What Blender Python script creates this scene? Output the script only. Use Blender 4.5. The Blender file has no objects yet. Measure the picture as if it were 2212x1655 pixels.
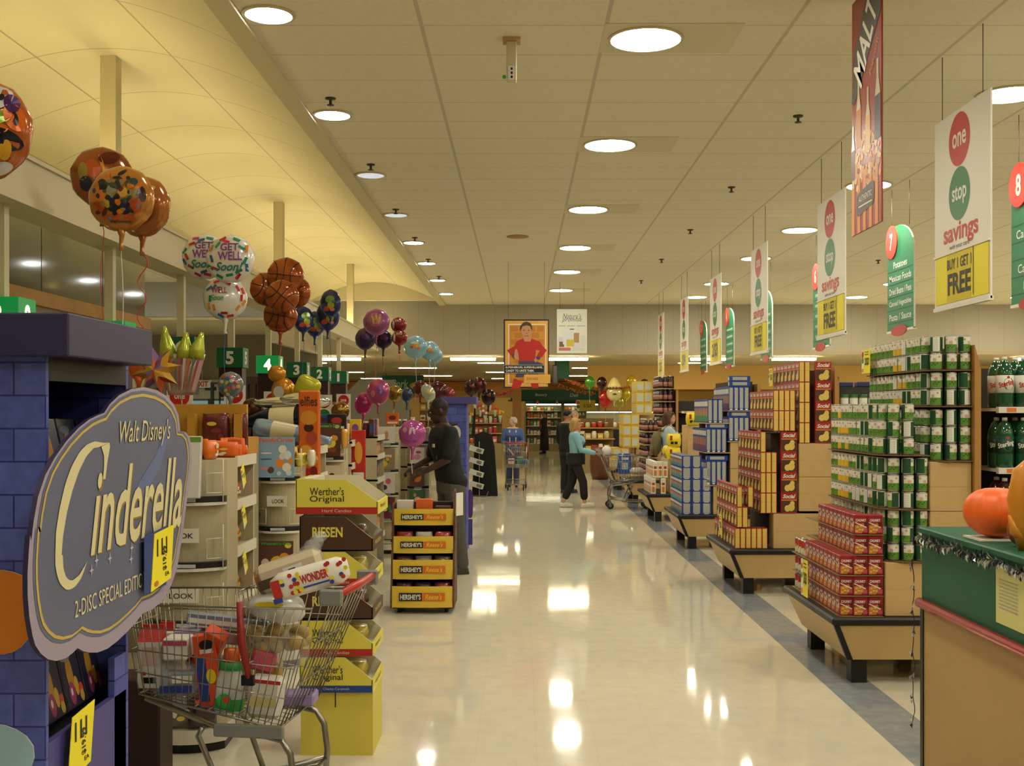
import bpy, math, random
from mathutils import Vector, Matrix
random.seed(7)
S = bpy.context.scene
C = S.collection
PI = math.pi
HC = 1.72                       # eye height of the camera
F = 2400.0                      # focal length in pixels of the 2212 px wide frame
# ------------------------------------------------------------------ camera
cam_d = bpy.data.cameras.new('camera'); cam = bpy.data.objects.new('camera', cam_d); C.objects.link(cam)
cam.location = (0, 0, HC); cam.rotation_euler = (PI/2, 0, 0)
cam_d.sensor_width = 36; cam_d.lens = 36*F/2212
cam_d.shift_x = -18/2212; cam_d.shift_y = 59.5/2212
cam_d.clip_start = .05; cam_d.clip_end = 200
S.camera = cam
# ------------------------------------------------------------------ world, exposure
S.view_settings.view_transform = 'Standard'; S.view_settings.look = 'None'
S.view_settings.exposure = 0.0; S.view_settings.gamma = 1; S.view_settings.use_curve_mapping = False
w = bpy.data.worlds.new('world'); S.world = w; w.use_nodes = True
w.node_tree.nodes['Background'].inputs[0].default_value = (.5, .6, .8, 1)
w.node_tree.nodes['Background'].inputs[1].default_value = .15
LAMP = 78.0                     # main ceiling lamps
LAMP_SMALL = 48.0
TUBE = 60.0                     # fluorescent tubes at the back
COVE = 24.0                     # uplights on the beam under the canopy
WARM = (1.0, .9, .66)
COVEC = (1.0, .80, .36)
cy = S.cycles
cy.use_denoising = True; cy.adaptive_threshold = .035
cy.max_bounces = 7; cy.diffuse_bounces = 3; cy.glossy_bounces = 3; cy.transmission_bounces = 4; cy.transparent_max_bounces = 10
cy.caustics_reflective = False; cy.caustics_refractive = False
cy.sample_clamp_indirect = 6.0
# ------------------------------------------------------------------ materials
def lin(c):
    if isinstance(c, str):
        c = c.lstrip('#'); c = tuple(int(c[i:i+2], 16)/255 for i in (0, 2, 4))
        c = tuple(x/12.92 if x <= .04045 else ((x+.055)/1.055)**2.4 for x in c)
    return (c[0], c[1], c[2], 1)
_M = {}
def mat(name, col='#888888', rough=.5, metal=0.0, spec=.5, emit=0, ecol=None, trans=0, alpha=1, coat=0, noise=None, ior=1.45):
    """plain principled material; noise=(scale, amount) varies the base colour a little"""
    if name in _M: return _M[name]
    m = bpy.data.materials.new(name); m.use_nodes = True
    nt = m.node_tree; b = nt.nodes['Principled BSDF']
    b.inputs['Base Color'].default_value = lin(col); b.inputs['Roughness'].default_value = rough
    b.inputs['Metallic'].default_value = metal; b.inputs['Specular IOR Level'].default_value = spec
    b.inputs['Transmission Weight'].default_value = trans; b.inputs['Alpha'].default_value = alpha
    b.inputs['Coat Weight'].default_value = coat; b.inputs['IOR'].default_value = ior
    if emit:
        b.inputs['Emission Color'].default_value = lin(ecol or col); b.inputs['Emission Strength'].default_value = emit
    if noise:
        tc = nt.nodes.new('ShaderNodeTexCoord'); n = nt.nodes.new('ShaderNodeTexNoise'); n.inputs['Scale'].default_value = noise[0]
        n.inputs['Detail'].default_value = 4
        mx = nt.nodes.new('ShaderNodeMix'); mx.data_type = 'RGBA'; mx.blend_type = 'MULTIPLY'
        cr = nt.nodes.new('ShaderNodeMapRange'); cr.inputs[1].default_value = .25; cr.inputs[2].default_value = .75
        cr.inputs[3].default_value = 1-noise[1]; cr.inputs[4].default_value = 1
        nt.links.new(tc.outputs['Object'], n.inputs['Vector']); nt.links.new(n.outputs['Fac'], cr.inputs[0])
        mx.inputs[0].default_value = 1; mx.inputs[6].default_value = lin(col)
        nt.links.new(cr.outputs[0], mx.inputs[7]); nt.links.new(mx.outputs[2], b.inputs['Base Color'])
    _M[name] = m; return m
class NT:
    """tiny wrapper for building node materials"""
    def __init__(s, name, **kw):
        s.m = mat(name, **kw); s.t = s.m.node_tree; s.b = s.t.nodes['Principled BSDF']; s.tc = s.n('ShaderNodeTexCoord')
        s.sx = s.n('ShaderNodeSeparateXYZ'); s.l(s.tc.outputs['Object'], s.sx.inputs[0])
    def n(s, t, **kw):
        x = s.t.nodes.new(t)
        for k, v in kw.items(): setattr(x, k, v)
        return x
    def l(s, a, b): s.t.links.new(a, b)
    def math(s, op, a, b=None, c=None):
        x = s.n('ShaderNodeMath', operation=op)
        for i, v in enumerate((a, b, c)):
            if v is None: continue
            if isinstance(v, (int, float)): x.inputs[i].default_value = v
            else: s.l(v, x.inputs[i])
        return x.outputs[0]
    def ax(s, i): return s.sx.outputs[i]
    def line(s, coord, sp, off, wd):
        """1 on lines of width wd repeated every sp"""
        fr = s.math('FRACT', s.math('ADD', s.math('DIVIDE', s.math('SUBTRACT', coord, off), sp), 1000.5))
        return s.math('LESS_THAN', s.math('ABSOLUTE', s.math('SUBTRACT', fr, .5)), wd/sp/2)
    def band(s, coord, a, b):
        return s.math('MULTIPLY', s.math('GREATER_THAN', coord, a), s.math('LESS_THAN', coord, b))
    def mix(s, fac, a, b, blend='MIX'):
        x = s.n('ShaderNodeMix', data_type='RGBA', blend_type=blend)
        for i, v in ((0, fac), (6, a), (7, b)):
            if isinstance(v, (int, float)): x.inputs[i].default_value = v
            elif isinstance(v, (str, tuple)): x.inputs[i].default_value = lin(v)
            else: s.l(v, x.inputs[i])
        return x.outputs[2]
    def noise(s, scale, detail=4, vec=None):
        x = s.n('ShaderNodeTexNoise'); x.inputs['Scale'].default_value = scale; x.inputs['Detail'].default_value = detail
        s.l(vec or s.tc.outputs['Object'], x.inputs['Vector']); return x.outputs['Fac']
    def rng(s, v, a, b, c, d):
        x = s.n('ShaderNodeMapRange'); s.l(v, x.inputs[0])
        for i, q in enumerate((a, b, c, d)): x.inputs[i+1].default_value = q
        return x.outputs[0]
    def col(s, c): s.l(c, s.b.inputs['Base Color'])
    def bump(s, h, strength=.2, dist=.01):
        x = s.n('ShaderNodeBump'); x.inputs['Strength'].default_value = strength; x.inputs['Distance'].default_value = dist
        s.l(h, x.inputs['Height']); s.l(x.outputs[0], s.b.inputs['Normal'])
# ------------------------------------------------------------------ mesh builder
def P(x, y, Y):                 # photograph pixel at depth Y -> point in the store
    return Vector(((x-1124)*Y/F, Y, HC-(y-887)*Y/F))
_TX = {}
def text_geo(s, bold=0.0, shear=0.0, spacing=1.0):
    k = (s, bold, shear, spacing)
    if k not in _TX:
        cu = bpy.data.curves.new('t', 'FONT'); cu.body = s; cu.align_x = 'CENTER'; cu.align_y = 'CENTER'
        cu.offset = bold; cu.shear = shear; cu.resolution_u = 3; cu.space_character = spacing
        o = bpy.data.objects.new('t', cu)
        me = o.to_mesh()
        vs = [v.co.copy() for v in me.vertices]; fs = [tuple(p.vertices) for p in me.polygons]
        o.to_mesh_clear(); bpy.data.objects.remove(o); bpy.data.curves.remove(cu)
        if vs:
            x0 = min(v.x for v in vs); x1 = max(v.x for v in vs); y0 = min(v.y for v in vs); y1 = max(v.y for v in vs)
            cx, cyy = (x0+x1)/2, (y0+y1)/2
            vs = [((v.x-cx)/max(x1-x0, 1e-6), (v.y-cyy)/max(y1-y0, 1e-6)) for v in vs]
        _TX[k] = (vs, fs)
    return _TX[k]
class MB:
    def __init__(s): s.v = []; s.f = []; s.mi = []; s.ms = []; s.sm = []
    def mx(s, m):
        if m not in s.ms: s.ms.append(m)
        return s.ms.index(m)
    def add(s, vs, fs, m, smooth=False):
        b = len(s.v); s.v += [tuple(v) for v in vs]
        for i, f in enumerate(fs):
            s.f.append(tuple(b+j for j in f)); s.mi.append(s.mx(m[i] if isinstance(m, list) else m)); s.sm.append(smooth)
        return s
    def box(s, a, b, m, T=None):
        """axis aligned box; m a material or dict by side: -x +x -y +y -z +z, '*' the rest"""
        x0, y0, z0 = a; x1, y1, z1 = b
        vs = [(x0,y0,z0),(x1,y0,z0),(x1,y1,z0),(x0,y1,z0),(x0,y0,z1),(x1,y0,z1),(x1,y1,z1),(x0,y1,z1)]
        if T: vs = [T @ Vector(v) for v in vs]
        fs = [(0,4,7,3),(1,2,6,5),(0,1,5,4),(2,3,7,6),(0,3,2,1),(4,5,6,7)]
        if isinstance(m, dict): m = [m.get(k, m.get('*')) for k in ('-x','+x','-y','+y','-z','+z')]
        return s.add(vs, fs, m)
    def bbox(s, a, b, m, r=.01, T=None):
        """box with chamfered edges"""
        x0, y0, z0 = a; x1, y1, z1 = b; vs = []; fs = []
        idx = {}
        for ix in (0, 1):
            for iy in (0, 1):
                for iz in (0, 1):
                    c = ((x0, x1)[ix], (y0, y1)[iy], (z0, z1)[iz]); d = (r*(1-2*ix), r*(1-2*iy), r*(1-2*iz))
                    for k in range(3):
                        p = [c[j]+(0 if j == k else d[j]) for j in range(3)]
                        idx[(ix, iy, iz, k)] = len(vs); vs.append(p)
        I = idx
        for k in range(3):
            o = [j for j in range(3) if j != k]
            for e in (0, 1):
                q = []
                for (a1, b1) in ((0, 0), (1, 0), (1, 1), (0, 1)):
                    t = [0, 0, 0]; t[k] = e; t[o[0]] = a1; t[o[1]] = b1; q.append(I[tuple(t)+(k,)])
                fs.append(tuple(q))
        for k in range(3):            # edges along axis k
            o = [j for j in range(3) if j != k]
            for a1 in (0, 1):
                for b1 in (0, 1):
                    t0 = [0, 0, 0]; t0[o[0]] = a1; t0[o[1]] = b1; t1 = list(t0); t1[k] = 1
                    fs.append((I[tuple(t0)+(o[0],)], I[tuple(t1)+(o[0],)], I[tuple(t1)+(o[1],)], I[tuple(t0)+(o[1],)]))
        for ix in (0, 1):
            for iy in (0, 1):
                for iz in (0, 1): fs.append(tuple(I[(ix, iy, iz, k)] for k in range(3)))
        if T: vs = [T @ Vector(v) for v in vs]
        return s.add(vs, fs, m)
    def poly(s, pts, m): return s.add(pts, [tuple(range(len(pts)))], m)
    def ring_loft(s, rings, m, cap=True, smooth=True, closed=True):
        n = len(rings[0]); vs = [p for r in rings for p in r]; fs = []
        for i in range(len(rings)-1):
            for j in range(n if closed else n-1):
                k = (j+1) % n; fs.append((i*n+j, i*n+k, (i+1)*n+k, (i+1)*n+j))
        mm = m
        if isinstance(m, list): mm = [m[i] for i in range(len(rings)-1) for j in range(n)]
        if cap and closed:
            fs += [tuple(range(n-1, -1, -1)), tuple((len(rings)-1)*n+j for j in range(n))]
            if isinstance(m, list): mm += [m[0], m[-1]]
        return s.add(vs, fs, mm, smooth)
    def cyl(s, p0, p1, r0, m, r1=None, n=12, cap=True, smooth=True):
        p0 = Vector(p0); p1 = Vector(p1); d = (p1-p0).normalized()
        u = d.orthogonal().normalized(); v = d.cross(u); r1 = r0 if r1 is None else r1
        R = [[p+(u*math.cos(2*PI*k/n)+v*math.sin(2*PI*k/n))*r for k in range(n)] for p, r in ((p0, r0), (p1, r1))]
        return s.ring_loft(R, m, cap, smooth)
    def tube(s, pts, r, m, n=6, closed=False, smooth=True):
        pts = [Vector(p) for p in pts]; R = []; u = None; N = len(pts)
        for i, p in enumerate(pts):
            a = pts[i-1] if (i or closed) else p; b = pts[(i+1) % N] if (i < N-1 or closed) else p
            d = (b-a).normalized() if (b-a).length > 1e-9 else Vector((0, 0, 1))
            u = (u-d*u.dot(d)) if u is not None else d.orthogonal()
            u = u.normalized() if u.length > 1e-6 else d.orthogonal().normalized()
            v = d.cross(u); rr = r[i] if isinstance(r, (list, tuple)) else r
            R.append([p+(u*math.cos(2*PI*k/n)+v*math.sin(2*PI*k/n))*rr for k in range(n)])
        if closed: R.append(R[0])
        return s.ring_loft(R, m, not closed, smooth)
    def lathe(s, prof, m, o=(0, 0, 0), n=16, smooth=True, sx=1, sy=1, T=None):
        """prof: list of (r, z) ; m: material or list per ring gap"""
        R = [[(o[0]+sx*r*math.cos(2*PI*k/n), o[1]+sy*r*math.sin(2*PI*k/n), o[2]+z) for k in range(n)] for r, z in prof]
        if T: R = [[T @ Vector(p) for p in r] for r in R]
        return s.ring_loft(R, m, True, smooth)
    def ball(s, c, r, m, n=12, k=8, T=None, sq=None):
        """ellipsoid; r scalar or 3-tuple"""
        r = (r, r, r) if isinstance(r, (int, float)) else r; c = Vector(c)
        R = []
        for i in range(k+1):
            t = -PI/2+PI*i/k; ct = max(math.cos(t), .02); st = math.sin(t)
            R.append([Vector((r[0]*ct*math.cos(2*PI*j/n), r[1]*ct*math.sin(2*PI*j/n), r[2]*st)) for j in range(n)])
        R = [[c+((T @ p) if T else p) for p in q] for q in R]
        return s.ring_loft(R, m)
    def prism(s, pts, fn, m, edge=None):
        """pts 2-D outline, fn(u, v, t) -> point, t 0 front 1 back"""
        n = len(pts); vs = [fn(u, v, 0) for u, v in pts]+[fn(u, v, 1) for u, v in pts]
        fs = [tuple(range(n)), tuple(range(2*n-1, n-1, -1))]+[(i, i+n, (i+1) % n+n, (i+1) % n) for i in range(n)]
        return s.add(vs, fs, [m, m]+[edge or m]*n)
    def text(s, t, fn, cx, cyy, w_, h_, m, bold=.0, shear=0.0, d=0.0015, spacing=1.0):
        """letters centred on (cx, cyy) filling w_ x h_ of the surface fn(u, v, t); d lifts them off it"""
        vs, fs = text_geo(t, bold, shear, spacing)
        return s.add([fn(cx+x*w_, cyy+y*h_, -d) for x, y in vs], fs, m)
    def disc(s, fn, cx, cyy, ru, rv, m, d=.001, n=20):
        return s.add([fn(cx+ru*math.cos(2*PI*k/n), cyy+rv*math.sin(2*PI*k/n), -d) for k in range(n)], [tuple(range(n))], m)
    def rect(s, fn, u0, v0, u1, v1, m, d=.001):
        return s.add([fn(u0, v0, -d), fn(u1, v0, -d), fn(u1, v1, -d), fn(u0, v1, -d)], [(0, 1, 2, 3)], m)
    def build(s, name, parent=None, loc=None, rotz=0):
        me = bpy.data.meshes.new(name); me.from_pydata(s.v, [], s.f)
        for m in s.ms: me.materials.append(m)
        me.polygons.foreach_set('material_index', s.mi); me.polygons.foreach_set('use_smooth', s.sm)
        me.update()
        o = bpy.data.objects.new(name, me); C.objects.link(o)
        if parent: o.parent = parent
        if loc is not None: o.location = loc
        o.rotation_euler.z = rotz
        return o
def plane_y(x0, z0, y, th=.01):          # surface facing the camera (-Y); u to the right, v up
    return lambda u, v, t: Vector((x0+u, y+(th if t == 1 else t), z0+v))
def plane_x(x, y0, z0, th=.01):          # surface facing -X (seen from the aisle on its left); u runs towards the camera
    return lambda u, v, t: Vector((x+(th if t == 1 else t), y0-u, z0+v))
def plane_px(x, y0, z0, th=.01):         # surface facing +X; u runs away from the camera
    return lambda u, v, t: Vector((x-(th if t == 1 else t), y0+u, z0+v))
# ------------------------------------------------------------------ things
def tag(o, label, cat, group=None, kind=None):
    o['label'] = label; o['category'] = cat
    if group: o['group'] = group
    if kind: o['kind'] = kind
    return o
def thing(name, label, cat, loc=(0, 0, 0), rotz=0, group=None):
    o = bpy.data.objects.new(name, None); C.objects.link(o); o.empty_display_size = .1
    o.location = loc; o.rotation_euler.z = rotz
    return tag(o, label, cat, group)
def struct(name, mb, label, cat):
    o = mb.build(name); return tag(o, label, cat, None, 'structure')
def dup(root, loc, rotz=None, label=None, group=None, rot=None):
    r = root.copy(); C.objects.link(r); r.location = loc
    if rotz is not None: r.rotation_euler.z = rotz
    if rot is not None: r.rotation_euler = rot
    if label: r['label'] = label
    if group: r['group'] = group
    for ch in list(root.children):
        c = ch.copy(); C.objects.link(c); c.parent = r
        for g in list(ch.children):
            d = g.copy(); C.objects.link(d); d.parent = c
    return r
_ORD = 'first second third fourth fifth sixth seventh eighth ninth tenth eleventh twelfth thirteenth fourteenth fifteenth sixteenth seventeenth eighteenth nineteenth twentieth twenty-first twenty-second twenty-third twenty-fourth'.split()
def nth(i): return _ORD[i] if i < len(_ORD) else str(i+1)+'th'
# ================================================================== the shell of the store
CEIL = HC+2.54; YB = 26.6
t = NT('vinyl_tile_floor', rough=.1, spec=.36)
gx = t.line(t.ax(0), .3048, 1.91, .003); gy = t.line(t.ax(1), .3048, 0, .003)
g = t.math('MAXIMUM', gx, gy)
fx = t.math('FLOOR', t.math('DIVIDE', t.math('SUBTRACT', t.ax(0), 1.91), .3048)); fy = t.math('FLOOR', t.math('DIVIDE', t.ax(1), .3048))
wn = t.n('ShaderNodeTexWhiteNoise'); cb = t.n('ShaderNodeCombineXYZ'); t.l(fx, cb.inputs[0]); t.l(fy, cb.inputs[1]); t.l(cb.outputs[0], wn.inputs[0])
base = t.mix(t.rng(t.noise(9, 6), .3, .7, 0, 1), '#cfc8b0', '#d8d0b9')
base = t.mix(t.rng(wn.outputs[0], 0, 1, 0, .08), base, '#bbb092')
strp = t.band(t.ax(0), 1.91, 2.215)
base = t.mix(strp, base, t.mix(t.rng(t.noise(14, 5), .3, .7, 0, 1), '#7f868c', '#92979a'))
base = t.mix(t.math('MULTIPLY', g, .13), base, '#7d7258')
t.col(base)
t.l(t.rng(t.noise(1.3, 3), .3, .7, .035, .08), t.b.inputs['Roughness'])
t.bump(t.noise(2.2, 2), .012, .05)
M_FLOOR = t.m
t = NT('ceiling_tile', rough=.9, spec=.1)
g = t.math('MAXIMUM', t.line(t.ax(0), 1.2192, -.652, .028), t.line(t.ax(1), .6096, 7.325, .014))
base = t.mix(t.rng(t.noise(40, 3), .3, .7, 0, 1), '#e2d9c0', '#e9e1ca')
t.col(t.mix(t.math('MULTIPLY', g, .33), base, '#6d6344'))
M_CEIL = t.m
t = NT('canopy_panel', rough=.8, spec=.1)
g = t.math('MAXIMUM', t.math('MAXIMUM', t.line(t.ax(0), 50, -2.83, .016), t.line(t.ax(0), 50, -3.93, .016)), t.line(t.ax(1), 1.2192, 7.8, .014))
t.col(t.mix(t.math('MULTIPLY', g, .45), '#e4dcbc', '#57503a'))
M_CANOPY = t.m
t = NT('wall_panel', rough=.8, spec=.2)
g = t.line(t.ax(0), .6096, 0, .012)
t.col(t.mix(t.math('MULTIPLY', g, .25), '#b5ae99', '#6a6350'))
M_PANEL = t.m
M_CREAM = mat('cream_paint', '#cfc4a0', .6)
M_YWALL = mat('yellow_wall_paint', '#cfa860', .7)
M_TRIMW = mat('light_wood_trim', '#c79a5c', .5, noise=(6, .2))
M_WHITE = mat('white_print', '#e6e3d8', .5)
M_BLACK = mat('black_plastic', '#151413', .45)
M_GREEN = mat('sign_green', '#0d5f3a', .45)
M_CHROME = mat('chrome', '#b9b7b0', .22, 1)
M_GREYM = mat('grey_metal', '#77766f', .4, .8)
mb = MB(); mb.box((-13, -4, -.05), (17, 52, 0), M_FLOOR); struct('floor', mb, 'polished cream vinyl tile floor with a grey border stripe', 'floor')
mb = MB(); mb.box((-1.785, -4, CEIL), (17, YB, CEIL+.08), M_CEIL); struct('ceiling', mb, 'white suspended ceiling of oblong tiles above the main aisle', 'ceiling')
mb = MB(); mb.box((-13, -4, CEIL), (-4.78, 22, CEIL+.08), M_CEIL); struct('ceiling_left', mb, 'tiled ceiling beyond the arched canopy', 'ceiling')
mb = MB(); mb.box((-13, YB-.006, HC+1.34), (17, 52, HC+1.42), mat('low_ceiling_tile', '#b7a988', .9)); struct('ceiling_back', mb, 'lower ceiling over the departments at the back', 'ceiling')
# arched canopy over the checkouts
mb = MB(); R0 = []; R1 = []
for i in range(25):
    u = i/24; x = -1.94-2.84*u; z = CEIL+.40*math.sin(PI*u)**.9 if 0 < u < 1 else CEIL
    R0.append((x, -4, z)); R1.append((x, 25.6, z))
mb.ring_loft([R0, R1], M_CANOPY, cap=False, closed=False); struct('canopy_ceiling', mb, 'cream arched canopy ceiling above the checkout lanes', 'ceiling')
mb = MB(); mb.box((-1.94, -4, CEIL-.03), (-1.785, YB, CEIL+.08), M_CREAM); struct('trim_1', mb, 'flat cream trim between tiled ceiling and canopy', 'trim')
mb = MB(); mb.box((-4.92, -4, CEIL-.04), (-4.78, 25.6, CEIL+.08), M_CREAM); struct('trim_2', mb, 'flat cream trim along the far edge of the canopy', 'trim')
mb = MB(); mb.box((-5.0, 25.5, CEIL-.01), (-1.785, 25.62, CEIL+.6), mat('canopy_end_paint', '#e4dcbc', .8)); struct('wall_canopy_end', mb, 'end wall closing the canopy', 'wall')
# beam below the canopy
mb = MB(); mb.box((-3.52, -3, HC+1.42), (-3.30, 25.5, HC+1.60), M_CREAM); mb.box((-3.32, -3, HC+1.60), (-3.30, 25.5, HC+1.70), M_CREAM); mb.box((-3.52, -3, HC+1.60), (-3.50, 25.5, HC+1.70), M_CREAM); mb.box((-3.56, -3, HC+1.36), (-3.26, 25.5, HC+1.42), M_CREAM)
mb.box((-3.33, -3, HC+1.68), (-3.28, 25.5, HC+1.71), M_CREAM)
struct('trim_beam', mb, 'long cream beam hung below the arched canopy', 'beam')
for i, y in enumerate((2.9, 9.25, 15.7, 22.3)):
    mb = MB(); mb.box((-.065, -.065, 0), (.065, .065, 1.36), M_CREAM)
    tag(mb.build('canopy_post', loc=(-3.41, y, HC+1.60)), 'square cream post from the beam up to the canopy, %s of the row' % nth(i), 'post', 'canopy posts', 'structure')
# soffit walls, back and outer walls
mb = MB(); mb.box((-5.0, YB, HC+1.37), (17, YB+.15, CEIL+.1), M_PANEL); struct('wall_soffit', mb, 'grey panelled soffit wall above the back departments', 'wall')
mb = MB(); mb.box((-13, 22, HC+1.86), (-4.92, 22.15, CEIL+.1), mat('grey_panel', '#a9aaa4', .7)); struct('wall_soffit_entrance', mb, 'grey soffit wall above the entrance', 'wall')
mb = MB(); mb.box((-4.92, 22, HC+1.34), (-4.8, YB+.1, CEIL+.1), M_PANEL); struct('wall_soffit_return', mb, 'short return wall beside the entrance soffit', 'wall')
mb = MB(); mb.box((-13, 22.05, HC+1.8), (-4.92, YB, HC+1.86), M_CREAM); struct('ceiling_entrance', mb, 'low ceiling in the entrance lobby', 'ceiling')
mb = MB(); mb.box((-13, 26.4, 0), (-4.8, 26.55, HC+1.86), mat('entrance_wall_paint', '#948b73', .7)); struct('wall_entrance', mb, 'beige end wall with the entrance doors', 'wall')
mb = MB(); mb.box((-13, 48, 0), (17, 48.2, 3.2), M_YWALL); struct('wall_back', mb, 'yellow back wall of the store', 'wall')
mb = MB(); mb.box((16.8, -4, 0), (17, 52, CEIL+.2), M_PANEL); struct('wall_right', mb, 'right side wall of the store', 'wall')
mb = MB(); mb.box((-13.2, -4, 0), (-13, 52, CEIL+.2), M_PANEL); struct('wall_left', mb, 'left side wall of the store', 'wall')
mb = MB(); mb.box((-13, -4.2, 0), (17, -4, CEIL+.2), M_PANEL); struct('wall_front', mb, 'store wall behind the viewer', 'wall')
# yellow bulkhead on the right at the back
mb = MB(); mb.box((2.0, 33, 2.35), (17, 33.2, HC+1.34), M_YWALL); struct('wall_bulkhead', mb, 'plain yellow bulkhead behind the aisle signs', 'wall')
# mirrored office glass on the far left
t = NT('office_glass', col='#6e746f', rough=.08, spec=.8); M_OG = mat('office_glass')
M_OG.node_tree.nodes['Principled BSDF'].inputs['Metallic'].default_value = .35
o = thing('window_1', 'dark reflective office window strip above the far checkouts', 'window'); o['kind'] = 'structure'
for i, (a, b) in enumerate(((2, 5.6), (5.6, 9.2), (9.2, 11.6), (11.6, 13.3), (13.3, 14.8))):
    mb = MB(); mb.box((-5.05, a+.01, 2.95), (-5.0, b-.01, CEIL), M_OG); mb.build('pane', o)
mb = MB(); mb.box((-5.1, 2, 2.80), (-4.94, 14.85, 2.95), M_TRIMW); mb.build('sill', o)
mb = MB(); mb.box((-5.1, 2, 0), (-4.99, 14.85, 2.80), mat('office_wall', '#b3a98c', .7)); struct('wall_office', mb, 'beige office wall below the dark glass', 'wall')
# ---- lamps
M_LENS = mat('lamp_lens', '#fff2d8', .4, emit=LAMP, ecol=(1, .93, .77))
M_LENSS = mat('small_lamp_lens', '#f4f0ff', .4, emit=LAMP_SMALL, ecol=(.93, .92, .9))
M_LENSD = mat('dim_lamp_lens', '#dfe8ff', .3, emit=.6, ecol=(.72, .78, .95))
M_RING = mat('lamp_ring', '#c8bc95', .4)
def lamp(x, y, r, lens, label, panel=False):
    o = thing('ceiling_light', label, 'ceiling light', (x, y, CEIL), 0, 'round recessed ceiling lights')
    mb = MB(); mb.lathe([(r+.025, 0), (r+.025, -.012), (r+.004, -.016), (r, -.002)], M_RING, n=28, smooth=False)
    if panel: mb.box((-.3, -.3, -.004), (.62, .3, -.001), mat('lamp_panel', '#d6ccab', .6))
    mb.build('trim_ring', o)
    mb = MB(); mb.lathe([(r, -.006), (r*.96, -.013), (r*.6, -.022), (.01, -.025)], lens, n=28); mb.build('lens', o)
n_ = 0
for i, y in enumerate((-1.5, 1.6, 4.6, 7.58, 10.6, 14.0, 17.3, 20.3, 23.4)):
    lamp(.855, y, .235, M_LENS, 'large round lit ceiling lamp over the main aisle, %s from the back wall' % nth(8-i), True)
for i, y in enumerate((-.2, 2.2, 4.7, 7.11, 9.52, 11.96, 14.4, 16.76, 19.1, 21.6, 24.1)):
    lamp(-1.61, y, .145, M_LENSD if i in (5, 6) else M_LENSS, ('small dim bluish' if i in (5, 6) else 'small white lit')+' downlight along the canopy edge, %s from the back' % nth(10-i))
for k, x in enumerate((3.92, 7.5, 11.2, 14.8)):
    for i, y in enumerate((-1, 2.3, 5.6, 8.9, 12.5, 15.6, 18.5, 22.2, 24.8)):
        lamp(x, y, .235, M_LENS, 'large round lit ceiling lamp above shelf row %s to the right, %s from the back' % (('nearest', 'next', 'third', 'last')[k], nth(8-i)))
for k, x in enumerate((-6.9, -10)):
    for i, y in enumerate((1, 4.6, 8.2, 11.6, 14.9, 17.3, 19.4)):
        lamp(x, y, .2, M_LENS, 'round lit lamp in the ceiling beyond the canopy, row %s, %s from the entrance' % (('nearer', 'farther')[k], nth(6-i)))
# fluorescent tubes on the low back ceiling
M_TUBE = mat('fluorescent_tube', '#fff6da', .4, emit=TUBE, ecol=(1, .88, .55))
M_TUBEF = mat('fluorescent_tube_far', '#fff6da', .4, emit=TUBE*.5, ecol=(1, .88, .55))
def tube_light(x, y, ln, label, far=False):
    o = thing('fluorescent_light', label, 'fluorescent light', (x, y, HC+1.34), 0, 'fluorescent tubes at the back')
    d_ = .025 if far else .09; mb = MB(); mb.box((-ln/2, -.10, -d_*.4), (ln/2, .10, 0), M_WHITE); mb.build('housing', o)
    mb = MB(); mb.box((-ln/2+.02, -.09, -d_), (ln/2-.02, .09, -d_*.4), M_TUBEF if far else M_TUBE); mb.build('diffuser', o)
k = 0
for (px, ln) in ((730, 1.15), (1022, 1.15), (1228, 1.0), (1530, .9), (1715, 1.1), (1990, 1.2), (2250, 1.2)):
    k += 1; tube_light((px-1124)*27.6/F, 27.6, ln, 'bright fluorescent tube at the front edge of the low ceiling, %s from left' % nth(k-1))
for r_, y in enumerate((31.0, 34.6, 38.4, 42.4, 46)):
    for i, x in enumerate((-6, -3.2, -.6, 2.2, 5, 8, 11)):
        if (i+r_) % 2: continue
        tube_light(x, y, 1.2, 'fluorescent tube in back row %s, %s from left' % (nth(r_), nth(i)), True)
# uplights along the beam
M_UP = mat('cove_lamp', '#ffe9b0', .4, emit=COVE, ecol=COVEC)
for i in range(15):
    y = -2+i*1.93
    o = thing('uplight', 'uplight on top of the canopy beam, %s from the near end' % nth(i), 'uplight', (-3.41, y, HC+1.601), 0, 'uplights on the canopy beam')
    mb = MB(); mb.box((-.06, .15, 0), (.06, 1.5, .05), M_WHITE); mb.build('housing', o)
    mb = MB(); mb.box((-.05, .2, .05), (.05, 1.45, .07), M_UP); mb.build('tube', o)
# sprinklers, speaker, hanging sensor
mb = MB(); M_DK = mat('dark_bronze', '#4b4331', .5, .3)
mb.lathe([(.045, 0), (.04, -.012), (.012, -.014), (.012, -.05), (.03, -.055), (.03, -.06)], M_DK, n=12)
spk = mb.build('sprinkler_head'); first = True
sp = [(714, 212), (801, 355), (855, 452), (896, 513), (925, 560), (948, 597), (1724, 250), (1580, 404), (1491, 496), (1429, 560), (1385, 606), (2090, 480), (1897, 562)]
for i, (x, y) in enumerate(sp):
    Y = F*2.54/(887-y); l = 'small dark sprinkler head in the ceiling %s, %s from the near end' % (('beside the downlights' if i < 6 else 'between the lamp rows'), nth(i if i < 6 else i-6))
    p = ((x-1124)*Y/F, Y, CEIL)
    if first: spk.location = p; tag(spk, l, 'sprinkler', 'sprinkler heads'); first = False
    else: dup(spk, p, label=l)
mb = MB(); mb.lathe([(.16, 0), (.16, -.01), (.02, -.014)], mat('speaker_tan', '#b08a4e', .6), n=20)
tag(mb.build('ceiling_speaker', loc=(-.04, 16.2, CEIL)), 'flat tan round speaker in the ceiling between lamp rows', 'speaker')
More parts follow.
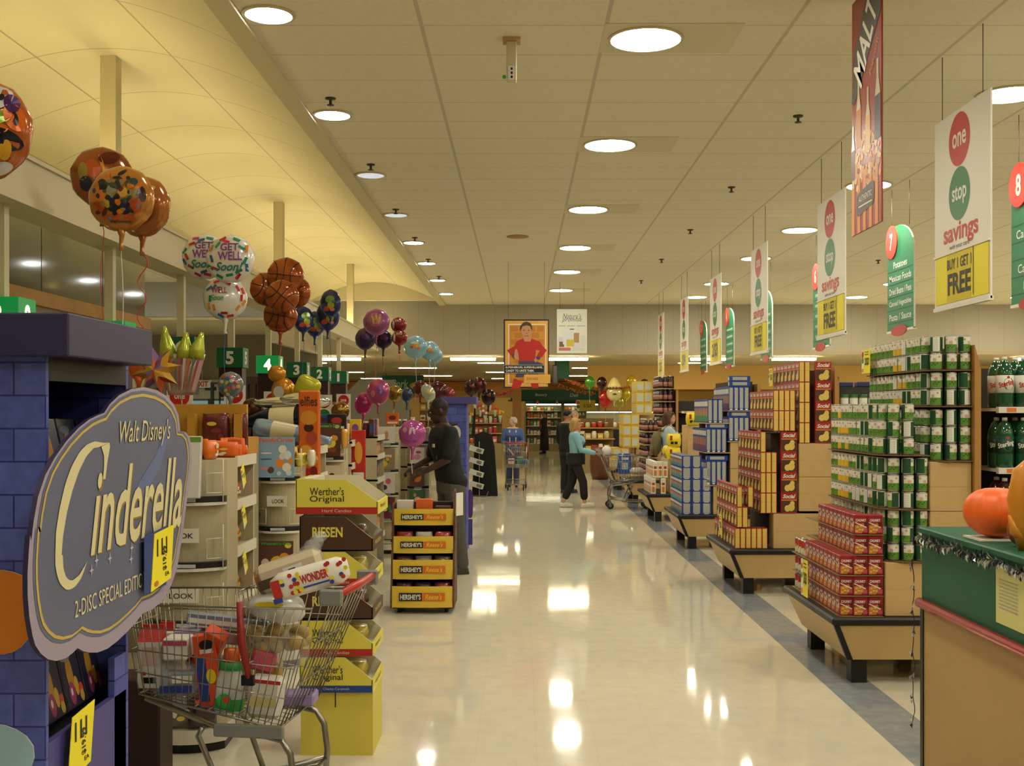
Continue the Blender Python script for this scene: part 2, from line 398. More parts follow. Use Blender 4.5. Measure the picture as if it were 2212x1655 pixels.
o = thing('hanging_sensor', 'beige boxy sensor hanging from the ceiling between the lamps', 'sensor', (-.06, 7.6, CEIL))
mb = MB(); mb.box((-.06, -.06, -.02), (.06, .06, 0), M_TRIMW); mb.build('bracket', o)
mb = MB(); mb.bbox((-.035, -.03, -.29), (.035, .03, -.02), M_CREAM, .005)
fn = plane_y(0, 0, -.0305)
mb.rect(fn, -.022, -.285, .022, -.19, M_WHITE)
for q in range(3): mb.rect(fn, -.006, -.275+q*.028, .008, -.258+q*.028, M_BLACK, .002)
mb.build('housing', o)
mb = MB(); mb.ball((-.05, -.01, -.26), (.014, .012, .014), mat('green_led', '#3da35f', .3)); mb.build('indicator', o)
# ================================================================== hanging signs
M_RED = mat('sign_red', '#c2241f', .4); M_SGREEN = mat('stop_green', '#1f7a3d', .4)
M_YEL = mat('price_yellow', '#f0e122', .5); M_YEL2 = mat('price_yellow_deep', '#d8c60e', .5)
M_WIRE = mat('hanger_wire', '#6f6a58', .5, .5); M_OFFW = mat('board_white', '#e9e5d6', .45)
def savings_sign(yf, lines, label, X=3.03):
    w_, h_ = .96, 1.36; z0 = 2.445
    o = thing('savings_sign', label, 'sign', (X, yf, z0), 0, 'hanging savings signs')
    fn = plane_x(0, 0, 0, .012)
    mb = MB(); mb.prism([(0, 0), (w_, 0), (w_, h_), (0, h_)], fn, M_OFFW)
    u = w_*.47
    mb.disc(fn, u, 1.15, .185, .185, M_RED, n=32); mb.disc(fn, u, .775, .185, .185, M_SGREEN, n=32)
    mb.text('one', fn, u, 1.15, .24, .10, M_OFFW, bold=.02, d=.002); mb.text('stop', fn, u, .765, .25, .14, M_OFFW, bold=.02, d=.002)
    mb.text('savings', fn, u+.02, .50, .60, .17, M_RED, bold=.025); mb.text('with your card', fn, u, .415, .34, .045, M_BLACK, bold=.0)
    mb.build('board', o)
    mb = MB(); f2 = plane_x(-.004, 0, 0, .003)
    mb.prism([(.03, .035), (w_-.02, .035), (w_-.02, .38), (.03, .38)], f2, M_YEL)
    mb.rect(f2, .24, .04, .66, .375, M_YEL2)
    if len(lines) == 2:
        mb.text(lines[0], f2, .46, .30, .42, .075, M_BLACK, bold=.02, d=.003); mb.text(lines[1], f2, .46, .16, .40, .15, M_BLACK, bold=.03, d=.003)
    else: mb.text(lines[0], f2, .46, .20, .46, .24, M_BLACK, bold=.03, d=.003)
    mb.rect(f2, .695, .05, .705, .38, M_BLACK, .003)
    mb.build('price_card', o)
    mb = MB(); mb.box((-.012, -w_, -.012), (.02, 0, .016), M_OFFW); mb.box((-.012, -w_, .375), (.0, 0, .39), M_OFFW); mb.build('rail', o)
    for y in (-.13, -w_+.13):
        mb = MB(); mb.cyl((.005, y, h_-.01), (.005, y, CEIL-z0-.001), .0035, M_WIRE, n=5); mb.build('hanger_wire', o)
B1 = ('BUY 1 GET 1', 'FREE')
for i, (yf, l) in enumerate(((8.12, B1), (11.33, B1), (14.6, B1), (17.75, ('2/$3',)), (21.05, ('2/$4',)), (24.45, ('2/$5',)))):
    savings_sign(yf, l, 'white hanging sign with red and green discs, %s from the near end' % nth(i))
def aisle_sign(yf, num, rows, label, X=4.27):
    w_, h_ = .86, 1.2; z0 = 2.62
    o = thing('aisle_sign', label, 'sign', (X, yf, z0), 0, 'hanging green aisle signs')
    fn = plane_x(0, 0, 0, .02)
    pts = [(0, 0), (w_, 0), (w_, h_-.34)]+[(w_-.56+.56*math.cos(a), h_-.34+.34*math.sin(a)) for a in [PI/2*k/8 for k in range(1, 9)]]+[(.1, h_), (0, h_-.08)]
    mb = MB(); mg = mat('aisle_green', '#1a7a50', .4); md = mat('aisle_green_dark', '#0c5135', .5)
    mb.prism(pts, fn, mg, M_OFFW)
    LGR = mat('sign_pale_print', '#9fb9a4', .5)
    for k in range(5): mb.rect(fn, .01, .09+k*.148, w_-.01, .10+k*.148, md)
    for k, r_ in enumerate(rows):
        if r_ == '-': mb.rect(fn, .12, .735-k*.148, .74, .775-k*.148, LGR)
        elif r_: mb.text(r_, fn, .43, .755-k*.148, min(.72, .055*len(r_)), .075, M_WHITE, bold=.01)
    mb.build('board', o)
    mb = MB(); f2 = plane_x(-.012, 0, 0, .012); n = 24; mo = mat('number_red', '#dd3a26', .4)
    mb.prism([(.16+.19*math.cos(2*PI*k/n), h_-.17+.19*math.sin(2*PI*k/n)) for k in range(n)], f2, mo)
    mb.text(num, f2, .16, h_-.17, .10*len(num), .19, M_WHITE, bold=.03)
    mb.build('number_disc', o)
    mb = MB(); mb.box((-.01, -w_, -.015), (.03, 0, .012), M_OFFW)
    mb.prism([(.43+.25*math.cos(2*PI*k/n), -.0+.062*math.sin(2*PI*k/n)) for k in range(n)], plane_x(-.02, 0, 0, .01), mat('oval_red', '#b32a2c', .4)); mb.build('oval_badge', o)
    for y in (-.12, -w_+.16):
        mb = MB(); mb.cyl((.01, y, h_-.05), (.01, y, CEIL-z0-.001), .0035, M_WIRE, n=5); mb.build('hanger_wire', o)
R7 = ['Potatoes', 'Mexican Foods', 'Dried Beans / Peas', 'Canned Vegetables', 'Pasta / Sauce']
for i, (yf, n_, r_) in enumerate(((9.66, '8', ['', 'Canned Fruit', 'Catsup', 'Canned Fish', 'Mustard']), (12.92, '7', R7), (16.2, '6', ['-']*5),
        (19.72, '5', ['-']*5), (23.1, '4', ['-']*5), (26.35, '3', ['-']*5))):
    aisle_sign(yf, n_, r_, 'green hanging aisle sign numbered %s with an arched top' % n_)
# popcorn banner
o = thing('popcorn_banner', 'tall red and orange drinks and popcorn banner hung from the ceiling', 'banner', (2.06, 6.9, 2.80))
fn = plane_x(0, 0, 0, .01); w_, h_ = .56, 1.44
mb = MB(); mr = mat('banner_red', '#8e2a16', .35); mo = mat('banner_orange', '#d9873a', .4); mc = mat('banner_cream', '#d8c292', .4)
mb.prism([(0, 0), (w_, 0), (w_, h_), (0, h_)], fn, mr)
for k in range(10):
    if k % 2 == 0: mb.rect(fn, k*.056, 0, k*.056+.056, .36, mo)
rr = random.Random(3)
for k in range(150):            # heap of popcorn
    u = rr.uniform(.02, w_-.02); v = rr.uniform(.27, .27+.36*(1-abs(u-.3)/.55)); r_ = rr.uniform(.012, .026)
    mb.disc(fn, u, v, r_, r_*.9, rr.choice((mc, mo, mat('banner_corn', '#b98a50', .4))), .0014+k*2e-6, 7)
for (u, v, s_, c) in ((.14, .62, 1, '#b7702b'), (.32, .55, .9, '#cfa55e'), (.50, .60, 1.1, '#302018'), (.03, .42, .8, '#5a2038')):
    mb.poly([fn(u+x*s_, v+y*s_, -.0019) for x, y in ((-.05, -.1), (.05, -.1), (.05, .12), (.018, .22), (.018, .30), (-.018, .30), (-.018, .22), (-.05, .12))], mat('ban'+c, c, .4))
    mb.poly([fn(u+x*s_, v+y*s_, -.0024) for x, y in ((-.045, .13), (.045, .13), (.017, .22), (.017, .32), (-.017, .32), (-.017, .22))], mat('banner_bottle', '#cbbfa4', .3))
mb.poly([fn(a, b, -.002) for a, b in ((.0, .82), (.05, .80), (w_, 1.22), (w_, 1.44), (.34, 1.44), (.04, 1.10))], mat('banner_dark', '#3a3426', .4))
c_, s_ = math.cos(.9), math.sin(.9)
fr = lambda u, v, t: fn(.27+u*c_-v*s_, 1.13+u*s_+v*c_, t)
mb.text('MALT', fr, 0, 0, .52, .22, M_OFFW, bold=.02, d=.003, shear=.2)
fr2 = lambda u, v, t: fn(.44+u*c_-v*s_, .98+u*s_+v*c_, t)
mb.text('Popcorn', fr2, 0, 0, .22, .07, mo, d=.003)
mb.poly([fn(.13+u, .10+v, -.002) for u, v in ((0, .0), (.28, .03), (.31, .06), (.31, .14), (.28, .17), (0, .14), (-.03, .11), (-.03, .02))], mat('banner_tag', '#4a4230', .4))
mb.text('AUTHENTIC', fn, .27, .20, .25, .035, M_OFFW, d=.003); mb.rect(fn, .14, .150, .40, .158, M_OFFW, .003)
mb.build('printed_sheet', o)
for y in (-.08, -.48):
    mb = MB(); mb.cyl((.005, y, h_), (.005, y, CEIL-2.80), .003, M_WIRE, n=5); mb.build('hanger_wire', o)
# superhero candy poster (generic child)
Yp = 19.0; sc = Yp/F
p0 = P(1088, 838, Yp); w_ = 98*sc; h_ = 148*sc
o = thing('candy_poster', 'framed orange poster of a child in a red costume, hung above the aisle', 'poster', p0)
fn = plane_y(0, 0, 0, .02)
mk = mat('poster_amber', '#c98a2c', .5); mk2 = mat('poster_amber_light', '#dba64a', .5)
mb = MB(); mb.prism([(0, 0), (w_, 0), (w_, h_), (0, h_)], fn, M_BLACK); mb.build('frame', o)
mb = MB(); f = lambda x, y: ((x-1088)*sc, (838-y)*sc)
def pp(pts, m, d): mb.poly([fn(*f(x, y), -d) for x, y in pts], m)
rect = lambda a, b, c, d_: [(a, d_), (c, d_), (c, b), (a, b)]
pp(rect(1091, 693, 1183.5, 835.5), mk2, .002); pp(rect(1098, 700, 1179, 830), M_OFFW, .003); pp(rect(1100, 702, 1177.5, 828.5), mk, .004)
for j in range(9):
    for i in range(4):
        x0 = 1103+i*19+(j % 2)*8
        if x0 < 1162: pp(rect(x0, 705+j*14, x0+15, 716+j*14), mat('poster_brick', '#b9772a', .5), .005)
skin = mat('poster_skin', '#c08a63', .6); cred = mat('costume_red', '#b3261b', .6); cblue = mat('costume_blue', '#40435f', .6); hair = mat('poster_hair', '#4c3b2a', .7); cb2 = mat('cuff_blue', '#2c3a78', .6)
pp([(1111, 748), (1116, 737), (1130, 731), (1147, 731), (1166, 738), (1173, 748), (1181, 757), (1170, 772), (1160, 776), (1160, 768), (1166, 758), (1158, 755), (1156, 780), (1120, 780), (1117, 756), (1112, 760), (1113, 769), (1118, 772), (1110, 776), (1095, 757)], cred, .008)
pp([(1120, 780), (1156, 780), (1173, 786), (1165, 800), (1160, 828), (1146, 828), (1140, 805), (1130, 815), (1113, 815), (1120, 795)], cblue, .009)
pp([(1110, 818), (1130, 824), (1122, 838), (1104, 842)], cred, .010); pp([(1146, 826), (1162, 826), (1164, 838), (1149, 838)], cred, .010)
pp([(1106, 766), (1113, 764), (1122, 772), (1118, 778), (1110, 774)], cb2, .011); pp([(1158, 770), (1167, 772), (1166, 777), (1158, 776)], cb2, .011)
pp([(1113, 755), (1117, 754), (1120, 766), (1121, 779), (1112, 776), (1110, 770)], skin, .012); pp([(1153, 777), (1158, 773), (1161, 780), (1156, 783)], skin, .012)
pp([(1129, 728), (1149, 728), (1146, 738), (1133, 738)], skin, .012)
pp([(1125, 708), (1129, 700), (1137, 697), (1145, 700), (1149, 708), (1148, 720), (1144, 729), (1137, 733), (1130, 729), (1126, 720)], skin, .013)
pp([(1123.5, 715), (1124, 704), (1130, 697), (1138, 695), (1146, 698), (1149.5, 705), (1149.5, 715), (1147.5, 712), (1145, 705), (1138, 703), (1129, 705), (1126, 712)], hair, .014)
for x in (1132, 1142): pp(rect(x-2, 713, x+2, 714.6), hair, .015)
pp(rect(1136, 720, 1139, 721.3), mat('lip', '#8e4b3c', .6), .015); pp(rect(1132.5, 725, 1142, 726.5), mat('lip', '#8e4b3c', .6), .015)
pp(rect(1088, 788, 1177, 807), mat('caption_grey', '#8e8b85', .5), .016); pp(rect(1089, 789.5, 1175, 805), M_BLACK, .017)
mb.text('SUPERHEROES, SUPERVILLAINS,', fn, 44*sc, (838-794)*sc, 80*sc, 5*sc, M_OFFW, bold=.02, d=.018); mb.text('CANDY TO UNITE THEM.', fn, 35*sc, (838-801)*sc, 61*sc, 5*sc, M_OFFW, bold=.02, d=.018)
pp(rect(1132, 809, 1189, 828), mk2, .016); mb.text('SOLVED', fn, 62*sc, (838-818.5)*sc, 25*sc, 5*sc, mat('amber_text', '#8e5b1a', .5), bold=.01, d=.018)
mb.build('printed_sheet', o)
for x in (.08, w_-.08):
    mb = MB(); mb.cyl((x, .01, h_), (x, .01, CEIL-p0.z), .003, M_WIRE, n=5); mb.build('hanger_wire', o)
# nature's promise banner
Yp = 22.0; sc = Yp/F; p0 = P(1203, 763, Yp); w_ = 65*sc; h_ = 95*sc
o = thing('grocery_banner', 'white hanging banner with dark script lettering over printed groceries', 'banner', p0); fn = plane_y(0, 0, 0, .01)
mb = MB(); mb.prism([(0, 0), (w_, 0), (w_, h_), (0, h_)], fn, mat('banner_paper', '#dfe0cf', .5))
ink = mat('script_ink', '#3b4a33', .6)
mb.text("Nature's", fn, .50*w_, .845*h_, .62*w_, .12*h_, ink, shear=.35, d=.002, bold=-.005); mb.text('promise', fn, .50*w_, .75*h_, .66*w_, .12*h_, ink, shear=.35, d=.002, bold=-.005)
[mb.rect(fn, a*w_, .612*h_, b*w_, .628*h_, mat('grey_print', '#a7a694', .6), .002) for a, b in ((.05, .28), (.34, .6), (.66, .95))]; mb.rect(fn, .43*w_, .535*h_, .57*w_, .555*h_, ink, .002)
for (u, v, a, b, c) in ((.05, .15, .17, .22, '#cfc7d0'), (.20, .2, .32, .30, '#d7dcdf'), (.32, .15, .23, .16, '#cdb544'), (.56, .14, .18, .32, '#b08a5c'), (.78, .14, .17, .26, '#d4d6c8'), (.08, .14, .16, .12, '#7a5a44'), (.57, .12, .2, .12, '#d9ccd6'), (.06, .055, .4, .07, '#c9706a'), (.5, .055, .42, .07, '#d0d4c4')):
    mb.rect(fn, u*w_, v*h_, (u+a)*w_, (v+b)*h_, mat('npb'+c, c, .6), .002+u*.001)
mb.build('printed_sheet', o)
for x in (.06, w_-.06):
    mb = MB(); mb.cyl((x, .005, h_), (x, .005, CEIL-p0.z), .003, M_WIRE, n=5); mb.build('hanger_wire', o)
# ================================================================== end displays on the right
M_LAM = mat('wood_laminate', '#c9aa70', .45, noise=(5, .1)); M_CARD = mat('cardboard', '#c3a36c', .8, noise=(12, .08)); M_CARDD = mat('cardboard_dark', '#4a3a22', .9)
M_WOODE = mat('wood_edge', '#a97a3c', .5)
PITCH = 3.4; Y0E = 6.92; ZT = .43
def display_table(k, label):
    o = thing('display_table', label, 'display table', (1.96, Y0E+PITCH*k, 0), 0, 'wooden tables under the end displays'); L = 1.27; W = .95
    mb = MB(); e = .10
    a = [(0, 0), (W, 0), (W, L), (0, L)]; b = [(e, e*.6), (W, e*.6), (W, L-e*.6), (e, L-e*.6)]
    mb.ring_loft([[(x, y, .155) for x, y in b], [(x, y, ZT-.045) for x, y in a]], M_LAM, True, False); mb.build('body', o)
    mb = MB(); mb.bbox((-.02, -.02, ZT-.05), (W, L+.02, ZT), M_BLACK, .012); mb.build('top_edging', o)
    mb = MB(); q = [(-.006, -.006), (.03, -.012), (.0, .03)]
    mb.ring_loft([[(e-.008, e*.6-.008, .155), (e+.028, e*.6-.008, .155), (e+.028, e*.6+.02, .155), (e-.008, e*.6+.02, .155)], [(-.008, -.008, ZT-.05), (.028, -.008, ZT-.05), (.028, .02, ZT-.05), (-.008, .02, ZT-.05)]], M_BLACK, True, False); mb.build('corner_strip', o)
    for (x, y) in ((.13, .10), (.13, L-.2), (W-.2, .10), (W-.2, L-.2)):
        mb = MB(); mb.box((x, y, 0), (x+.10, y+.10, .16), M_BLACK); mb.build('leg', o)
tl = ['near wooden display table with black edging carrying the soup and can display', 'wooden display table with black edging under the yellow and red cookie boxes', 'wooden display table with black edging under the blue pasta boxes',
      'wooden display table with black edging under white boxes and yellow bags', 'wooden display table with black edging beside the juice bottles', 'farthest wooden display table with black edging near the yellow cases']
for k in range(6): display_table(k, tl[k])
def tier_path(xf, y0, y1, xr, R, off, step, n_max=None):
    """points with outward direction angle along the front (facing -X) then round the near corner to the near side (facing -Y)"""
    xf += off; y0 += off; R = max(R-off, .001)
    segs = y1-off-(y0+R); arc = R*PI/2; tail = xr-off-(xf+R)
    tot = segs+arc+tail; n = int(tot/step+.5); st = tot/n
    out = []
    for i in range(n+1):
        d = tot-i*st
        # start at the far end of the front
        d = i*st
        if d <= segs: p = (xf, y0+R+segs-d); a = PI
        elif d <= segs+arc:
            t = (d-segs)/R; p = (xf+R-R*math.cos(t), y0+R-R*math.sin(t)); a = PI+t
        else: p = (xf+R+d-segs-arc, y0); a = 1.5*PI
        out.append((p, a))
    return out
def board(mb, xf, y0, y1, xr, R, z, th, m):
    pts = [(xr, y1), (xf, y1), (xf, y0+R)]+[(xf+R-R*math.cos(t), y0+R-R*math.sin(t)) for t in [PI/2*j/6 for j in range(1, 7)]]+[(xr, y0)]
    mb.ring_loft([[(x, y, z) for x, y in pts], [(x, y, z+th) for x, y in pts]], m, True, False)
# ---------- product prototypes (made once, then copied)
LIME = mat('label_green', '#5c8a2e', .45); DKG = mat('label_dark_green', '#1d4a2c', .45); LBW = mat('label_white', '#dcdacb', .45); LBP = mat('label_pink', '#c99f8c', .5)
LBG = mat('label_grey', '#b9beb8', .45); LBY = mat('label_corn', '#d9ae2c', .45); TIN = mat('tin', '#a9a79e', .3, .9); GOLD = mat('gold_dot', '#b99a4a', .4)
def can_mesh(name, top, low, side, patch):
    mb = MB(); n = 16; r = .0375; h = .1065
    prof = [(r*.93, .0, TIN), (r, .004, TIN), (r, .009, None), (r, .052, None), (r, .097, None), (r, .102, TIN), (r*.93, .1065, TIN), (r*.9, .103, TIN), (.004, .103, TIN)]
    R = [[(q[0]*math.cos(2*PI*(k+.5)/n), q[0]*math.sin(2*PI*(k+.5)/n), q[1]) for k in range(n)] for q in prof]
    vs = [p for q in R for p in q]; fs = []; ms = []
    for i in range(len(prof)-1):
        for j in range(n):
            fs.append((i*n+j, i*n+(j+1) % n, (i+1)*n+(j+1) % n, (i+1)*n+j))
            if i in (2, 3):
                ang = j
                if ang < 3 or ang >= 13: m = low if i == 2 else top
                elif 6 <= ang < 9: m = patch
                else: m = side
            else: m = TIN
            ms.append(m)
    mb.add(vs, fs, ms, True)
    mb.add([(0, 0, 0)]+R[0], [(0, j+1+1 if j+1 < n else 1, j+1) for j in range(n)], TIN)
    f = lambda u, v, t: Vector(((r-t)*math.cos(u/r), (r-t)*math.sin(u/r), v))
    mb.disc(f, .0, .062, .012, .012, LBP, .0006, 10); mb.disc(f, .030, .082, .007, .007, GOLD, .0006, 8); mb.disc(f, -.030, .082, .007, .007, GOLD, .0006, 8)
    if low is not LBY:
        for q in range(4): mb.disc(f, -.016+q*.011, .03+(q % 2)*.01, .006, .004, DKG, .0006, 6)
    for q in range(5): mb.rect(f, r*PI-.011, .022+q*.014, r*PI+.009, .027+q*.014, LBG, .0006)
    return mb.build(name)
can_g = can_mesh('vegetable_can', LBW, LIME, DKG, LBW); can_y = can_mesh('corn_can', LBW, LBY, DKG, LBW)
SRED = mat('soup_red', '#8f1c22', .45); SRED2 = mat('soup_dark_red', '#5f1218', .45); SOR = mat('soup_orange', '#b8762f', .5); SPK = mat('soup_pink', '#b5485a', .5)
def soup_mesh():
    mb = MB(); a = .046; h = .122
    mb.bbox((-a, -a, 0), (a, a, h), SRED, .004)
    for q in range(4):          # printed on all four sides
        T = Matrix.Rotation(q*PI/2, 4, 'Z'); f = lambda u, v, t, T=T: T @ Vector((-u, a-t*1 if t < 0 else a, v)) if False else T @ Vector((u, -a+t, v))
        mb.poly([f(x, y, -.0006) for x, y in ((-.042, .006), (.0, .006), (.03, .04), (.012, .07), (-.042, .055))], SOR)
        for i, (x, y) in enumerate(((-.03, .02), (-.012, .03), (-.025, .045), (-.004, .05), (.006, .028))): mb.disc(f, x, y, .009, .006, mat('noodle', '#d6a45c', .5), .001, 8)
        mb.text('CHUNKY' if q % 2 == 0 else 'CHUNKY', f, -.004, .088, .066, .017, LBW, bold=.03, d=.001)
        mb.rect(f, .014, .012, .041, .036, SPK, .0009); mb.rect(f, .016, .05, .041, .078, LBG if q % 2 else SRED2, .0008)
        mb.poly([f(x, y, -.0011) for x, y in ((-.042, .072), (.03, .040), (.033, .045), (-.042, .078))], LBW)
    return mb.build('soup_carton')
soup = soup_mesh()
def soupcan_mesh():
    mb = MB(); r = .037
    mb.lathe([(r*.93, 0), (r, .004), (r, .05), (r, .098), (r*.93, .104), (.004, .101)], [TIN, mat('soup_can_white', '#d6cfb8', .45), mat('soup_can_red', '#a8322c', .45), TIN, TIN], n=14)
    f = lambda u, v, t: Vector(((r-t)*math.sin(u/r), -(r-t)*math.cos(u/r), v))
    f = lambda u, v, t: Vector(((r-t)*math.cos(u/r), (r-t)*math.sin(u/r), v))
    mb.disc(f, 0, .05, .013, .013, GOLD, .0006, 10); mb.rect(f, -.03, .018, .03, .03, LIME, .0006)
    return mb.build('soup_can')
soupcan = soupcan_mesh()
_used = set()
def put(proto, loc, rotz, label, cat, group):
    if proto.name not in _used:
        _used.add(proto.name); o = proto; o.location = loc; o.rotation_euler.z = rotz; tag(o, label, cat, group)
    else:
        o = dup(proto, loc, rotz, label, group)
        o['category'] = cat
    return o
# ---------- display 1: vegetable cans above soup cartons
y0 = Y0E+.03; y1 = y0+1.2
u_ = thing('end_shelf', 'curved cardboard shelves of the near can display with a wooden side panel', 'display shelf', (0, 0, 0))
ZS = .775
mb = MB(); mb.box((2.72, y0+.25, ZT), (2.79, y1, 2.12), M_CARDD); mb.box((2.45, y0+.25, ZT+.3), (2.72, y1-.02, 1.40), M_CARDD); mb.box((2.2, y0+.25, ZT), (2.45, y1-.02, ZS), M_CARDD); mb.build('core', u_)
mb = MB(); mb.ring_loft([[(x, y, z) for x, z in ((2.83, ZT), (2.87, ZT), (2.87, 1.98), (2.83, 2.13))] for y in (y0-.03, y1+.02)], M_WOODE, True, False); mb.build('side_panel', u_)
for (xf, xr, R, z) in ((2.55, 2.83, .14, 1.741), (2.55, 2.83, .14, 1.968), (2.55, 2.83, .14, 1.399), (2.27, 2.56, .17, 1.434), (2.27, 2.56, .17, 1.096), (2.27, 2.56, .17, ZS-.006)):
    mb = MB(); board(mb, xf-.012, y0-.012, y1, xr, R, z, .007, mat('board_brown', '#6d5430', .7)); mb.build('shelf_board', u_)
G = 'vegetable cans in the near end display'
rnd = random.Random(11)
for tier, (xf, xr, R, z0s) in (('top', (2.55, 2.83, .14, (1.407, 1.515, 1.623, 1.749, 1.857, 1.976, 2.084))), ('middle', (2.27, 2.56, .17, (ZS+.002, .885, .992, 1.104, 1.212, 1.320, 1.442, 1.55, 1.658)))):
    for ri, z in enumerate(z0s):
        path = tier_path(xf, y0, y1, xr, R, .0385, .083)
        for ci, (p, a) in enumerate(path):
            if tier == 'middle' and ri >= 6 and p[0] > 2.50: continue
            q = rnd.random(); turn = rnd.choice((0, 0, .25, -.3, .5, 1.2, PI-.4, PI+.3, -1.3)) if ci > 5 else rnd.uniform(-.4, .4)
            yel = (tier == 'top' and ri >= 3 and 6 <= ci <= 8) or (tier == 'middle' and 2 <= ci <= 4 and ri < 9 and ri > 2 and q < .8)
            put(can_y if yel else can_g, (p[0], p[1], z), a+turn, '%s can, %s from the far end, %s row up, %s tier' % ('yellow and white' if yel else 'green and white', nth(ci), nth(ri), tier), 'can', G)
GS = 'soup cartons on the near display table'; GSC = 'small soup cans on the near display table'
M_SHEET = mat('sheet_brown', '#8a6c40', .8)
for ri in range(5):
    z = ZT+.005+ri*.1275; xf = 2.0 if ri < 3 else 2.09
    mbs = MB(); board(mbs, xf-.01, y0-.012, y1 if ri < 3 else y1-.05, 2.27, .05, z-.005, .004, M_SHEET); mbs.build('cardboard_sheet', u_)
    path = tier_path(xf, y0, y1-.35, 2.27, .02, .047, .094)
    for ci, (p, a) in enumerate(path):
        put(soup, (p[0], p[1], z), 0 if ci < 9 else 0, 'red chunky soup carton, %s from the far end, %s layer up' % (nth(ci), nth(ri)), 'soup carton', GS)
    if ri < 3:
        for ci in range(4):
            put(soupcan, (xf+.04, y1-.05-.085*ci, z), PI+rnd.uniform(-.3, .3), 'small red and white soup can, %s from the far end, %s layer up' % (nth(ci), nth(ri)), 'can', GSC)
def carton(a, b, label, rz=0):
    mb = MB(); c = ((a[0]+b[0])/2, (a[1]+b[1])/2, a[2]); h = [(b[i]-a[i])/2 for i in range(3)]
    mb.bbox((-h[0], -h[1], 0), (h[0], h[1], 2*h[2]), M_CARD, .004); mb.box((-h[0]-.0005, -h[1]-.0005, h[2]*.995), (h[0]+.0005, h[1]+.0005, h[2]*1.005), M_WOODE)
    mb.box((-h[0]*.1, -h[1]-.001, 2*h[2]-.05), (h[0]*.1, -h[1], 2*h[2]), M_CARD)
    return tag(mb.build('cardboard_carton', loc=c), label, 'carton', 'cardboard cartons filling the end displays')
carton((2.565, y0+.005, 1.088), (2.825, y0+.24, 1.398), 'plain cardboard carton under the top tier of cans')
carton((2.565, y0+.005, .775), (2.825, y0+.24, 1.086), 'plain cardboard carton under another below the top can tier')
carton((2.285, y0+.005, ZT+.001), (2.83, y0+.24, ZS-.007), 'plain cardboard carton at table level beside the soup cartons')
# price cards
def price_card(p, w_, h_, label, big='2/$3', dirn='x', tilt=0.0, green=True):
    fn = plane_x(0, 0, 0, .002) if dirn == 'x' else (plane_px(0, 0, 0, .002) if dirn == 'px' else plane_y(0, 0, 0, .002))
    mb = MB(); mb.prism([(-w_/2, -h_/2), (w_/2, -h_/2), (w_/2, h_/2), (-w_/2, h_/2)], fn, M_YEL)
    if green:
        mb.rect(fn, -w_/2, -h_/2, -w_*.22, h_/2, M_OFFW); mb.disc(fn, -w_*.36, h_*.3, w_*.12, w_*.12, M_RED, .002, 12); mb.disc(fn, -w_*.36, h_*.05, w_*.12, w_*.12, M_SGREEN, .002, 12); mb.rect(fn, -w_*.48, -h_*.45, -w_*.24, -h_*.3, mat('card_orange', '#e08a2a', .5), .002)
        mb.text(big, fn, w_*.14, -h_*.02, w_*.5, h_*.36, M_BLACK, bold=.03, d=.002)
        for q in range(2): mb.rect(fn, -w_*.1, h_*(.28+q*.1), w_*.36, h_*(.31+q*.1), M_BLACK, .002)
    else:
        mb.text(big, fn, 0, 0, w_*.5, h_*.5, M_BLACK, bold=.03, d=.002)
    o = mb.build('price_card', loc=p); return tag(o, label, 'price card', 'yellow shelf price cards')
price_card((2.50, y1-.11, 2.075), .19, .17, 'yellow price card on the top row of the can display')
price_card((1.935, y0+.62, .58), .17, .25, 'yellow price card low in front of the soup cartons')
# ---------- display 2: cookie boxes
CYE = mat('cookie_spine_yellow', '#d8bb5c', .45); CRD = mat('cookie_red', '#a32a1c', .45); CBR = mat('cookie_brown', '#4c2f1f', .5); COR = mat('cookie_orange', '#c5762a', .5)
def cookie_mesh():
    mb = MB(); x, y, h = .0245, .074, .188
    mb.box((-x, -y, 0), (x, y, h), {'*': CRD, '+z': CRD, '-x': CRD})
    f = plane_y(0, 0, -y); mb.rect(f, -x*.80, .004, x*.80, h-.004, CYE, .0006); mb.rect(f, -x*.8, h*.55, x*.8, h*.56, COR, .001)
    f = plane_x(-x, 0, 0)
    mb.rect(f, -y*.95, .01, y*.95, h*.62, CBR, .0006); mb.rect(f, -y*.95, h*.62, y*.95, h*.68, COR, .0008)
    mb.text('Social', f, .0, h*.84, y*1.6, h*.2, LBW, bold=.03, shear=.3, d=.001)
    for (a, b, c) in ((.02, .055, .033), (-.015, .045, .028), (.03, .09, .022)): mb.disc(f, a, b, c, c*1.1, CYE, .001+a*.001, 12)
    f2 = plane_px(x, 0, 0); mb.rect(f2, -y*.9, .02, y*.9, h*.6, CBR, .0006)
    return mb.build('cookie_box')
cookie = cookie_mesh()
def box_tiers(proto, k, tiers, kind, cat, group, wt, wy, gap=.002):
    """tiers: (name, xf, xr, [row heights z], near columns, far columns)"""
    ya = Y0E+PITCH*k+.04
    for (nm, xf, xr, zs, turned, skip) in tiers:
        for ri, z in enumerate(zs):
            n = max(1, int((xr-xf-(wy*2+.004 if turned else 0))/(2*wt+gap)))
            for i in range(n):
                if (nm, ri, i) in skip: continue
                put(proto, (xf+wt+i*(2*wt+gap), ya+wy, z), 0, '%s, near side, %s from the corner, %s layer, %s tier' % (kind, nth(i), nth(ri), nm), cat, group)
            if turned: put(proto, (xr-wy, ya+wt, z), PI/2, '%s turned front out, %s layer, %s tier' % (kind, nth(ri), nm), cat, group)
            m = int((1.2-2*wy)/(2*wy+gap))
            for j in range(1, m):
                put(proto, (xf+wt, ya+wy+j*(2*wy+gap*2), z), 0, '%s facing the aisle, %s from the corner, %s layer, %s tier' % (kind, nth(j), nth(ri), nm), cat, group)
GC = 'cookie boxes in the second end display'
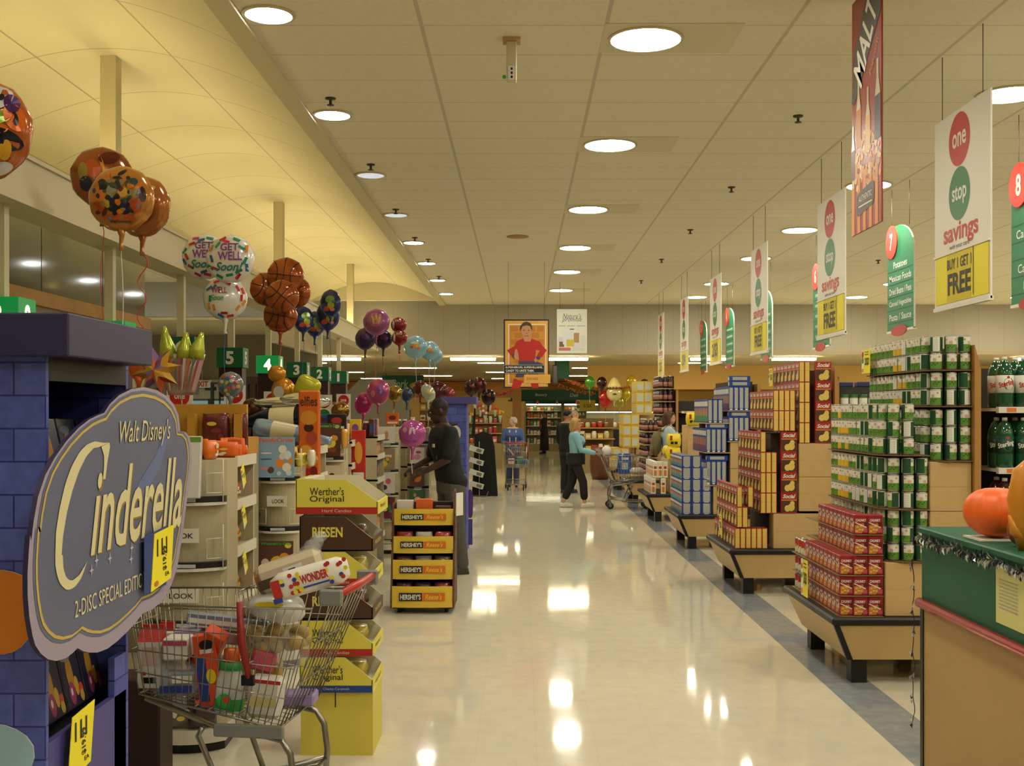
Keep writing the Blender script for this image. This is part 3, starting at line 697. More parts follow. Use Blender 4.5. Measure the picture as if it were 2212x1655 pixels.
rows = lambda z0, n, h: [z0+i*h for i in range(n)]
ya = Y0E+PITCH+.04
box_tiers(cookie, 1, [('top', 2.60, 2.90, rows(1.417, 4, .190), True, ()), ('middle', 2.24, 2.58, rows(.762, 4, .190), True, {('middle', 3, 1), ('middle', 3, 2)}), ('upper middle', 2.36, 2.585, rows(1.53, 2, .190), False, ()),
    ('bottom', 2.0, 2.35, rows(ZT+.003, 1, .19), False, ()), ('second bottom', 2.02, 2.20, rows(ZT+.20, 2, .19), False, {('second bottom', 1, 1), ('second bottom', 0, 2)})], 'yellow red cookie box', 'cookie box', GC, .0245, .074)
u_ = thing('end_shelf', 'cardboard shelves of the cookie box display with a wooden side panel', 'display shelf', (0, 0, 0))
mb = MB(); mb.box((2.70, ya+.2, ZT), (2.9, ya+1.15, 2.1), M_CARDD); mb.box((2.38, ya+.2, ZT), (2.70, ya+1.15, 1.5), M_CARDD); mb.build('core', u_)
mb = MB(); mb.ring_loft([[(x, y, z) for x, z in ((2.925, ZT), (2.965, ZT), (2.965, 1.98), (2.925, 2.13))] for y in (ya-.03, ya+1.2)], M_WOODE, True, False); mb.build('side_panel', u_)
carton((2.60, ya+.002, 1.10), (2.915, ya+.19, 1.414), 'plain cardboard carton under the top tier of cookie boxes')
carton((2.60, ya+.002, .78), (2.915, ya+.19, 1.098), 'plain cardboard carton second down under the top cookie tier')
carton((2.36, ya+.002, ZT+.001), (2.91, ya+.19, .758), 'plain cardboard carton at table level behind the loose cookie boxes')
price_card((2.56, ya+1.0, 2.06), .16, .18, 'yellow price card on top of the cookie display')
price_card((1.965, ya+.55, .60), .14, .2, 'yellow price card on the lowest cookie boxes')
# ---------- display 3: blue pasta boxes
PBL = mat('pasta_blue', '#26418f', .45); PWH = mat('pasta_panel', '#a9aba0', .5); PGR = mat('pasta_green', '#3f8f4a', .5); PTE = mat('pasta_teal', '#3d8f9d', .5)
def pasta_mesh(nm, x, y, h, front):
    mb = MB(); mb.box((-x, -y, 0), (x, y, h), PBL)
    f = plane_y(0, 0, -y); mb.rect(f, -x*.7, h*.10, x*.7, h*.95, PWH, .0006); mb.rect(f, -x*.5, h*.02, x*.5, h*.08, LBW, .0008)
    f = plane_x(-x, 0, 0); mb.rect(f, -y*.9, h*.05, y*.9, h*.5, front, .0006); mb.rect(f, -y*.9, h*.7, y*.9, h*.9, LBW, .0006); mb.rect(f, -y*.6, h*.3, y*.6, h*.62, mat('pasta_amber', '#c98a4a', .5), .0008)
    return mb.build(nm)
pa = pasta_mesh('pasta_box', .0305, .045, .298, mat('pasta_front', '#7a4a6a', .5)); pg = pasta_mesh('pasta_box', .0305, .045, .298, PGR)
pc = pasta_mesh('cutter_box', .06, .06, .143, PTE)
fl = MB(); fl.box((-.13, -.045, 0), (.13, .045, .062), PBL); f = plane_y(0, 0, -.045); fl.rect(f, -.09, .012, .09, .05, PWH, .0006); fl.rect(plane_x(-.13, 0, 0), -.035, .01, .035, .05, LBW, .0006); flat = fl.build('lying_pasta_box')
GPB = 'blue pasta boxes in the third end display'
ya = Y0E+PITCH*2+.04
TP = [('top', 2.58, 2.86, [1.345], False, ()), ('second top', 2.58, 2.90, [1.72], False, ()), ('middle', 2.30, 2.58, [.80, 1.20], False, ()), ('upper middle', 2.32, 2.54, [1.565], False, ())]
box_tiers(pa, 2, TP[:3], 'tall blue pasta box', 'pasta box', GPB, .0305, .045, .003)
box_tiers(pg, 2, TP[3:], 'tall blue-green pasta box', 'pasta box', GPB, .0305, .045, .003)
box_tiers(pc, 2, [('bottom', 2.0, 2.38, rows(ZT+.003, 4, .146), False, ()), ('topmost bottom', 2.0, 2.26, [ZT+.003+.146*4], False, ())], 'small blue-grey carton', 'pasta box', 'small blue cartons in the third end display', .06, .06, .003)
for (x, z, l) in ((2.71, 1.645, 'between the two top tiers'), (2.72, 2.022, 'on the very top, under its twin'), (2.72, 2.086, 'topmost of all'), (2.44, 1.10, 'between the two middle rows'), (2.44, 1.50, 'above the middle rows')):
    put(flat, (x, ya+.05, z), 0, 'lying blue pasta box %s of the pasta display' % l, 'pasta box', GPB)
u_ = thing('end_shelf', 'cardboard core and shelves of the blue pasta display', 'display shelf', (0, 0, 0))
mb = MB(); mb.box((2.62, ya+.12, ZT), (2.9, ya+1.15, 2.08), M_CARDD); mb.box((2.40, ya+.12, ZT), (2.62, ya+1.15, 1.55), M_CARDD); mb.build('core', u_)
for xf, xr, z in ((2.57, 2.9, 1.33), (2.29, 2.6, 1.19), (2.57, 2.9, 1.71), (2.29, 2.6, .785), (2.3, 2.6, 1.555)):
    mb = MB(); mb.box((xf, ya-.01, z), (xr, ya+1.15, z+.01), M_CARD); mb.build('shelf_board', u_)
mb = MB(); mb.box((2.93, ya-.03, ZT), (2.97, ya+1.2, 2.05), M_WOODE); mb.build('side_panel', u_)
carton((2.60, ya+.002, 1.0), (2.915, ya+.11, 1.328), 'plain cardboard carton under the top tier of pasta boxes')
carton((2.60, ya+.002, .60), (2.915, ya+.11, .998), 'plain cardboard carton second down under the top pasta tier')
carton((2.39, ya+.002, ZT+.001), (2.59, ya+.11, .783), 'plain cardboard carton at table level beside the small blue cartons')
# ---------- display 4: white boxes and yellow bags
ya = Y0E+PITCH*3+.04
def simple_box(nm, x, y, h, m, fm, spec):
    mb = MB(); mb.box((-x, -y, 0), (x, y, h), m); f = plane_y(0, 0, -y); mb.rect(f, -x*.8, h*.1, x*.8, h*.9, fm, .0006)
    for (a, b, c, d, mm) in spec:
        mb.rect(f, -x+2*x*a, h*b, -x+2*x*c, h*d, mm, .001); mb.rect(plane_x(-x, 0, 0), -y+2*y*a, h*b, -y+2*y*c, h*d, mm, .001)
    return mb.build(nm)
wb = simple_box('snack_box', .036, .08, .245, LBW, mat('snack_cream', '#d5c9a4', .5), ((.2, .1, .8, .45, COR), (.2, .55, .8, .7, CRD)))
box_tiers(wb, 3, [('bottom', 2.02, 2.32, [ZT+.003], False, {('bottom', 0, 1)}), ('upper', 2.05, 2.32, [ZT+.255], False, ())], 'white snack box', 'snack box', 'white snack boxes in the fourth end display', .036, .08, .004)
YBAG = mat('yellow_bag', '#e2cc18', .35); 
def bag_mesh(nm, w_, d_, h_, m, prints, seed=1):
    rr = random.Random(seed); mb = MB(); n = 20; R = []
    for i in range(9):
        t = i/8; s = math.sin(PI*min(max(t, .03), .97))**.35
        R.append([(math.copysign(abs(math.cos(2*PI*k/n))**.7, math.cos(2*PI*k/n))*w_/2*(.80+.2*s)*(1+rr.uniform(-.04, .04)), math.copysign(abs(math.sin(2*PI*k/n))**.8, math.sin(2*PI*k/n))*d_/2*(s*.95+.06)*(1+rr.uniform(-.06, .06)), h_*t) for k in range(n)])
    mb.ring_loft(R, m)
    f = plane_y(0, 0, -d_/2*1.02)
    for (a, b, c, e, mm) in prints: mb.rect(f, -w_*.4+w_*.8*a, h_*b, -w_*.4+w_*.8*c, h_*e, mm, .002)
    return mb.build(nm)
yb = bag_mesh('yellow_bag', .22, .16, .20, YBAG, ((.15, .2, .4, .4, M_BLACK), (.5, .2, .75, .4, M_BLACK), (.1, .5, .3, .85, CRD)), 4)
GYB = 'large yellow bags in the fourth end display'
for (x, y, z, l) in ((2.38, ya+.05, .95, 'lower of two on the middle tier'), (2.385, ya+.06, 1.16, 'upper of two on the middle tier'), (2.68, ya+.05, 1.49, 'on the carton beside the shelf')):
    put(yb, (x, y+.03, z), 0, 'bright yellow bag with black print, '+l, 'bag', GYB)
for j in range(1, 4): put(yb, (2.40, ya+.1+.3*j, .95), -PI/2, 'bright yellow bag facing the aisle, %s behind the near pair' % nth(j-1), 'bag', GYB)
mb = MB(); mb.bbox((-.13, -.1, 0), (.13, 1.0, .515), M_CARD, .004); tag(mb.build('cardboard_carton', loc=(2.45, ya+.15, ZT+.001)), 'plain cardboard carton under the paired yellow bags', 'carton', 'cardboard cartons filling the end displays')
mb = MB(); mb.bbox((-.15, -.1, 0), (.15, .5, 1.058), M_CARD, .004); tag(mb.build('cardboard_carton', loc=(2.74, ya+.15, ZT+.001)), 'tall plain cardboard carton under the single yellow bag', 'carton', 'cardboard cartons filling the end displays')
# ---------- display 5: juice bottles, display 6: yellow cases
ya = Y0E+PITCH*4+.04
mj = mat('juice_purple', '#2c0f1a', .15, spec=.6); ml = mat('juice_label', '#a06a58', .5); mcap = mat('white_cap', '#d5d0c4', .4)
mb = MB(); mb.lathe([(.038, 0), (.042, .006), (.042, .14), (.036, .16), (.03, .185), (.016, .205), (.016, .212)], [mj, mj, mj, mj, mj, mj], n=12); mb.lathe([(.0425, .03), (.0425, .11)], ml, n=12); mb.lathe([(.018, .208), (.018, .228), (.005, .23)], mcap, n=10)
jb = mb.build('juice_bottle'); GJ = 'dark juice bottles in the fifth end display'
for nm, xf, xr, zs in (('top', 2.55, 2.85, (1.42, 1.66, 1.90, 2.14)), ('middle', 2.28, 2.54, (.62, .86, 1.10, 1.34))):
    for ri, z in enumerate(zs):
        for i in range(3): put(jb, (xf+.05+i*.088, ya+.05, z), 0, 'dark purple juice bottle, near side, %s from the corner, %s shelf, %s tier' % (nth(i), nth(ri), nm), 'bottle', GJ)
        for j in range(1, 9): put(jb, (xf+.05, ya+.05+j*.1, z), 0, 'dark purple juice bottle facing the aisle, %s back, %s shelf, %s tier' % (nth(j), nth(ri), nm), 'bottle', GJ)
u_ = thing('end_shelf', 'shelves of the juice bottle display', 'display shelf', (0, 0, 0))
for xf, xr, zs in ((2.54, 2.86, (1.41, 1.65, 1.89, 2.13)), (2.27, 2.56, (.61, .85, 1.09, 1.33))):
    for z in zs: mb = MB(); mb.box((xf-.01, ya-.01, z-.012), (xr, ya+1.1, z), M_CARD); mb.build('shelf_board', u_)
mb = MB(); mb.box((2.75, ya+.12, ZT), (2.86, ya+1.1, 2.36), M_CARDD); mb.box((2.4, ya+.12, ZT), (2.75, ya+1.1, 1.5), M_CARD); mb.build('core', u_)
mb = MB(); mb.box((2.88, ya-.03, ZT), (2.92, ya+1.2, 2.1), M_WOODE); mb.build('side_panel', u_)
ya = Y0E+PITCH*5+.04
yc = simple_box('yellow_case', .085, .08, .235, mat('case_yellow', '#cfae35', .5), mat('case_cream', '#c4b98a', .5), ((.25, .25, .75, .7, LBG), (.1, .05, .9, .15, mat('case_gold', '#b88f1f', .5))))
box_tiers(yc, 5, [('bottom', 2.0, 2.35, rows(ZT+.003, 2, .24), False, ()), ('middle', 2.22, 2.58, rows(.92, 3, .24), False, ()), ('top', 2.5, 2.86, rows(1.64, 3, .24), False, ())], 'yellow drinks case', 'case', 'yellow cases in the farthest end display', .085, .08, .004)
mb = MB(); mb.box((-.2, -.3, 0), (.2, .4, 1.19), M_CARD); tag(mb.build('cardboard_carton', loc=(2.72, ya+.55, ZT+.001)), 'tall cardboard carton inside the yellow case display', 'carton', 'cardboard cartons filling the end displays')
# ---------- aisle shelving seen past the displays
M_SHELF = mat('shelf_enamel', '#d8d3c2', .4)
def gondola(k, zs, label, x0=2.93, x1=7.0, top=2.0):
    o = thing('store_shelf', label, 'shelving', (0, Y0E+PITCH*k, 0), 0, 'runs of aisle shelving'); d = 1.25
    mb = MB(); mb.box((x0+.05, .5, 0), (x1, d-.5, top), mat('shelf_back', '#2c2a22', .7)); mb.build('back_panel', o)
    mb = MB(); mb.box((x0+.05, .0, 0), (x1, d, .16), M_SHELF); mb.build('base', o)
    for z in zs:
        mb = MB(); mb.box((x0+.05, .04, z-.02), (x1, .5, z), M_SHELF); sh_ = mb.build('shelf', o)
        mb = MB(); mb.box((x0+.05, .0, z-.03), (x1, .04, z+.008), M_SHELF)
        for i in range(8): mb.rect(plane_y(0, 0, 0), x0+.1+i*.4, z-.024, x0+.16+i*.4, z+.002, mat('tag_orange', '#d9773a', .5), .001)
        mb.build('price_rail', sh_)
        mb = MB(); mb.box((x0+.05, d-.5, z-.02), (x1, d, z), M_SHELF); mb.build('shelf', o)
gondola(0, (.35, .60, .975, 1.355, 1.735), 'aisle shelving stocked with green soda bottles on the right')
gondola(1, (.35, .7, 1.05, 1.40, 1.75), 'aisle shelving behind the cookie display', top=1.95)
for k in range(2, 6): gondola(k, (.5, .9, 1.3, 1.7), 'aisle shelving behind the %s end display' % nth(k), top=1.9)
# soda bottles
GB = mat('green_pet', '#0f4a2c', .08, spec=.7, coat=.3); GBR = mat('brown_soda', '#3a1008', .1, spec=.7); 
def soda_mesh(nm, body, lab):
    mb = MB(); r = .054
    mb.lathe([(.03, 0), (.05, .004), (r, .03), (r, .09), (r*.98, .10), (r*.98, .19), (r, .205), (r*.86, .245), (.03, .285), (.0155, .298), (.0155, .306)], body, n=18)
    o = mb.build(nm)
    rl = r*1.005; f = lambda u, v, t: Vector(((rl-t)*math.sin(u/rl), -(rl-t)*math.cos(u/rl), v)); lb = MB()
    lb.lathe([(rl, .095), (rl, .205)], lab, n=24)
    lb.disc(f, .01, .15, .034, .040, mat('soda_green', '#14683d', .4), .0006, 16)
    fr = lambda u, v, t: f(u*.97-v*.2, .15+u*.25+v, t)
    lb.text('Sterling', fr, 0, 0, .105, .042, mat('soda_red', '#b3242a', .4) if lab is LBW else LBW, bold=.03, d=.0012); lb.disc(f, .005, .192, .009, .009, M_RED, .001, 10)
    lb.build('label', o)
    cp = MB(); cp.lathe([(.0165, .300), (.0165, .318), (.012, .321), (.003, .321)], LBW, n=12); cp.build('cap', o)
    return o
s1 = soda_mesh('soda_bottle', GB, LBW); s2 = soda_mesh('soda_bottle', GB, mat('soda_dark_label', '#123f2b', .4)); s3 = soda_mesh('soda_bottle', GBR, mat('soda_brown_label', '#5a1c12', .4))
for si, (s_, z, nm) in enumerate(((s1, 1.736, 'green soda bottle with white label, top shelf'), (s2, 1.356, 'green soda bottle with a dark label, second shelf'), (s3, .976, 'brown soda bottle on the third shelf'))):
    for i in range(5):
        for j in range(2):
            put(s_, (3.045+i*.1185, Y0E+.065+j*.12, z), random.uniform(-.25, .25), nm+', %s from the panel, %s rank' % (nth(i), ('front', 'rear')[j]), 'soda bottle', nm.split(',')[0]+'s')
# jars and cans on the next run
jar = MB(); jar.lathe([(.034, 0), (.038, .006), (.038, .03), (.038, .085), (.034, .10), (.036, .102), (.036, .118), (.004, .119)], [LIME, LIME, LBW, LIME, mat('lid_green', '#1c6a44', .4), mat('lid_green', '#1c6a44', .4), mat('lid_green', '#1c6a44', .4)], n=14); jar = jar.build('pickle_jar')
ru = random.Random(5)
for si, z in enumerate((.35, .7, 1.05, 1.40, 1.75)):
    for i in range(6):
        for st in range(2 if z < 1.7 else 1):
            pr, nm, cat = (jar, 'green lidded jar', 'jar') if z > 1.7 else (can_g, 'green vegetable can', 'can')
            put(pr, (3.03+i*.088, Y0E+PITCH+.07, z+.001+st*.1075), -PI/2+ru.uniform(-.4, .4), '%s behind the cookie display, %s across, shelf %d up%s' % (nm, nth(i), si+1, ', upper' if st else ''), cat, nm+'s on the run behind the cookies')
# dark blue packs lying on top of that run
for i, (x, h) in enumerate(((2.98, .10), (3.12, .045), (3.30, .05))):
    mb = MB(); mb.bbox((-.07, -.06, 0), (.07, .06, h), mat('navy_pack', '#252a5c', .5), .006); tag(mb.build('blue_pack', loc=(x+.06, Y0E+PITCH+.58, 1.951)), 'dark blue pack lying on top of the shelving, %s from the cookie display' % nth(i), 'pack', 'blue packs on the shelving')
# ---------- counter with pumpkin
o = thing('service_counter', 'green topped service counter with wood front and red bumper rail', 'counter', (1.915, 5.3, 0))
mg = mat('counter_green', '#0f5b40', .5, noise=(4, .15)); mw = mat('counter_wood', '#b3955c', .5, noise=(3, .1)); mred = mat('bumper_red', '#a5141a', .25, coat=.3)
mb = MB(); mb.box((0, -3.2, .02), (2.2, 0, .81), mw); mb.build('body', o)
mb = MB(); mb.box((.0, -3.2, .81), (2.2, 0, 1.135), mg); mb.build('upper_panel', o)
mb = MB(); mb.bbox((-.012, -3.2, 1.135), (2.2, .015, 1.165), mg, .006); mb.build('top', o)
mb = MB(); mb.tube([(-.012, -3.2, .805), (-.012, .0, .805)], .024, mred, 10); mb.build('bumper_rail', o)
mb = MB(); mb.box((-.006, -.03, .0), (.0, .006, .80), M_BLACK); mb.box((-.02, -.06, 0), (.02, .01, .02), M_BLACK); mb.build('corner_strip', o)
# tinsel garland along the counter edge and a strand hanging from its corner
mb = MB(); rr = random.Random(8); msv = mat('tinsel_silver', '#a3a69b', .3, .6); mtd = mat('tinsel_dark', '#2c2a3a', .4, .3)
def leaf(b, d, ln, wd, m): 
    b = Vector(b); d = Vector(d).normalized(); s_ = d.cross(Vector((1, 0, 0))); s_ = s_.normalized() if s_.length > .1 else Vector((0, 1, 0)); x_ = Vector((-.004-rr.uniform(0, .006), 0, 0))
    mb.add([b, b+d*ln*.5+s_*wd+x_, b+d*ln+x_*.5, b+d*ln*.5-s_*wd+x_*1.5], [(0, 1, 2), (0, 2, 3)], m)
pts = []
for i in range(120):
    y = -i*.0125; z = 1.128-.018*abs(math.sin(y*7)); pts.append((-.016, y, z))
    for q in range(2): leaf((-.016, y, z), (rr.uniform(-.3, .1), rr.uniform(-.7, .7), -1 if rr.random() < .75 else .4), rr.uniform(.02, .05), .006, msv if rr.random() < .5 else mtd)
mb.tube(pts, .003, mtd, 4)
tag(mb.build('tinsel_garland', loc=(1.915, 5.3, 0)), 'silver and dark leafy tinsel garland along the counter top edge', 'garland')
mb = MB(); pts = []
for i in range(60):
    z = 1.12-i*.0155; pts.append((-.012+.004*math.sin(i*.5), .02+.006*math.sin(i*.9), z))
    if i % 7 in (0, 1, 2): leaf(pts[-1], (rr.uniform(-.4, .2), rr.uniform(-.8, .8), -.7), rr.uniform(.02, .04), .007, msv if rr.random() < .6 else mtd)
mb.tube(pts, .0025, mtd, 4)
tag(mb.build('tinsel_strand', loc=(1.90, 5.315, 0)), 'thin tinsel strand hanging down the corner of the green counter', 'garland')
mb = MB(); n = 40; R = []
for i in range(13):
    tt = -PI/2+PI*i/12; R.append([((.136+.006*math.cos(10*2*PI*k/n))*max(math.cos(tt), .03)**.8*math.cos(2*PI*k/n), (.136+.006*math.cos(10*2*PI*k/n))*max(math.cos(tt), .03)**.8*math.sin(2*PI*k/n), .105+.105*math.sin(tt)) for k in range(n)])
mb.ring_loft(R, mat('pumpkin_orange', '#e8641c', .45)); pk = mb.build('foam_pumpkin', loc=(2.05, 4.78, 1.178)); tag(pk, 'bright orange pumpkin standing on the green counter', 'pumpkin')
mat('pumpkin_stem', '#6f7a2a', .6)
mb = MB(); mb.box((-.1, -.09, 0), (.12, .09, .008), M_OFFW); tag(mb.build('paper_pad', loc=(2.04, 4.78, 1.167)), 'white paper pad under the orange pumpkin', 'pad')
mb = MB(); mb.ball((0, 0, .07), (.062, .062, .07), mat('gourd_brown', '#9a4b1a', .4), 18, 12); mb.disc(plane_y(-.03, .07, -.06), 0, 0, .018, .02, M_BLACK, .0, 10); g = mb.build('small_gourd', loc=(2.045, 4.52, 1.166)); tag(g, 'small brownish orange gourd in front of the pumpkin', 'gourd')
mb = MB(); mb.tube([(0, 0, .14), (0, .01, .165)], .008, mat('pumpkin_stem'), 6); mb.build('stem', g)
mb = MB(); my = mat('plush_orange', '#c9801a', .45, coat=.2)
mb.tube([(0, 0, .0), (-.01, 0, .10), (-.02, 0, .2), (-.005, 0, .31), (.03, 0, .37)], [.02, .038, .042, .036, .008], my, 10); mb.tube([(.02, -.01, .03), (-.04, -.01, .08), (-.06, -.01, .14)], [.015, .022, .006], my, 8); mb.tube([(.03, 0, .1), (.05, 0, .22), (.04, 0, .34)], [.02, .03, .008], my, 8)
tag(mb.build('foil_ornament', loc=(1.992, 4.40, 1.166)), 'tall glossy orange curled ornament beside the gourd on the counter', 'ornament')
fn = plane_x(1.9135, 5.3-.83, .92, .002); mb = MB(); mb.prism([(0, -.05), (.25, -.05), (.25, .18), (0, .18)], fn, mat('notice_paper', '#d3cf86', .6))
for q in range(9): mb.rect(fn, .03, .125-q*.014, .2, .130-q*.014, mat('grey_print', '#a7a694'), .001)
tag(mb.build('notice', loc=(0, 0, 0)), 'pale yellow printed notice taped to the green counter panel', 'notice')
# ================================================================== blue castle-brick film display, left foreground
t = NT('blue_brick_print', rough=.45)
cb = t.n('ShaderNodeCombineXYZ'); t.l(t.math('ADD', t.ax(0), t.ax(1)), cb.inputs[0]); t.l(t.ax(2), cb.inputs[1])
bt = t.n('ShaderNodeTexBrick'); t.l(cb.outputs[0], bt.inputs['Vector']); bt.inputs['Scale'].default_value = 1
bt.inputs['Brick Width'].default_value = .17; bt.inputs['Row Height'].default_value = .088; bt.inputs['Mortar Size'].default_value = .003; bt.inputs['Mortar Smooth'].default_value = .4
bt.inputs['Color1'].default_value = lin('#5361b0'); bt.inputs['Color2'].default_value = lin('#454f9e'); bt.inputs['Mortar'].default_value = lin('#262c6c')
nz = t.rng(t.noise(30, 4), .3, .7, .82, 1.1)
t.col(t.mix(1.0, bt.outputs['Color'], nz, 'MULTIPLY')); M_BRICK = t.m
M_NAVY = mat('display_navy', '#262247', .5); M_VIO = mat('display_violet', '#4a4687', .5); M_INK = mat('display_black', '#0b0a10', .5)
o = thing('film_display', 'tall blue brick-printed cardboard film display with a dark purple header', 'display stand', (-1.26, 2.95, 0))
mb = MB(); mb.box((-.75, 0, 0), (0, .018, 1.862), M_BRICK)
f = plane_y(0, 0, 0)
def blob(cx, cz, ru, rv, seed, n=22):
    rr = random.Random(seed); return [(cx+ru*(1+.12*math.sin(2*a+seed)+.08*math.sin(3*a))*math.cos(a), cz+rv*(1+.1*math.cos(2*a))*math.sin(a)) for a in [2*PI*k/n for k in range(n)]]
mb.build('side_panel', o)
mb = MB(); mb.prism(blob(-.125, 1.185, .105, .125, 1), plane_y(0, 0, -.006, .005), mat('print_orange', '#c8741d', .45), LBW); mb.build('printed_cutout', o); mb = MB(); mb.prism(blob(-.145, .80, .105, .10, 2), plane_y(0, 0, -.006, .005), mat('print_pale_blue', '#92b4c8', .5), LBW); mb.build('printed_cutout', o)
mb = MB(); mb.box((-.75, .60, 0), (0, .62, 1.862), M_BRICK); mb.box((-.02, .50, 0), (0, .60, .95), M_BRICK); mb.build('side_panel', o)
mb = MB(); mb.box((-.75, .018, 0), (-.73, .60, 1.862), M_INK); mb.box((-.73, .02, .72), (-.01, .60, .74), M_INK); mb.box((-.45, .02, 1.80), (-.0, .6, 1.862), M_INK); mb.build('back_panel', o)
for i, z in enumerate((.80, 1.15, 1.48)):
    mb = MB(); mb.add([(-.03, .02, z), (-.03, .60, z), (-.25, .60, z+.05), (-.25, .02, z+.05), (-.25, .02, z+.26), (-.25, .60, z+.26)], [(0, 1, 2, 3), (3, 2, 5, 4)], M_INK)
    mb.box((-.02, .02, z-.10), (.0, .60, z+.03), M_VIO if i == 0 else M_NAVY); mb.build('tray', o)
mb = MB(); mb.box((-.02, .02, .02), (-.0, .60, .70), M_VIO); mb.build('front_panel', o)
mb = MB(); mb.bbox((-.80, -.06, 1.862), (.085, .60, 1.975), M_NAVY, .004); mb.build('header', o)
# film cases
def case_mesh(seed):
    rr = random.Random(seed); mb = MB(); mb.bbox((-.008, -.067, 0), (.008, .067, .19), mat('case_dark', '#232236', .2, spec=.7, coat=.4), .002)
    f = plane_px(.008, 0, 0)
    mb.rect(f, -.062, .004, .062, .186, mat('case_sleeve', '#2b2c44', .3), .0006)
    for (c, u, v, a, b) in (('#b3862f', -.01, .10, .022, .06), ('#a13a6c', -.015, .045, .02, .035), ('#c7a23a', .02, .06, .014, .03), ('#c04b32', .045, .045, .016, .02), ('#caa94a', .046, .025, .014, .018), ('#8b8ea6', -.02, .155, .035, .012), ('#d8cfc0', -.018, .05, .007, .012)):
        mb.disc(f, u, v, a, b, mat('case_print'+c, c, .4), .0009+abs(u)*.01, 14)
    return mb.build('film_case')
fc = case_mesh(1); GF = 'film cases in the blue display'
for i, z in enumerate((.83, 1.18, 1.51)):
    for j in range(4):
        oo = put(fc, (-1.26-.075, 2.95+.10+j*.142, z), 0, 'dark film case with gold and pink print, %s shelf up, %s from the near panel' % (nth(i), nth(j)), 'film case', GF)
        oo.rotation_euler = (0, -.22, 0)
# die-cut title sign
XS = -1.15
def uv(px, py, X=XS):
    Y = X*F/(px-1124); return (Y, HC-(py-887)*Y/F)
c1 = lambda x, y: uv(x/2.955, 640+y/2.955); c2 = lambda x, y: uv(x/3.277, 1150+y/3.277)
ol = [c1(*p) for p in ((665, 745), (700, 690), (760, 632), (840, 592), (920, 580), (1000, 600), (1060, 635), (1110, 690), (1140, 760), (1148, 830), (1150, 862), (1185, 867), (1210, 900), (1222, 960), (1226, 1040), (1218, 1130), (1204, 1230), (1190, 1330), (1176, 1440), (1165, 1540))]
ol += [c2(*p) for p in ((1275, 120), (1255, 250), (1215, 370), (1175, 445), (1130, 502), (1080, 545), (1010, 575), (960, 640), (900, 705), (830, 772), (760, 825), (690, 852), (630, 852), (590, 842), (550, 820), (520, 850), (470, 890), (400, 911), (340, 900), (290, 860), (250, 800), (230, 730), (208, 600), (196, 450), (195, 300), (203, 150), (213, 20))]
ol += [c1(*p) for p in ((200, 1560), (216, 1430), (243, 1280), (290, 1140), (350, 1030), (420, 930), (500, 842), (570, 787), (620, 762))]
cu_ = sum(p[0] for p in ol)/len(ol); cv_ = sum(p[1] for p in ol)/len(ol)
scl = lambda k, dv=0, kv=None: [(cu_+(u-cu_)*k, cv_+dv+(v-cv_)*(kv or k)) for u, v in ol]
o = thing('title_sign', 'large grey-blue cloud-shaped film title sign with gold outline and lettering', 'sign', (XS, cu_, cv_))
fn = lambda u, v, t: Vector((-(.012 if t == 1 else t), u-cu_, v-cv_))
ms = mat('sign_slate', '#5f6580', .45, noise=(5, .12)); mmv = mat('sign_mauve', '#9b8fa3', .5); mgd = mat('sign_gold', '#bfa550', .45); mcr = mat('sign_cream', '#d6cc9c', .45); mgd2 = mat('sign_gold_dark', '#8a6f2c', .5)
mb = MB(); mb.prism(ol, fn, mmv, M_NAVY)
mb.poly([fn(u, v, -.001) for u, v in scl(.955, .018, .93)], ms)
inn = scl(.935, .018, .905); inn2 = scl(.918, .018, .882)
for i in range(len(inn)):
    j = (i+1) % len(inn); mb.poly([fn(*inn[i], -.002), fn(*inn[j], -.002), fn(*inn2[j], -.002), fn(*inn2[i], -.002)], mgd)
mb.poly([fn(*p, -.0018) for p in [c1(*q) for q in ((1080, 750), (1000, 1000), (890, 1180), (830, 1300), (900, 1280), (1010, 1120), (1060, 950))]], mat('sign_streak', '#5f6c9c', .45))
C_ = [c1(*p) for p in ((690, 935), (650, 936), (600, 926), (550, 945), (500, 995), (450, 1085), (410, 1195), (375, 1345), (350, 1500), (345, 1655))]+[c2(*p) for p in ((383, 230), (395, 310), (420, 370), (455, 405), (490, 408), (530, 380), (570, 320), (612, 200))]
D_ = [c2(*p) for p in ((600, 225), (555, 300), (510, 340), (480, 340), (455, 310), (440, 250), (435, 150))]+[c1(*p) for p in ((385, 1655), (395, 1530), (420, 1380), (455, 1240), (500, 1110), (545, 1020), (590, 970), (620, 965), (645, 985), (657, 1020), (657, 1090), (650, 1168), (666, 1168), (678, 1060), (692, 960))]
Cp = C_+D_
n_ = len(C_)
def strip(A, B, m, d):           # crescent between an outer and an inner line
    N = 40
    def samp(L, t):
        ds = [0]
        for i in range(1, len(L)): ds.append(ds[-1]+math.dist(L[i-1], L[i]))
        x = t*ds[-1]
        for i in range(1, len(L)):
            if x <= ds[i]+1e-9:
                q = (x-ds[i-1])/max(ds[i]-ds[i-1], 1e-9); return (L[i-1][0]+(L[i][0]-L[i-1][0])*q, L[i-1][1]+(L[i][1]-L[i-1][1])*q)
        return L[-1]
    for i in range(N):
        a, b = samp(A, i/N), samp(A, (i+1)/N); c, e = samp(B, (i+1)/N), samp(B, i/N)
        mb.poly([fn(*a, -d), fn(*b, -d), fn(*c, -d), fn(*e, -d)], m)
inner = list(reversed(D_[:15])); strip(C_, inner+[C_[-1]], mcr, .003)
mb.poly([fn(*p, -.0032) for p in [c1(*q) for q in ((692, 935), (640, 960), (657, 1020), (657, 1090), (650, 1168), (666, 1168), (678, 1060), (695, 960))]], mcr)
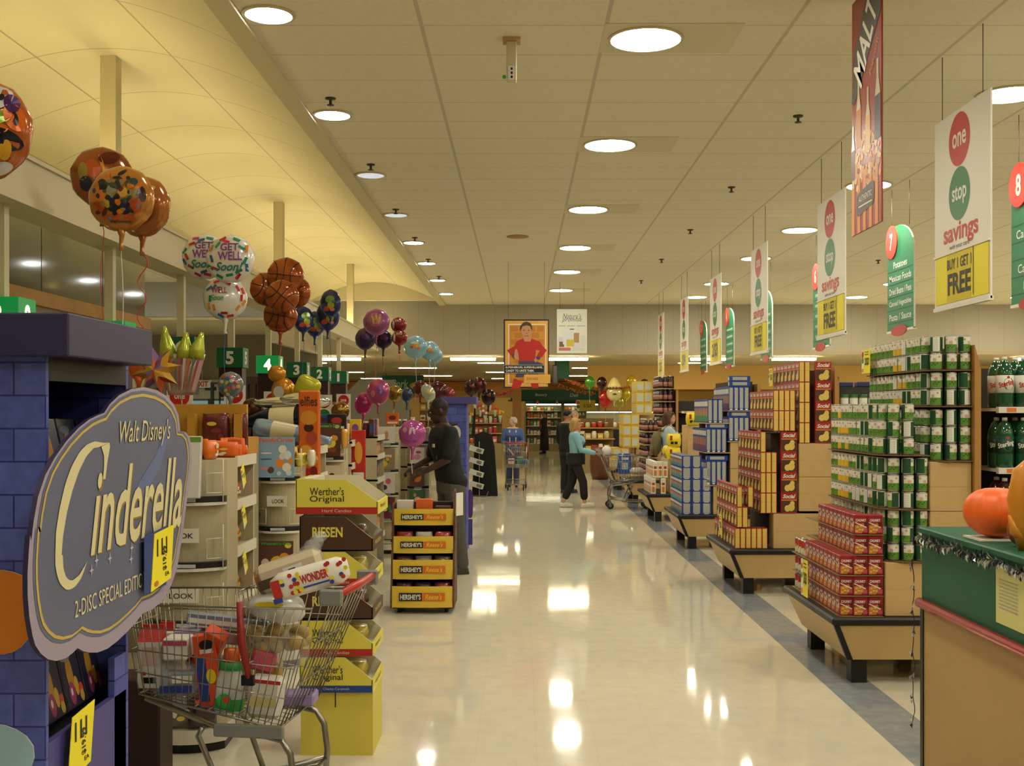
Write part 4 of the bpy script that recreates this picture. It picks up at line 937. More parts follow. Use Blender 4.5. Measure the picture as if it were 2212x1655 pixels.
for dd, mm, ex in ((.0028, mgd2, .012), (.0036, mcr, 0)):
    mb.text('inderella', fn, 3.365+ex*.4, 1.447-ex*.3, .80, .235, mm, bold=.012+ex, shear=.38, d=dd)
    mb.text("Walt Disney's", fn, 3.41+ex*.2, 1.650-ex*.1, .46, .085, mm, bold=ex*.7, shear=.3, d=dd)
mb.text('2-DISC SPECIAL EDITION', fn, 3.135, 1.207, .55, .044, mcr, d=.0036)
for (x, y) in ((640, 270), (675, 200), (770, 185), (920, 190), (925, 110)):
    u, v = c2(x, y)
    mb.poly([fn(u+a*.016, v+b*.016, -.0034) for a, b in ((1, 0), (.2, .2), (0, 1.2), (-.2, .2), (-1, 0), (-.2, -.2), (0, -1.2), (.2, -.2))], mat('sign_star', '#b9bccb', .5))
mb.build('printed_board', o)
mb = MB(); mb.box((-.10, -.05, -.05), (-.012, .0, .0), M_NAVY); mb.build('bracket', o)
def tagcard(p, w_, h_, label, blue=False):
    fn = plane_px(0, 0, 0, .002); mb = MB()
    q = [(-w_/2-.012, -h_/2), (w_/2-.02, -h_/2+.015), (w_/2+.01, h_/2), (-w_/2+.02, h_/2-.01)]
    if blue: mb.prism([(-w_*.85, -h_*.5), (w_*.2, -h_*.5), (w_*.2, h_*.52), (-w_*.85, h_*.45)], plane_px(-.002, 0, 0, .001), mat('tag_blue', '#243e7a', .5))
    mb.prism(q, fn, M_YEL); rt = lambda u, v, t: fn(-v, u, t)
    for k, (a, b, c, e) in enumerate(((.0, .06, .10, .012), (.02, .03, .06, .01), (.055, .03, .07, .012))): mb.rect(fn, -w_*.3+k*w_*.22, h_*.05, -w_*.3+k*w_*.22+.012, h_*.34, M_BLACK, .001)
    mb.text('$19.99', rt, -h_*.02, -w_*.08, h_*.42, w_*.2, M_BLACK, bold=.03, d=.001); mb.text('EA', fn, w_*.2, -h_*.3, w_*.2, h_*.07, M_BLACK, bold=.02, d=.001)
    mb.disc(fn, -w_*.32, -h_*.4, w_*.1, h_*.05, COR, .001, 10)
    return tag(mb.build('price_tag', loc=p), label, 'price tag', 'yellow price tags on the film display')
tagcard((-1.132, 3.52, 1.255), .20, .185, 'yellow price tag over a blue square on the title sign', True)
tagcard((-1.235, 3.13, .79), .17, .185, 'yellow price tag on the tray lip below the film cases')
# ================================================================== racks at the ends of the checkout lanes
M_RACK = mat('rack_cream', '#b5a988', .5); M_RACKD = mat('rack_grey', '#938a72', .6); M_WIREW = mat('wire_white', '#cfc9b4', .4)  # second rack tone: plain darker grey-beige for backs, bases and carcasses
M_LIP = mat('rack_lip', '#d8d2be', .4)
def arc_pts(cx, cy, r, a0, a1, n=12): return [(cx+r*math.cos(a0+(a1-a0)*i/n), cy+r*math.sin(a0+(a1-a0)*i/n)) for i in range(n+1)]
def rack(x0, x1, y, zt, lips, label, look=(), depth=.30, group='magazine racks at the checkout ends'):
    """curved-front magazine rack facing the camera"""
    w_ = x1-x0; o = thing('magazine_rack', label, 'magazine rack', ((x0+x1)/2, y, 0), 0, group)
    sag = w_*.22; r = (w_*w_/4+sag*sag)/(2*sag); a = math.asin(w_/2/r)
    fr = [(r*math.sin(-a+2*a*i/12), r-r*math.cos(-a+2*a*i/12)) for i in range(13)]      # y 0 at the middle, sag at the ends
    pts = fr+[(w_/2, depth), (-w_/2, depth)]
    mb = MB(); mb.ring_loft([[(x, yy+.045, z) for x, yy in pts] for z in (.12, zt)], M_RACK, True, False); mb.build('body', o)
    mb = MB(); bp = [(x*1.04, yy-.01) for x, yy in fr]+[(w_/2, depth), (-w_/2, depth)]
    mb.ring_loft([[(x, yy, z) for x, yy in bp] for z in (.05, .12)], M_LIP, True, False); mb.ring_loft([[(x*.94, yy+.03, z) for x, yy in bp] for z in (0, .05)], M_BLACK, True, False); mb.build('base', o)
    for z in lips:
        mb = MB(); q = [(x, yy-.004) for x, yy in fr]; q2 = [(x, yy+.04) for x, yy in fr][::-1]
        mb.ring_loft([[(x, yy, zz) for x, yy in q+q2] for zz in (z, z+.032)], M_BLACK, True, False)
        mb.ring_loft([[(x, yy-.003, zz) for x, yy in q+q2] for zz in (z-.012, z+.003)], M_LIP, True, False)
        mb.rect(plane_y(0, 0, -.006), -w_*.16, z+.008, w_*.2, z+.026, LBG, .0015); mb.build('shelf_lip', o)
        for s in (-1, 1):
            mb = MB()
            x = s*w_*.36; yy = (r-math.sqrt(r*r-x*x))-.012
            mb.tube([(x+s*.05, yy+.04, z+.15), (x-s*.02, yy, z+.15), (x-s*.02, yy, z+.05), (x+s*.05, yy+.04, z+.05)], .0035, M_WIREW, 5)
            mb.tube([(x+s*.055, yy+.03, z+.22), (x+s*.055, yy+.03, z+.0)], .0035, M_WIREW, 5)
            mb.build('wire_pocket', o)
    for z in look:
        mb = MB(); f = plane_y(0, 0, -.012, .006); mb.prism([(-w_*.24, z), (w_*.24, z), (w_*.24, z+.07), (-w_*.24, z+.07)], f, M_LIP); mb.text('LOOK', f, .01, z+.035, w_*.3, .026, M_BLACK, bold=.01); mb.build('title_plate', o)
    return o
def mag(p, w_, h_, label, base, title, tcol, blobs, tilt=.12, cat='magazine', name='magazine', group='magazines in the checkout racks'):
    mb = MB(); mb.box((-w_/2, 0, 0), (w_/2, .006, h_), mat('mag'+base, base, .3)); f = plane_y(0, 0, 0)
    if title: mb.text(title, f, 0, h_*.91, w_*.9, h_*.12, mat('magt'+tcol, tcol, .4), bold=.025, d=.001)
    for (u, v, a, b, c) in blobs: mb.disc(f, u*w_, v*h_, a*w_, b*w_, mat('magc'+c, c, .4), .0008+abs(u)*.0003, 12)
    o = mb.build(name, loc=p); o.rotation_euler.x = -tilt; return tag(o, label, cat, group)
# lane rack nearest the camera
rack(-1.90, -1.50, 5.55, 1.47, (1.255, .925, .63, .33), 'cream curved magazine rack nearest the viewer, behind the loaded cart', (1.06, .76))
# candy shelf beside it
def shelf_unit(x1, y0, y1, x0, zs, zt, label):
    o = thing('candy_shelf', label, 'candy shelf', (x1, y0, 0), 0, 'candy shelves at the checkout ends'); d = x1-x0
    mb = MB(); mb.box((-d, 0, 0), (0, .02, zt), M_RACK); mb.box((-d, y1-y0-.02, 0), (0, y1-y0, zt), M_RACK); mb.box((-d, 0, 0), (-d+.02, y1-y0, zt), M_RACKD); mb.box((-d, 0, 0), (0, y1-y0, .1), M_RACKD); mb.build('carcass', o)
    for z in zs+(zt,): mb = MB(); mb.box((-d, .0, z-.02), (.012, y1-y0, z), M_RACK); mb.box((.0, 0, z-.045), (.014, y1-y0, z+.012), M_LIP); mb.build('shelf', o)
    return o
shelf_unit(-1.515, 5.90, 6.32, -1.85, (.42, .71, .985, 1.235), 1.465, 'cream open candy shelf behind the nearest magazine rack')
CANC = ['#d8611f', '#e0782a', '#c94a1c', '#d99a2a', '#b32a22', '#e2b13a']
def candy_bag(p, w_, d_, h_, col, label, rz=0, group='candy bags on the checkout shelves', name='candy_bag', lay=False, seed=0, prints=True):
    rr = random.Random(seed*7+3); m = mat('candy'+col, col, .25, coat=.3)
    mb = MB(); n = 12; R = []
    for i in range(7):
        t = i/6; s = math.sin(PI*min(max(t, .06), .94))**.4
        R.append([(math.copysign(abs(math.cos(2*PI*k/n))**.6, math.cos(2*PI*k/n))*w_/2*(.85+.15*s)*(1+rr.uniform(-.06, .06)), math.copysign(abs(math.sin(2*PI*k/n))**.8, math.sin(2*PI*k/n))*d_/2*(.1+.9*s)*(1+rr.uniform(-.12, .12)), h_*t*(1+rr.uniform(-.02, .02))) for k in range(n)])
    mb.ring_loft(R, m)
    if prints:
        f = plane_y(0, 0, -d_*.52)
        for q in range(4):
            c = rr.choice(['#d9b64a', '#5a2418', '#d8cfae', '#7d2b1c', '#c9401e']); u = rr.uniform(-.25, .25)*w_; v = rr.uniform(.2, .8)*h_; mb.disc(f, u, v, w_*rr.uniform(.08, .2), h_*rr.uniform(.06, .14), mat('candyp'+c, c, .4), .0005+q*.0006, 9)
    o = mb.build(name, loc=p); o.rotation_euler = (PI/2 if lay else 0, 0, rz)
    return tag(o, label, 'candy bag', group)
k = 0
for i in range(11):
    candy_bag((-1.57-.075*(i % 3), 5.935+.034*i, 1.467), .13, .045, (.085, .06, .10, .07)[i % 4], '#e0661e', 'orange wrapped candy bag heaped on the candy shelf top, %s from the near end' % nth(i), 1.1*math.sin(i*2), seed=i)
for i in range(4): candy_bag((-1.80+.07*i, 5.70, 1.472), .12, .07, .075+.02*(i % 2), '#e07020', 'orange wrapped candy bag lying above the nearest magazine rack, %s along' % nth(i), .5*i, seed=20+i)
for z, nm in ((1.237, 'top'), (.987, 'second'), (.712, 'third'), (.422, 'fourth')):
    for j in range(2): candy_bag((-1.60, 5.98+.19*j, z), .15, .08, .09, CANC[(j*2+int(z*10)) % 6], 'shiny orange candy bag on the %s shelf of the candy shelf, %s' % (nm, ('near', 'far')[j]), PI/2, seed=int(z*100)+j)
for i, z in enumerate((1.42, 1.20, .95, .68)):
    mb = MB(); T = Matrix.Rotation(.5, 4, 'X'); f = plane_px(0, 0, 0, .002); g_ = lambda u, v, t: T @ f(u, v, t)
    mb.prism([(-.035, -.12), (.035, -.12), (.035, 0), (-.035, 0)], g_, M_YEL); mb.rect(g_, -.035, -.12, -.012, 0, M_OFFW); mb.disc(g_, -.024, -.02, .01, .01, M_RED, .0015, 8); mb.disc(g_, -.024, -.045, .01, .01, M_SGREEN, .0015, 8); mb.text('2/$1', g_, .01, -.06, .03, .03, M_BLACK, bold=.02, d=.0015)
    tag(mb.build('price_card', loc=(-1.49, 5.95+.02*i, z)), 'small slanted yellow price card hanging from the candy shelf, %s from the top' % nth(i), 'price card', 'yellow shelf price cards')
# packages standing in the nearest rack
mb = MB(); mb.bbox((-.13, 0, 0), (.13, .03, .31), mat('pack_white', '#cfccc4', .2, coat=.5), .004); f = plane_y(0, 0, 0); mb.rect(f, -.13, .28, .13, .305, LIME, .001); mb.text('en', f, .03, .235, .09, .05, COR, bold=.02); mb.disc(f, .05, .15, .035, .03, mat('pack_lime', '#b5c83a', .4), .001); mb.disc(f, -.02, .09, .06, .07, LBW, .0012); mb.rect(f, -.12, .01, -.03, .07, SPK, .001)
p = mb.build('toy_pack', loc=(-1.72, 5.50, 1.285)); p.rotation_euler.x = -.12; tag(p, 'white plastic toy pack with orange lettering in the nearest rack', 'pack')
for i in range(3): candy_bag((-1.82+.11*i, 5.60, .14), .15, .12, .14+.03*i, ('#4a4a52', '#777a80', '#3d2a2a')[i], 'dark wrapped sweets bag at the foot of the nearest rack, %s along' % nth(i), .3*i, seed=40+i)
# lane racks further back
rack(-1.76, -1.49, 7.42, 1.34, (1.245, .91, .61, .30), 'cream magazine rack holding the blue cookery magazine', (1.08,))
mag((-1.63, 7.385, 1.275), .25, .27, 'blue cookery magazine with white plates in the second rack', '#7f9fb5', 'FamilyCircle', '#d8541e', [(.18, .70, .11, .11, '#d8d4c8'), (.32, .55, .10, .12, '#c7d2d8'), (.18, .52, .09, .09, '#d5c8b4'), (.12, .35, .12, .12, '#d9822a'), (.3, .25, .12, .12, '#ddd6c4'), (-.12, .18, .09, .09, '#5c3a28'), (.4, .4, .07, .09, '#d5862e'), (-.3, .22, .12, .04, '#c9808a'), (-.25, .6, .16, .02, '#d9d6cc'), (-.25, .45, .16, .02, '#41566a'), (.36, .12, .08, .08, '#c4ccd0'), (.1, .1, .06, .06, '#b9c4c8')])
mag((-1.63, 7.39, .64), .23, .21, 'dark magazine with a green title and yellow flowers in the second rack', '#5a3a30', "Woman's Day", '#2fa04a', [(.05, .35, .2, .17, '#d9b02c'), (.25, .5, .14, .12, '#cf8f24'), (-.3, .3, .12, .14, '#c9bfae'), (.35, .86, .1, .08, '#d9c438'), (.3, .2, .12, .1, '#b5741e')])
rack(-1.74, -1.50, 9.35, 1.40, (1.30, .98, .66, .34), 'cream magazine rack behind the tall orange hanging pack', (1.1,))
mag((-1.62, 9.315, 1.335), .22, .28, 'dark food magazine with a green banner in the third rack', '#54301f', "Woman's Day", '#39b04c', [(.1, .4, .22, .2, '#d6bd34'), (.25, .55, .15, .12, '#c99028'), (.2, .2, .15, .1, '#7c3a1e'), (-.3, .35, .12, .16, '#b9452e'), (-.3, .2, .1, .08, '#c5b5a0'), (.36, .9, .09, .07, '#d9c438')])
rack(-1.74, -1.47, 13.3, 1.52, (1.30, .98, .70, .40, .14), 'cream magazine rack beside the employee', (1.12,))
rack(-1.42, -1.15, 13.9, 1.50, (1.30, 1.02, .74, .46, .18), 'second cream magazine rack beside the employee, nearer the aisle', ())
mag((-1.60, 13.27, .73), .2, .24, 'white magazine with a pink heart in the employee side rack', '#cfcac2', '', '#8a8478', [(.1, .6, .16, .18, '#c9547a'), (-.15, .3, .2, .16, '#3a3440')])
mag((-1.29, 13.87, .77), .18, .22, 'dark magazine with orange fruit in the aisle side rack', '#5b3b22', '', '#111111', [(0, .5, .3, .3, '#cf7a1e'), (.2, .7, .15, .15, '#c9a02e')])
mag((-1.29, 13.87, 1.06), .18, .2, 'white and pink magazine in the aisle side rack', '#d3cbc6', '', '#111111', [(0, .4, .25, .2, '#c78a9a'), (.1, .7, .2, .1, '#b03a3a')])
mag((-1.60, 13.27, 1.33), .2, .2, 'white card pack in the upper pocket beside the employee', '#d0c8ba', '', '#111111', [(0, .5, .12, .25, '#b9866a'), (-.1, .2, .3, .06, '#6a6a70')])
for i, (y, x1) in enumerate(((7.8, -1.47), (9.7, -1.48), (11.6, -1.5), (14.4, -1.35))):
    shelf_unit(x1, y, y+.6, x1-.4, (.4, .7, 1.0, 1.25), 1.45, 'cream candy shelf behind the %s checkout rack' % nth(i+1))
# pegged candy strip on the left of the second rack
o = thing('peg_strip', 'black upright strip with rows of white wire candy pockets', 'candy strip', (-1.83, 7.38, 0))
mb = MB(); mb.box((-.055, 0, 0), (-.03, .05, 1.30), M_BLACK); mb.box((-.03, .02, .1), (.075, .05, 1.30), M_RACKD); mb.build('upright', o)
cc = ['#8a5aa8', '#c94a6a', '#a84a2a', '#c96a2a', '#b9476a', '#7a4a9a', '#c0582a', '#b02a3a']
for i in range(8):
    z = 1.18-i*.15; mb = MB(); mb.tube([(-.02, -.01, z+.09), (-.02, -.035, z), (.06, -.035, z), (.06, -.01, z+.09)], .003, M_WIREW, 5); mb.build('wire_pocket', o)
    candy_bag((-1.81, 7.37, z+.004), .07, .03, .10, cc[i], 'small bright candy packet in the black strip, %s from the top' % nth(i), 0, seed=60+i)
mb = MB(); mb.box((-.12, 0, 0), (.12, .012, .16), M_YEL); f = plane_y(0, 0, 0); mb.disc(f, 0, .08, .05, .05, CRD, .001); mb.disc(f, .04, .05, .03, .03, COR, .0014)
tag(mb.build('yellow_pack', loc=(-1.82, 7.5, 1.31)), 'yellow hanging pack with red print left of the blue magazine', 'pack')
# ocher candy stand behind the nearest rack
o = thing('candy_stand', 'ocher cardboard candy stand with dark red bags above the nearest lane', 'candy stand', (-2.05, 6.9, 0))
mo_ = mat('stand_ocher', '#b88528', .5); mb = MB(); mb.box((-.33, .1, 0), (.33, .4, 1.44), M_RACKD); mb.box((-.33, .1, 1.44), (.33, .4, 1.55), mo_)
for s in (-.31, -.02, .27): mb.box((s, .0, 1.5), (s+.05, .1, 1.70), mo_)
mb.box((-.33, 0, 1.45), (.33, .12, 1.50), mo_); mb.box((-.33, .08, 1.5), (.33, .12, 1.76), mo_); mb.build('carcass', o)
for i, x in enumerate((-2.24, -1.90, -1.75)): candy_bag((x, 6.94, 1.502), .17 if i < 2 else .1, .06, .20, '#5e1f1c', 'dark red candy bag on the ocher stand, %s along' % nth(i), 0, seed=80+i)
# checkout counters, registers hidden behind the racks
for i in range(7):
    y = 7.9+i*1.9
    o = thing('checkout_counter', 'beige checkout counter with a black belt, lane %s from the near end' % nth(i), 'checkout counter', (-3.0, y, 0), 0, 'checkout counters')
    mb = MB(); mb.bbox((-1.15, 0, .0), (.95, .55, .86), mat('counter_beige', '#a2957a', .5), .01); mb.build('body', o)
    mb = MB(); mb.box((-1.1, .06, .86), (.92, .49, .89), M_BLACK); mb.build('belt', o)
    mb = MB(); mb.bbox((-.5, .15, .89), (-.2, .45, 1.22), mat('register_grey', '#4c4a45', .5), .01); mb.box((-.45, .13, 1.25), (-.15, .2, 1.45), M_BLACK); mb.box((-.32, .18, 1.2), (-.28, .24, 1.3), M_BLACK); mb.build('register', o)
# lane number signs on posts hung from the beam
nums = ['8', '7', '6', '5', '4', '3', '2', '1']
M_LIT = mat('lit_green', '#0e7a3c', .4, emit=.55, ecol='#0f8a40'); M_LITN = mat('lit_numeral', '#fff4c8', .4, emit=3.5, ecol='#ffedb0'); M_MAR = mat('sign_maroon', '#2a1014', .5)
for i, n in enumerate(nums):
    y = 7.28+1.93*i; lit = n in ('8', '7', '4'); top = 2.44 if i > 2 else 2.46
    o = thing('lane_sign', ('lit' if lit else 'unlit')+' green checkout lane sign numbered %s on a cream post' % n, 'lane sign', (-3.40, y, 2.2), 0, 'checkout lane signs')
    mb = MB(); mb.box((-.035, -.035, .26), (.035, .035, HC+1.36-2.2), M_CREAM); mb.build('post', o)
    mb = MB(); mb.bbox((-.14, -.13, .02), (.17, .13, .255), M_LIT if lit else M_GREEN, .004)
    f = plane_y(0, 0, -.13); mb.text(n, f, .015, .135, .045 if n == '1' else .095, .155, M_LITN if lit else M_WHITE, bold=.04); f2 = plane_px(.17, 0, 0); mb.text(n, f2, 0, .135, .04 if n == '1' else .08, .155, M_LITN if lit else M_WHITE, bold=.04); mb.build('number_box', o)
    mb = MB(); mb.box((-.12, -.10, -.32), (.15, .10, .02), M_MAR); mb.build('lower_box', o)
    mb = MB(); mb.cyl((.015, 0, -1.32), (.015, 0, -.32), .02, M_BLACK, n=8); mb.build('stem', o)
# small white cards with red discs at the lanes
for i, (x, y, Y) in enumerate(((507, 858, 11.4), (590, 868, 13.0), (700, 872, 15.2), (742, 868, 17.2), (388, 862, 9.4))):
    p = P(x, y, Y); o = thing('lane_card', 'small white card with red and green discs above the checkouts, %s' % ('behind the printed balloon', 'beside the gold balloon', 'right of the yellow balloon', 'behind the gold round balloon', 'left of the entrance doors')[i], 'card', p, 0, 'small disc cards above the checkouts')
    f = plane_y(0, 0, 0, .006); mb = MB(); mb.prism([(-.11, -.28), (.11, -.28), (.11, .12), (-.11, .12)], f, M_OFFW); mb.disc(f, 0, .02, .085, .085, M_RED, .001, 16); mb.disc(f, 0, -.16, .085, .085, M_SGREEN, .001, 16); mb.text('one', f, 0, .02, .09, .04, M_OFFW, bold=.02, d=.002); mb.build('board', o)
    mb = MB(); mb.cyl((0, .015, -p.z), (0, .015, .1), .012, M_GREYM, n=6); mb.build('post', o)
# bottle shaped packs, tall orange pack
def foil_bottle(p, ln, r, body, lab, label, ang):
    mb = MB(); mb.lathe([(.01, 0), (r*.9, .02), (r, .06), (r, ln*.25), (r*.98, ln*.55), (r*.85, ln*.66), (r*.45, ln*.82), (r*.4, ln*.97), (r*.42, ln), (.01, ln*1.005)], [body, body, body, lab, body, body, body, body, body], n=20, T=Matrix.Rotation(ang, 4, 'Y'))
    return tag(mb.build('bottle_balloon', loc=p), label, 'balloon', 'bottle shaped foil balloons')
mfb = mat('foil_navy', '#1c2136', .12, .7); mfl = mat('foil_lightblue', '#8fa5bd', .15, .5); mfs = mat('foil_silver', '#c8c8c4', .12, .9); mfc = mat('foil_cream', '#c9be8d', .3)
foil_bottle((-1.52, 8.3, 1.66), .62, .10, mfb, mfc, 'dark blue bottle-shaped foil balloon with a cream label, lying above the racks', -PI/2-.05)
foil_bottle((-1.95, 8.1, 1.60), .58, .075, mfl, mfc, 'pale blue bottle-shaped foil balloon with a cream label, lying in front of the dark one', PI/2+.18)
mb = MB(); mb.ball((0, 0, 0), (.30, .05, .05), mfs, 16, 8); mb.ball((.1, -.02, .02), (.2, .05, .06), mfs, 16, 8); tag(mb.build('foil_wrap', loc=(-1.72, 8.35, 1.775)), 'crumpled silver foil lying on the bottle balloons', 'foil')
o = thing('candy_pack', 'tall orange hanging candy pack beside the bottle balloons', 'candy pack', (-1.47, 7.75, 1.20))
mb = MB(); mb.bbox((-.072, -.03, 0), (.072, .03, .66), mat('pack_orange', '#c9611c', .3), .01); f = plane_y(0, 0, -.03); mb.text('elfies', f, 0, .585, .12, .07, mat('pack_brown', '#4f2514', .4), bold=.02)
for (u, v, a, b, c) in ((0, .47, .06, .05, '#c98a2a'), (.0, .40, .035, .03, '#3a1c10'), (.02, .33, .04, .05, '#a5402a'), (-.02, .24, .045, .04, '#d09a3a'), (.015, .18, .05, .04, '#d6b22e'), (0, .07, .065, .05, '#b3231c'), (.035, .1, .025, .035, '#7a1c14')): mb.disc(f, u, v, a, b, mat('candyp'+c, c, .4), .001+v*.001, 14)
mb.build('bag', o); mb = MB(); mb.cyl((0, .05, -1.2), (0, .05, .64), .012, M_GREYM, n=6); mb.build('pole', o)
# ================================================================== butterscotch tower
YW = mat('tray_yellow', '#d9cb4c', .5); YW2 = mat('base_yellow', '#cfc04e', .55); BRN = mat('tray_brown', '#4a2f1c', .5); WIN = mat('tray_inner', '#cdc6a8', .6); BLU = mat('tray_blue', '#24418a', .5); CRED = mat('tray_red', '#a8281e', .5); INKB = mat('tray_ink', '#2a2412', .5)
o = thing('candy_tower', 'tall tower of yellow and brown cardboard candy trays on a yellow base', 'display stand', (-1.095, 5.54, 0))
mb = MB(); mb.box((0, 0, 0), (.36, .36, .315), YW2); mb.add([(.17, -.001, .24), (.176, -.001, .24), (.176, -.001, .315), (.17, -.001, .315)], [(0, 1, 2, 3)], INKB); mb.build('base', o)
mb = MB(); mb.box((.01, .02, .315), (.06, .34, 1.38), WIN); mb.build('core', o)
def ctray(z, h, col, stripe, l1, l2, sub, wx=.36, x0=0.0, inkc=INKB):
    mb = MB(); w_ = wx; a = w_*.62
    prof = [(x0, 0), (x0+w_, 0), (x0+w_, h*.36), (x0+a, h), (x0, h)]
    for y, th in ((-.02, .006), (.37, .006)):
        vs = [(x, y, z+v) for x, v in prof]+[(x, y+th, z+v) for x, v in prof]; n = 5
        mb.add(vs, [(4, 3, 2, 1, 0)[::-1], (9, 8, 7, 6, 5)]+[(i, i+n, (i+1) % n+n, (i+1) % n) for i in range(n)], [col, WIN]+[WIN]*5 if y < 0 else [WIN, col]+[WIN]*5)
    mb.box((x0+w_-.004, -.02, z), (x0+w_+.004, .376, z+h*.36), col); mb.box((x0-.002, -.02, z), (x0+.004, .376, z+h), col); mb.box((x0, -.02, z), (x0+w_, .376, z+.006), WIN)
    f = plane_y(0, z, -.02); ink = inkc
    if stripe: mb.rect(f, x0, 0, x0+w_, h*.2, stripe, .001); mb.text(sub, f, x0+w_*.5, h*.1, w_*.36, h*.09, WIN, d=.002)
    mb.text(l1, f, x0+w_*.38, h*(.66 if l2 else .55), w_*.42, h*(.23 if l2 else .3), ink, d=.002, bold=.005 if l2 else .03)
    if l2: mb.text(l2, f, x0+w_*.38, h*.42, w_*.42, h*.22, ink, d=.002, bold=.005)
    f3 = plane_px(x0+w_+.004, 0, z); mb.text(l1, f3, .17, h*.2, .22, h*.12, ink, d=.001)
    mb.build('tray', o)
ctray(.318, .175, YW, BLU, "Werther's", 'Original', 'Chewy Caramels'); ctray(.500, .175, YW, CRED, "Werther's", 'Original', 'Hard Candies'); ctray(.682, .165, BRN, None, 'RIESEN', '', '', inkc=YW); ctray(.852, .165, YW, CRED, "Werther's", 'Original', 'Hard Candies'); ctray(1.022, .17, BRN, None, 'RIESEN', '', '', inkc=YW)
ctray(1.205, .172, YW, CRED, "Werther's", 'Original', 'Hard Candies', wx=.405, x0=-.02)
for i, z in enumerate((.33, .512, .695, .865, 1.035)):
    candy_bag((-1.095+.20, 5.72, z), .22, .28, .10, ('#c9b43a', '#c9b43a', '#5a3620', '#c9b43a', '#5a3620')[i], 'bag of wrapped caramels in the candy tower, %s tray up' % nth(i), 0, group='caramel bags in the candy tower', seed=90+i)
# ================================================================== chocolate stand
o = thing('chocolate_stand', 'low stand of four yellow trays of chocolate on casters', 'display stand', (-.83, 9.4, 0))
HY = mat('choc_yellow', '#d8b83a', .5); HB = mat('choc_brown', '#5e3820', .6); HBK = mat('choc_black', '#2c1d15', .5); HOR = mat('choc_orange', '#cf6a1c', .5)
W = .255
for s in (-1, 1):
    mb = MB(); pr = [(.0, .05), (-.02, .12), (.04, .30), (.06, .45), (.12, .60), (.12, .78), (.16, .90), (.20, 1.02), (.28, 1.04), (.42, .90), (.42, .05)]
    if s < 0: pr = [(y, min(z, .92)) for y, z in pr]
    x = s*(W+.008); mb.ring_loft([[(x+dx, y, z) for y, z in pr] for dx in (-.008, .008)], HB, True, False)
    for q in range(9): mb.poly([(x+s*.009, .06+.02*math.sin(q)+.03, .1+q*.09), (x+s*.009, .2, .12+q*.09), (x+s*.009, .2, .15+q*.09), (x+s*.009, .09, .14+q*.09)], mat('choc_tan', '#8a5c38', .6))
    mb.build('side_panel', o)
mb = MB(); mb.box((-W, .34, .05), (W, .42, .92), HBK); mb.box((-W, .05, .035), (W, .42, .06), HBK); mb.build('back_panel', o)
for i, (z, y, h) in enumerate(((.055, -.01, .18), (.285, .05, .165), (.50, .10, .145), (.735, .15, .14))):
    mb = MB(); n = 8
    fr = [(-W+2*W*j/n, y-.018*math.sin(PI*j/n)) for j in range(n+1)]
    mb.ring_loft([[(x, yy, zz) for x, yy in fr]+[(x, yy+.006, zz) for x, yy in fr[::-1]] for zz in (z, z+h)], HY, True, False)
    mb.box((-W, y+.006, z), (W, .34, z+.008), HBK)
    yt = y-.0205; f = plane_y(0, z, yt)
    mb.rect(f, -W*.76, h*.32, -W*.0, h*.70, HBK, .001); mb.rect(f, 0, h*.32, W*.76, h*.70, HOR, .001)
    mb.text("HERSHEY'S", f, -W*.38, h*.51, W*.68, h*.25, LBW, bold=.03, d=.002); mb.text("Reese's", f, W*.38, h*.52, W*.56, h*.27, mat('choc_lemon', '#e2c13a', .4), bold=.015, shear=.3, d=.002)
    mb.build('tray', o)
for x in (-.2, .2):
    for y in (.08, .36): mb = MB(); mb.cyl((x-.015, y, .025), (x+.015, y, .025), .025, M_BLACK, n=12); mb.box((x-.012, y-.012, .03), (x+.012, y+.012, .06), M_GREYM); mb.build('caster', o)
cols = [['#3a251a', '#3a2a22', '#7a2420'], ['#4a2a20', '#8c8078', '#5a4a38'], ['#8a2a1e', '#b8ac9c', '#a83a34'], ['#c9bfae', '#cf5f1c', '#4a3222']]
for i, (z, y) in enumerate(((.065, .09), (.295, .14), (.51, .18), (.745, .22))):
    for j in range(3):
        x = -.83+(-.165+.165*j)
        if i == 3: mb = MB(); c = cols[i][j]; mb.bbox((-.07, -.05, 0), (.07, .05, (.20, .21, .15)[j]), mat('cb'+c, c, .4), .004); mb.rect(plane_y(0, 0, -.05), -.06, .10, .06, .13 if j else .06, mat('candyp#c9401e', '#c9401e'), .001); tag(mb.build('chocolate_box', loc=(x, 9.4+y, z)), 'box of chocolate in the top tray, %s from the left' % nth(j), 'box', 'chocolate boxes in the top tray')
        else: candy_bag((x, 9.4+y, z), .15, .10, .19-.012*i, cols[i][j], 'bag of chocolate in tray %s from the bottom, %s from the left' % (nth(i), nth(j)), 0, group='chocolate bags in the yellow trays', seed=100+i*5+j)
mb = MB(); mb.box((0, -.08, -.1), (.003, .08, .1), M_OFFW); q = mb.build('paper_sheet', loc=(-.545, 9.72, .90)); q.rotation_euler.z = -.5; tag(q, 'white paper sheet hanging at the side of the chocolate stand', 'paper')
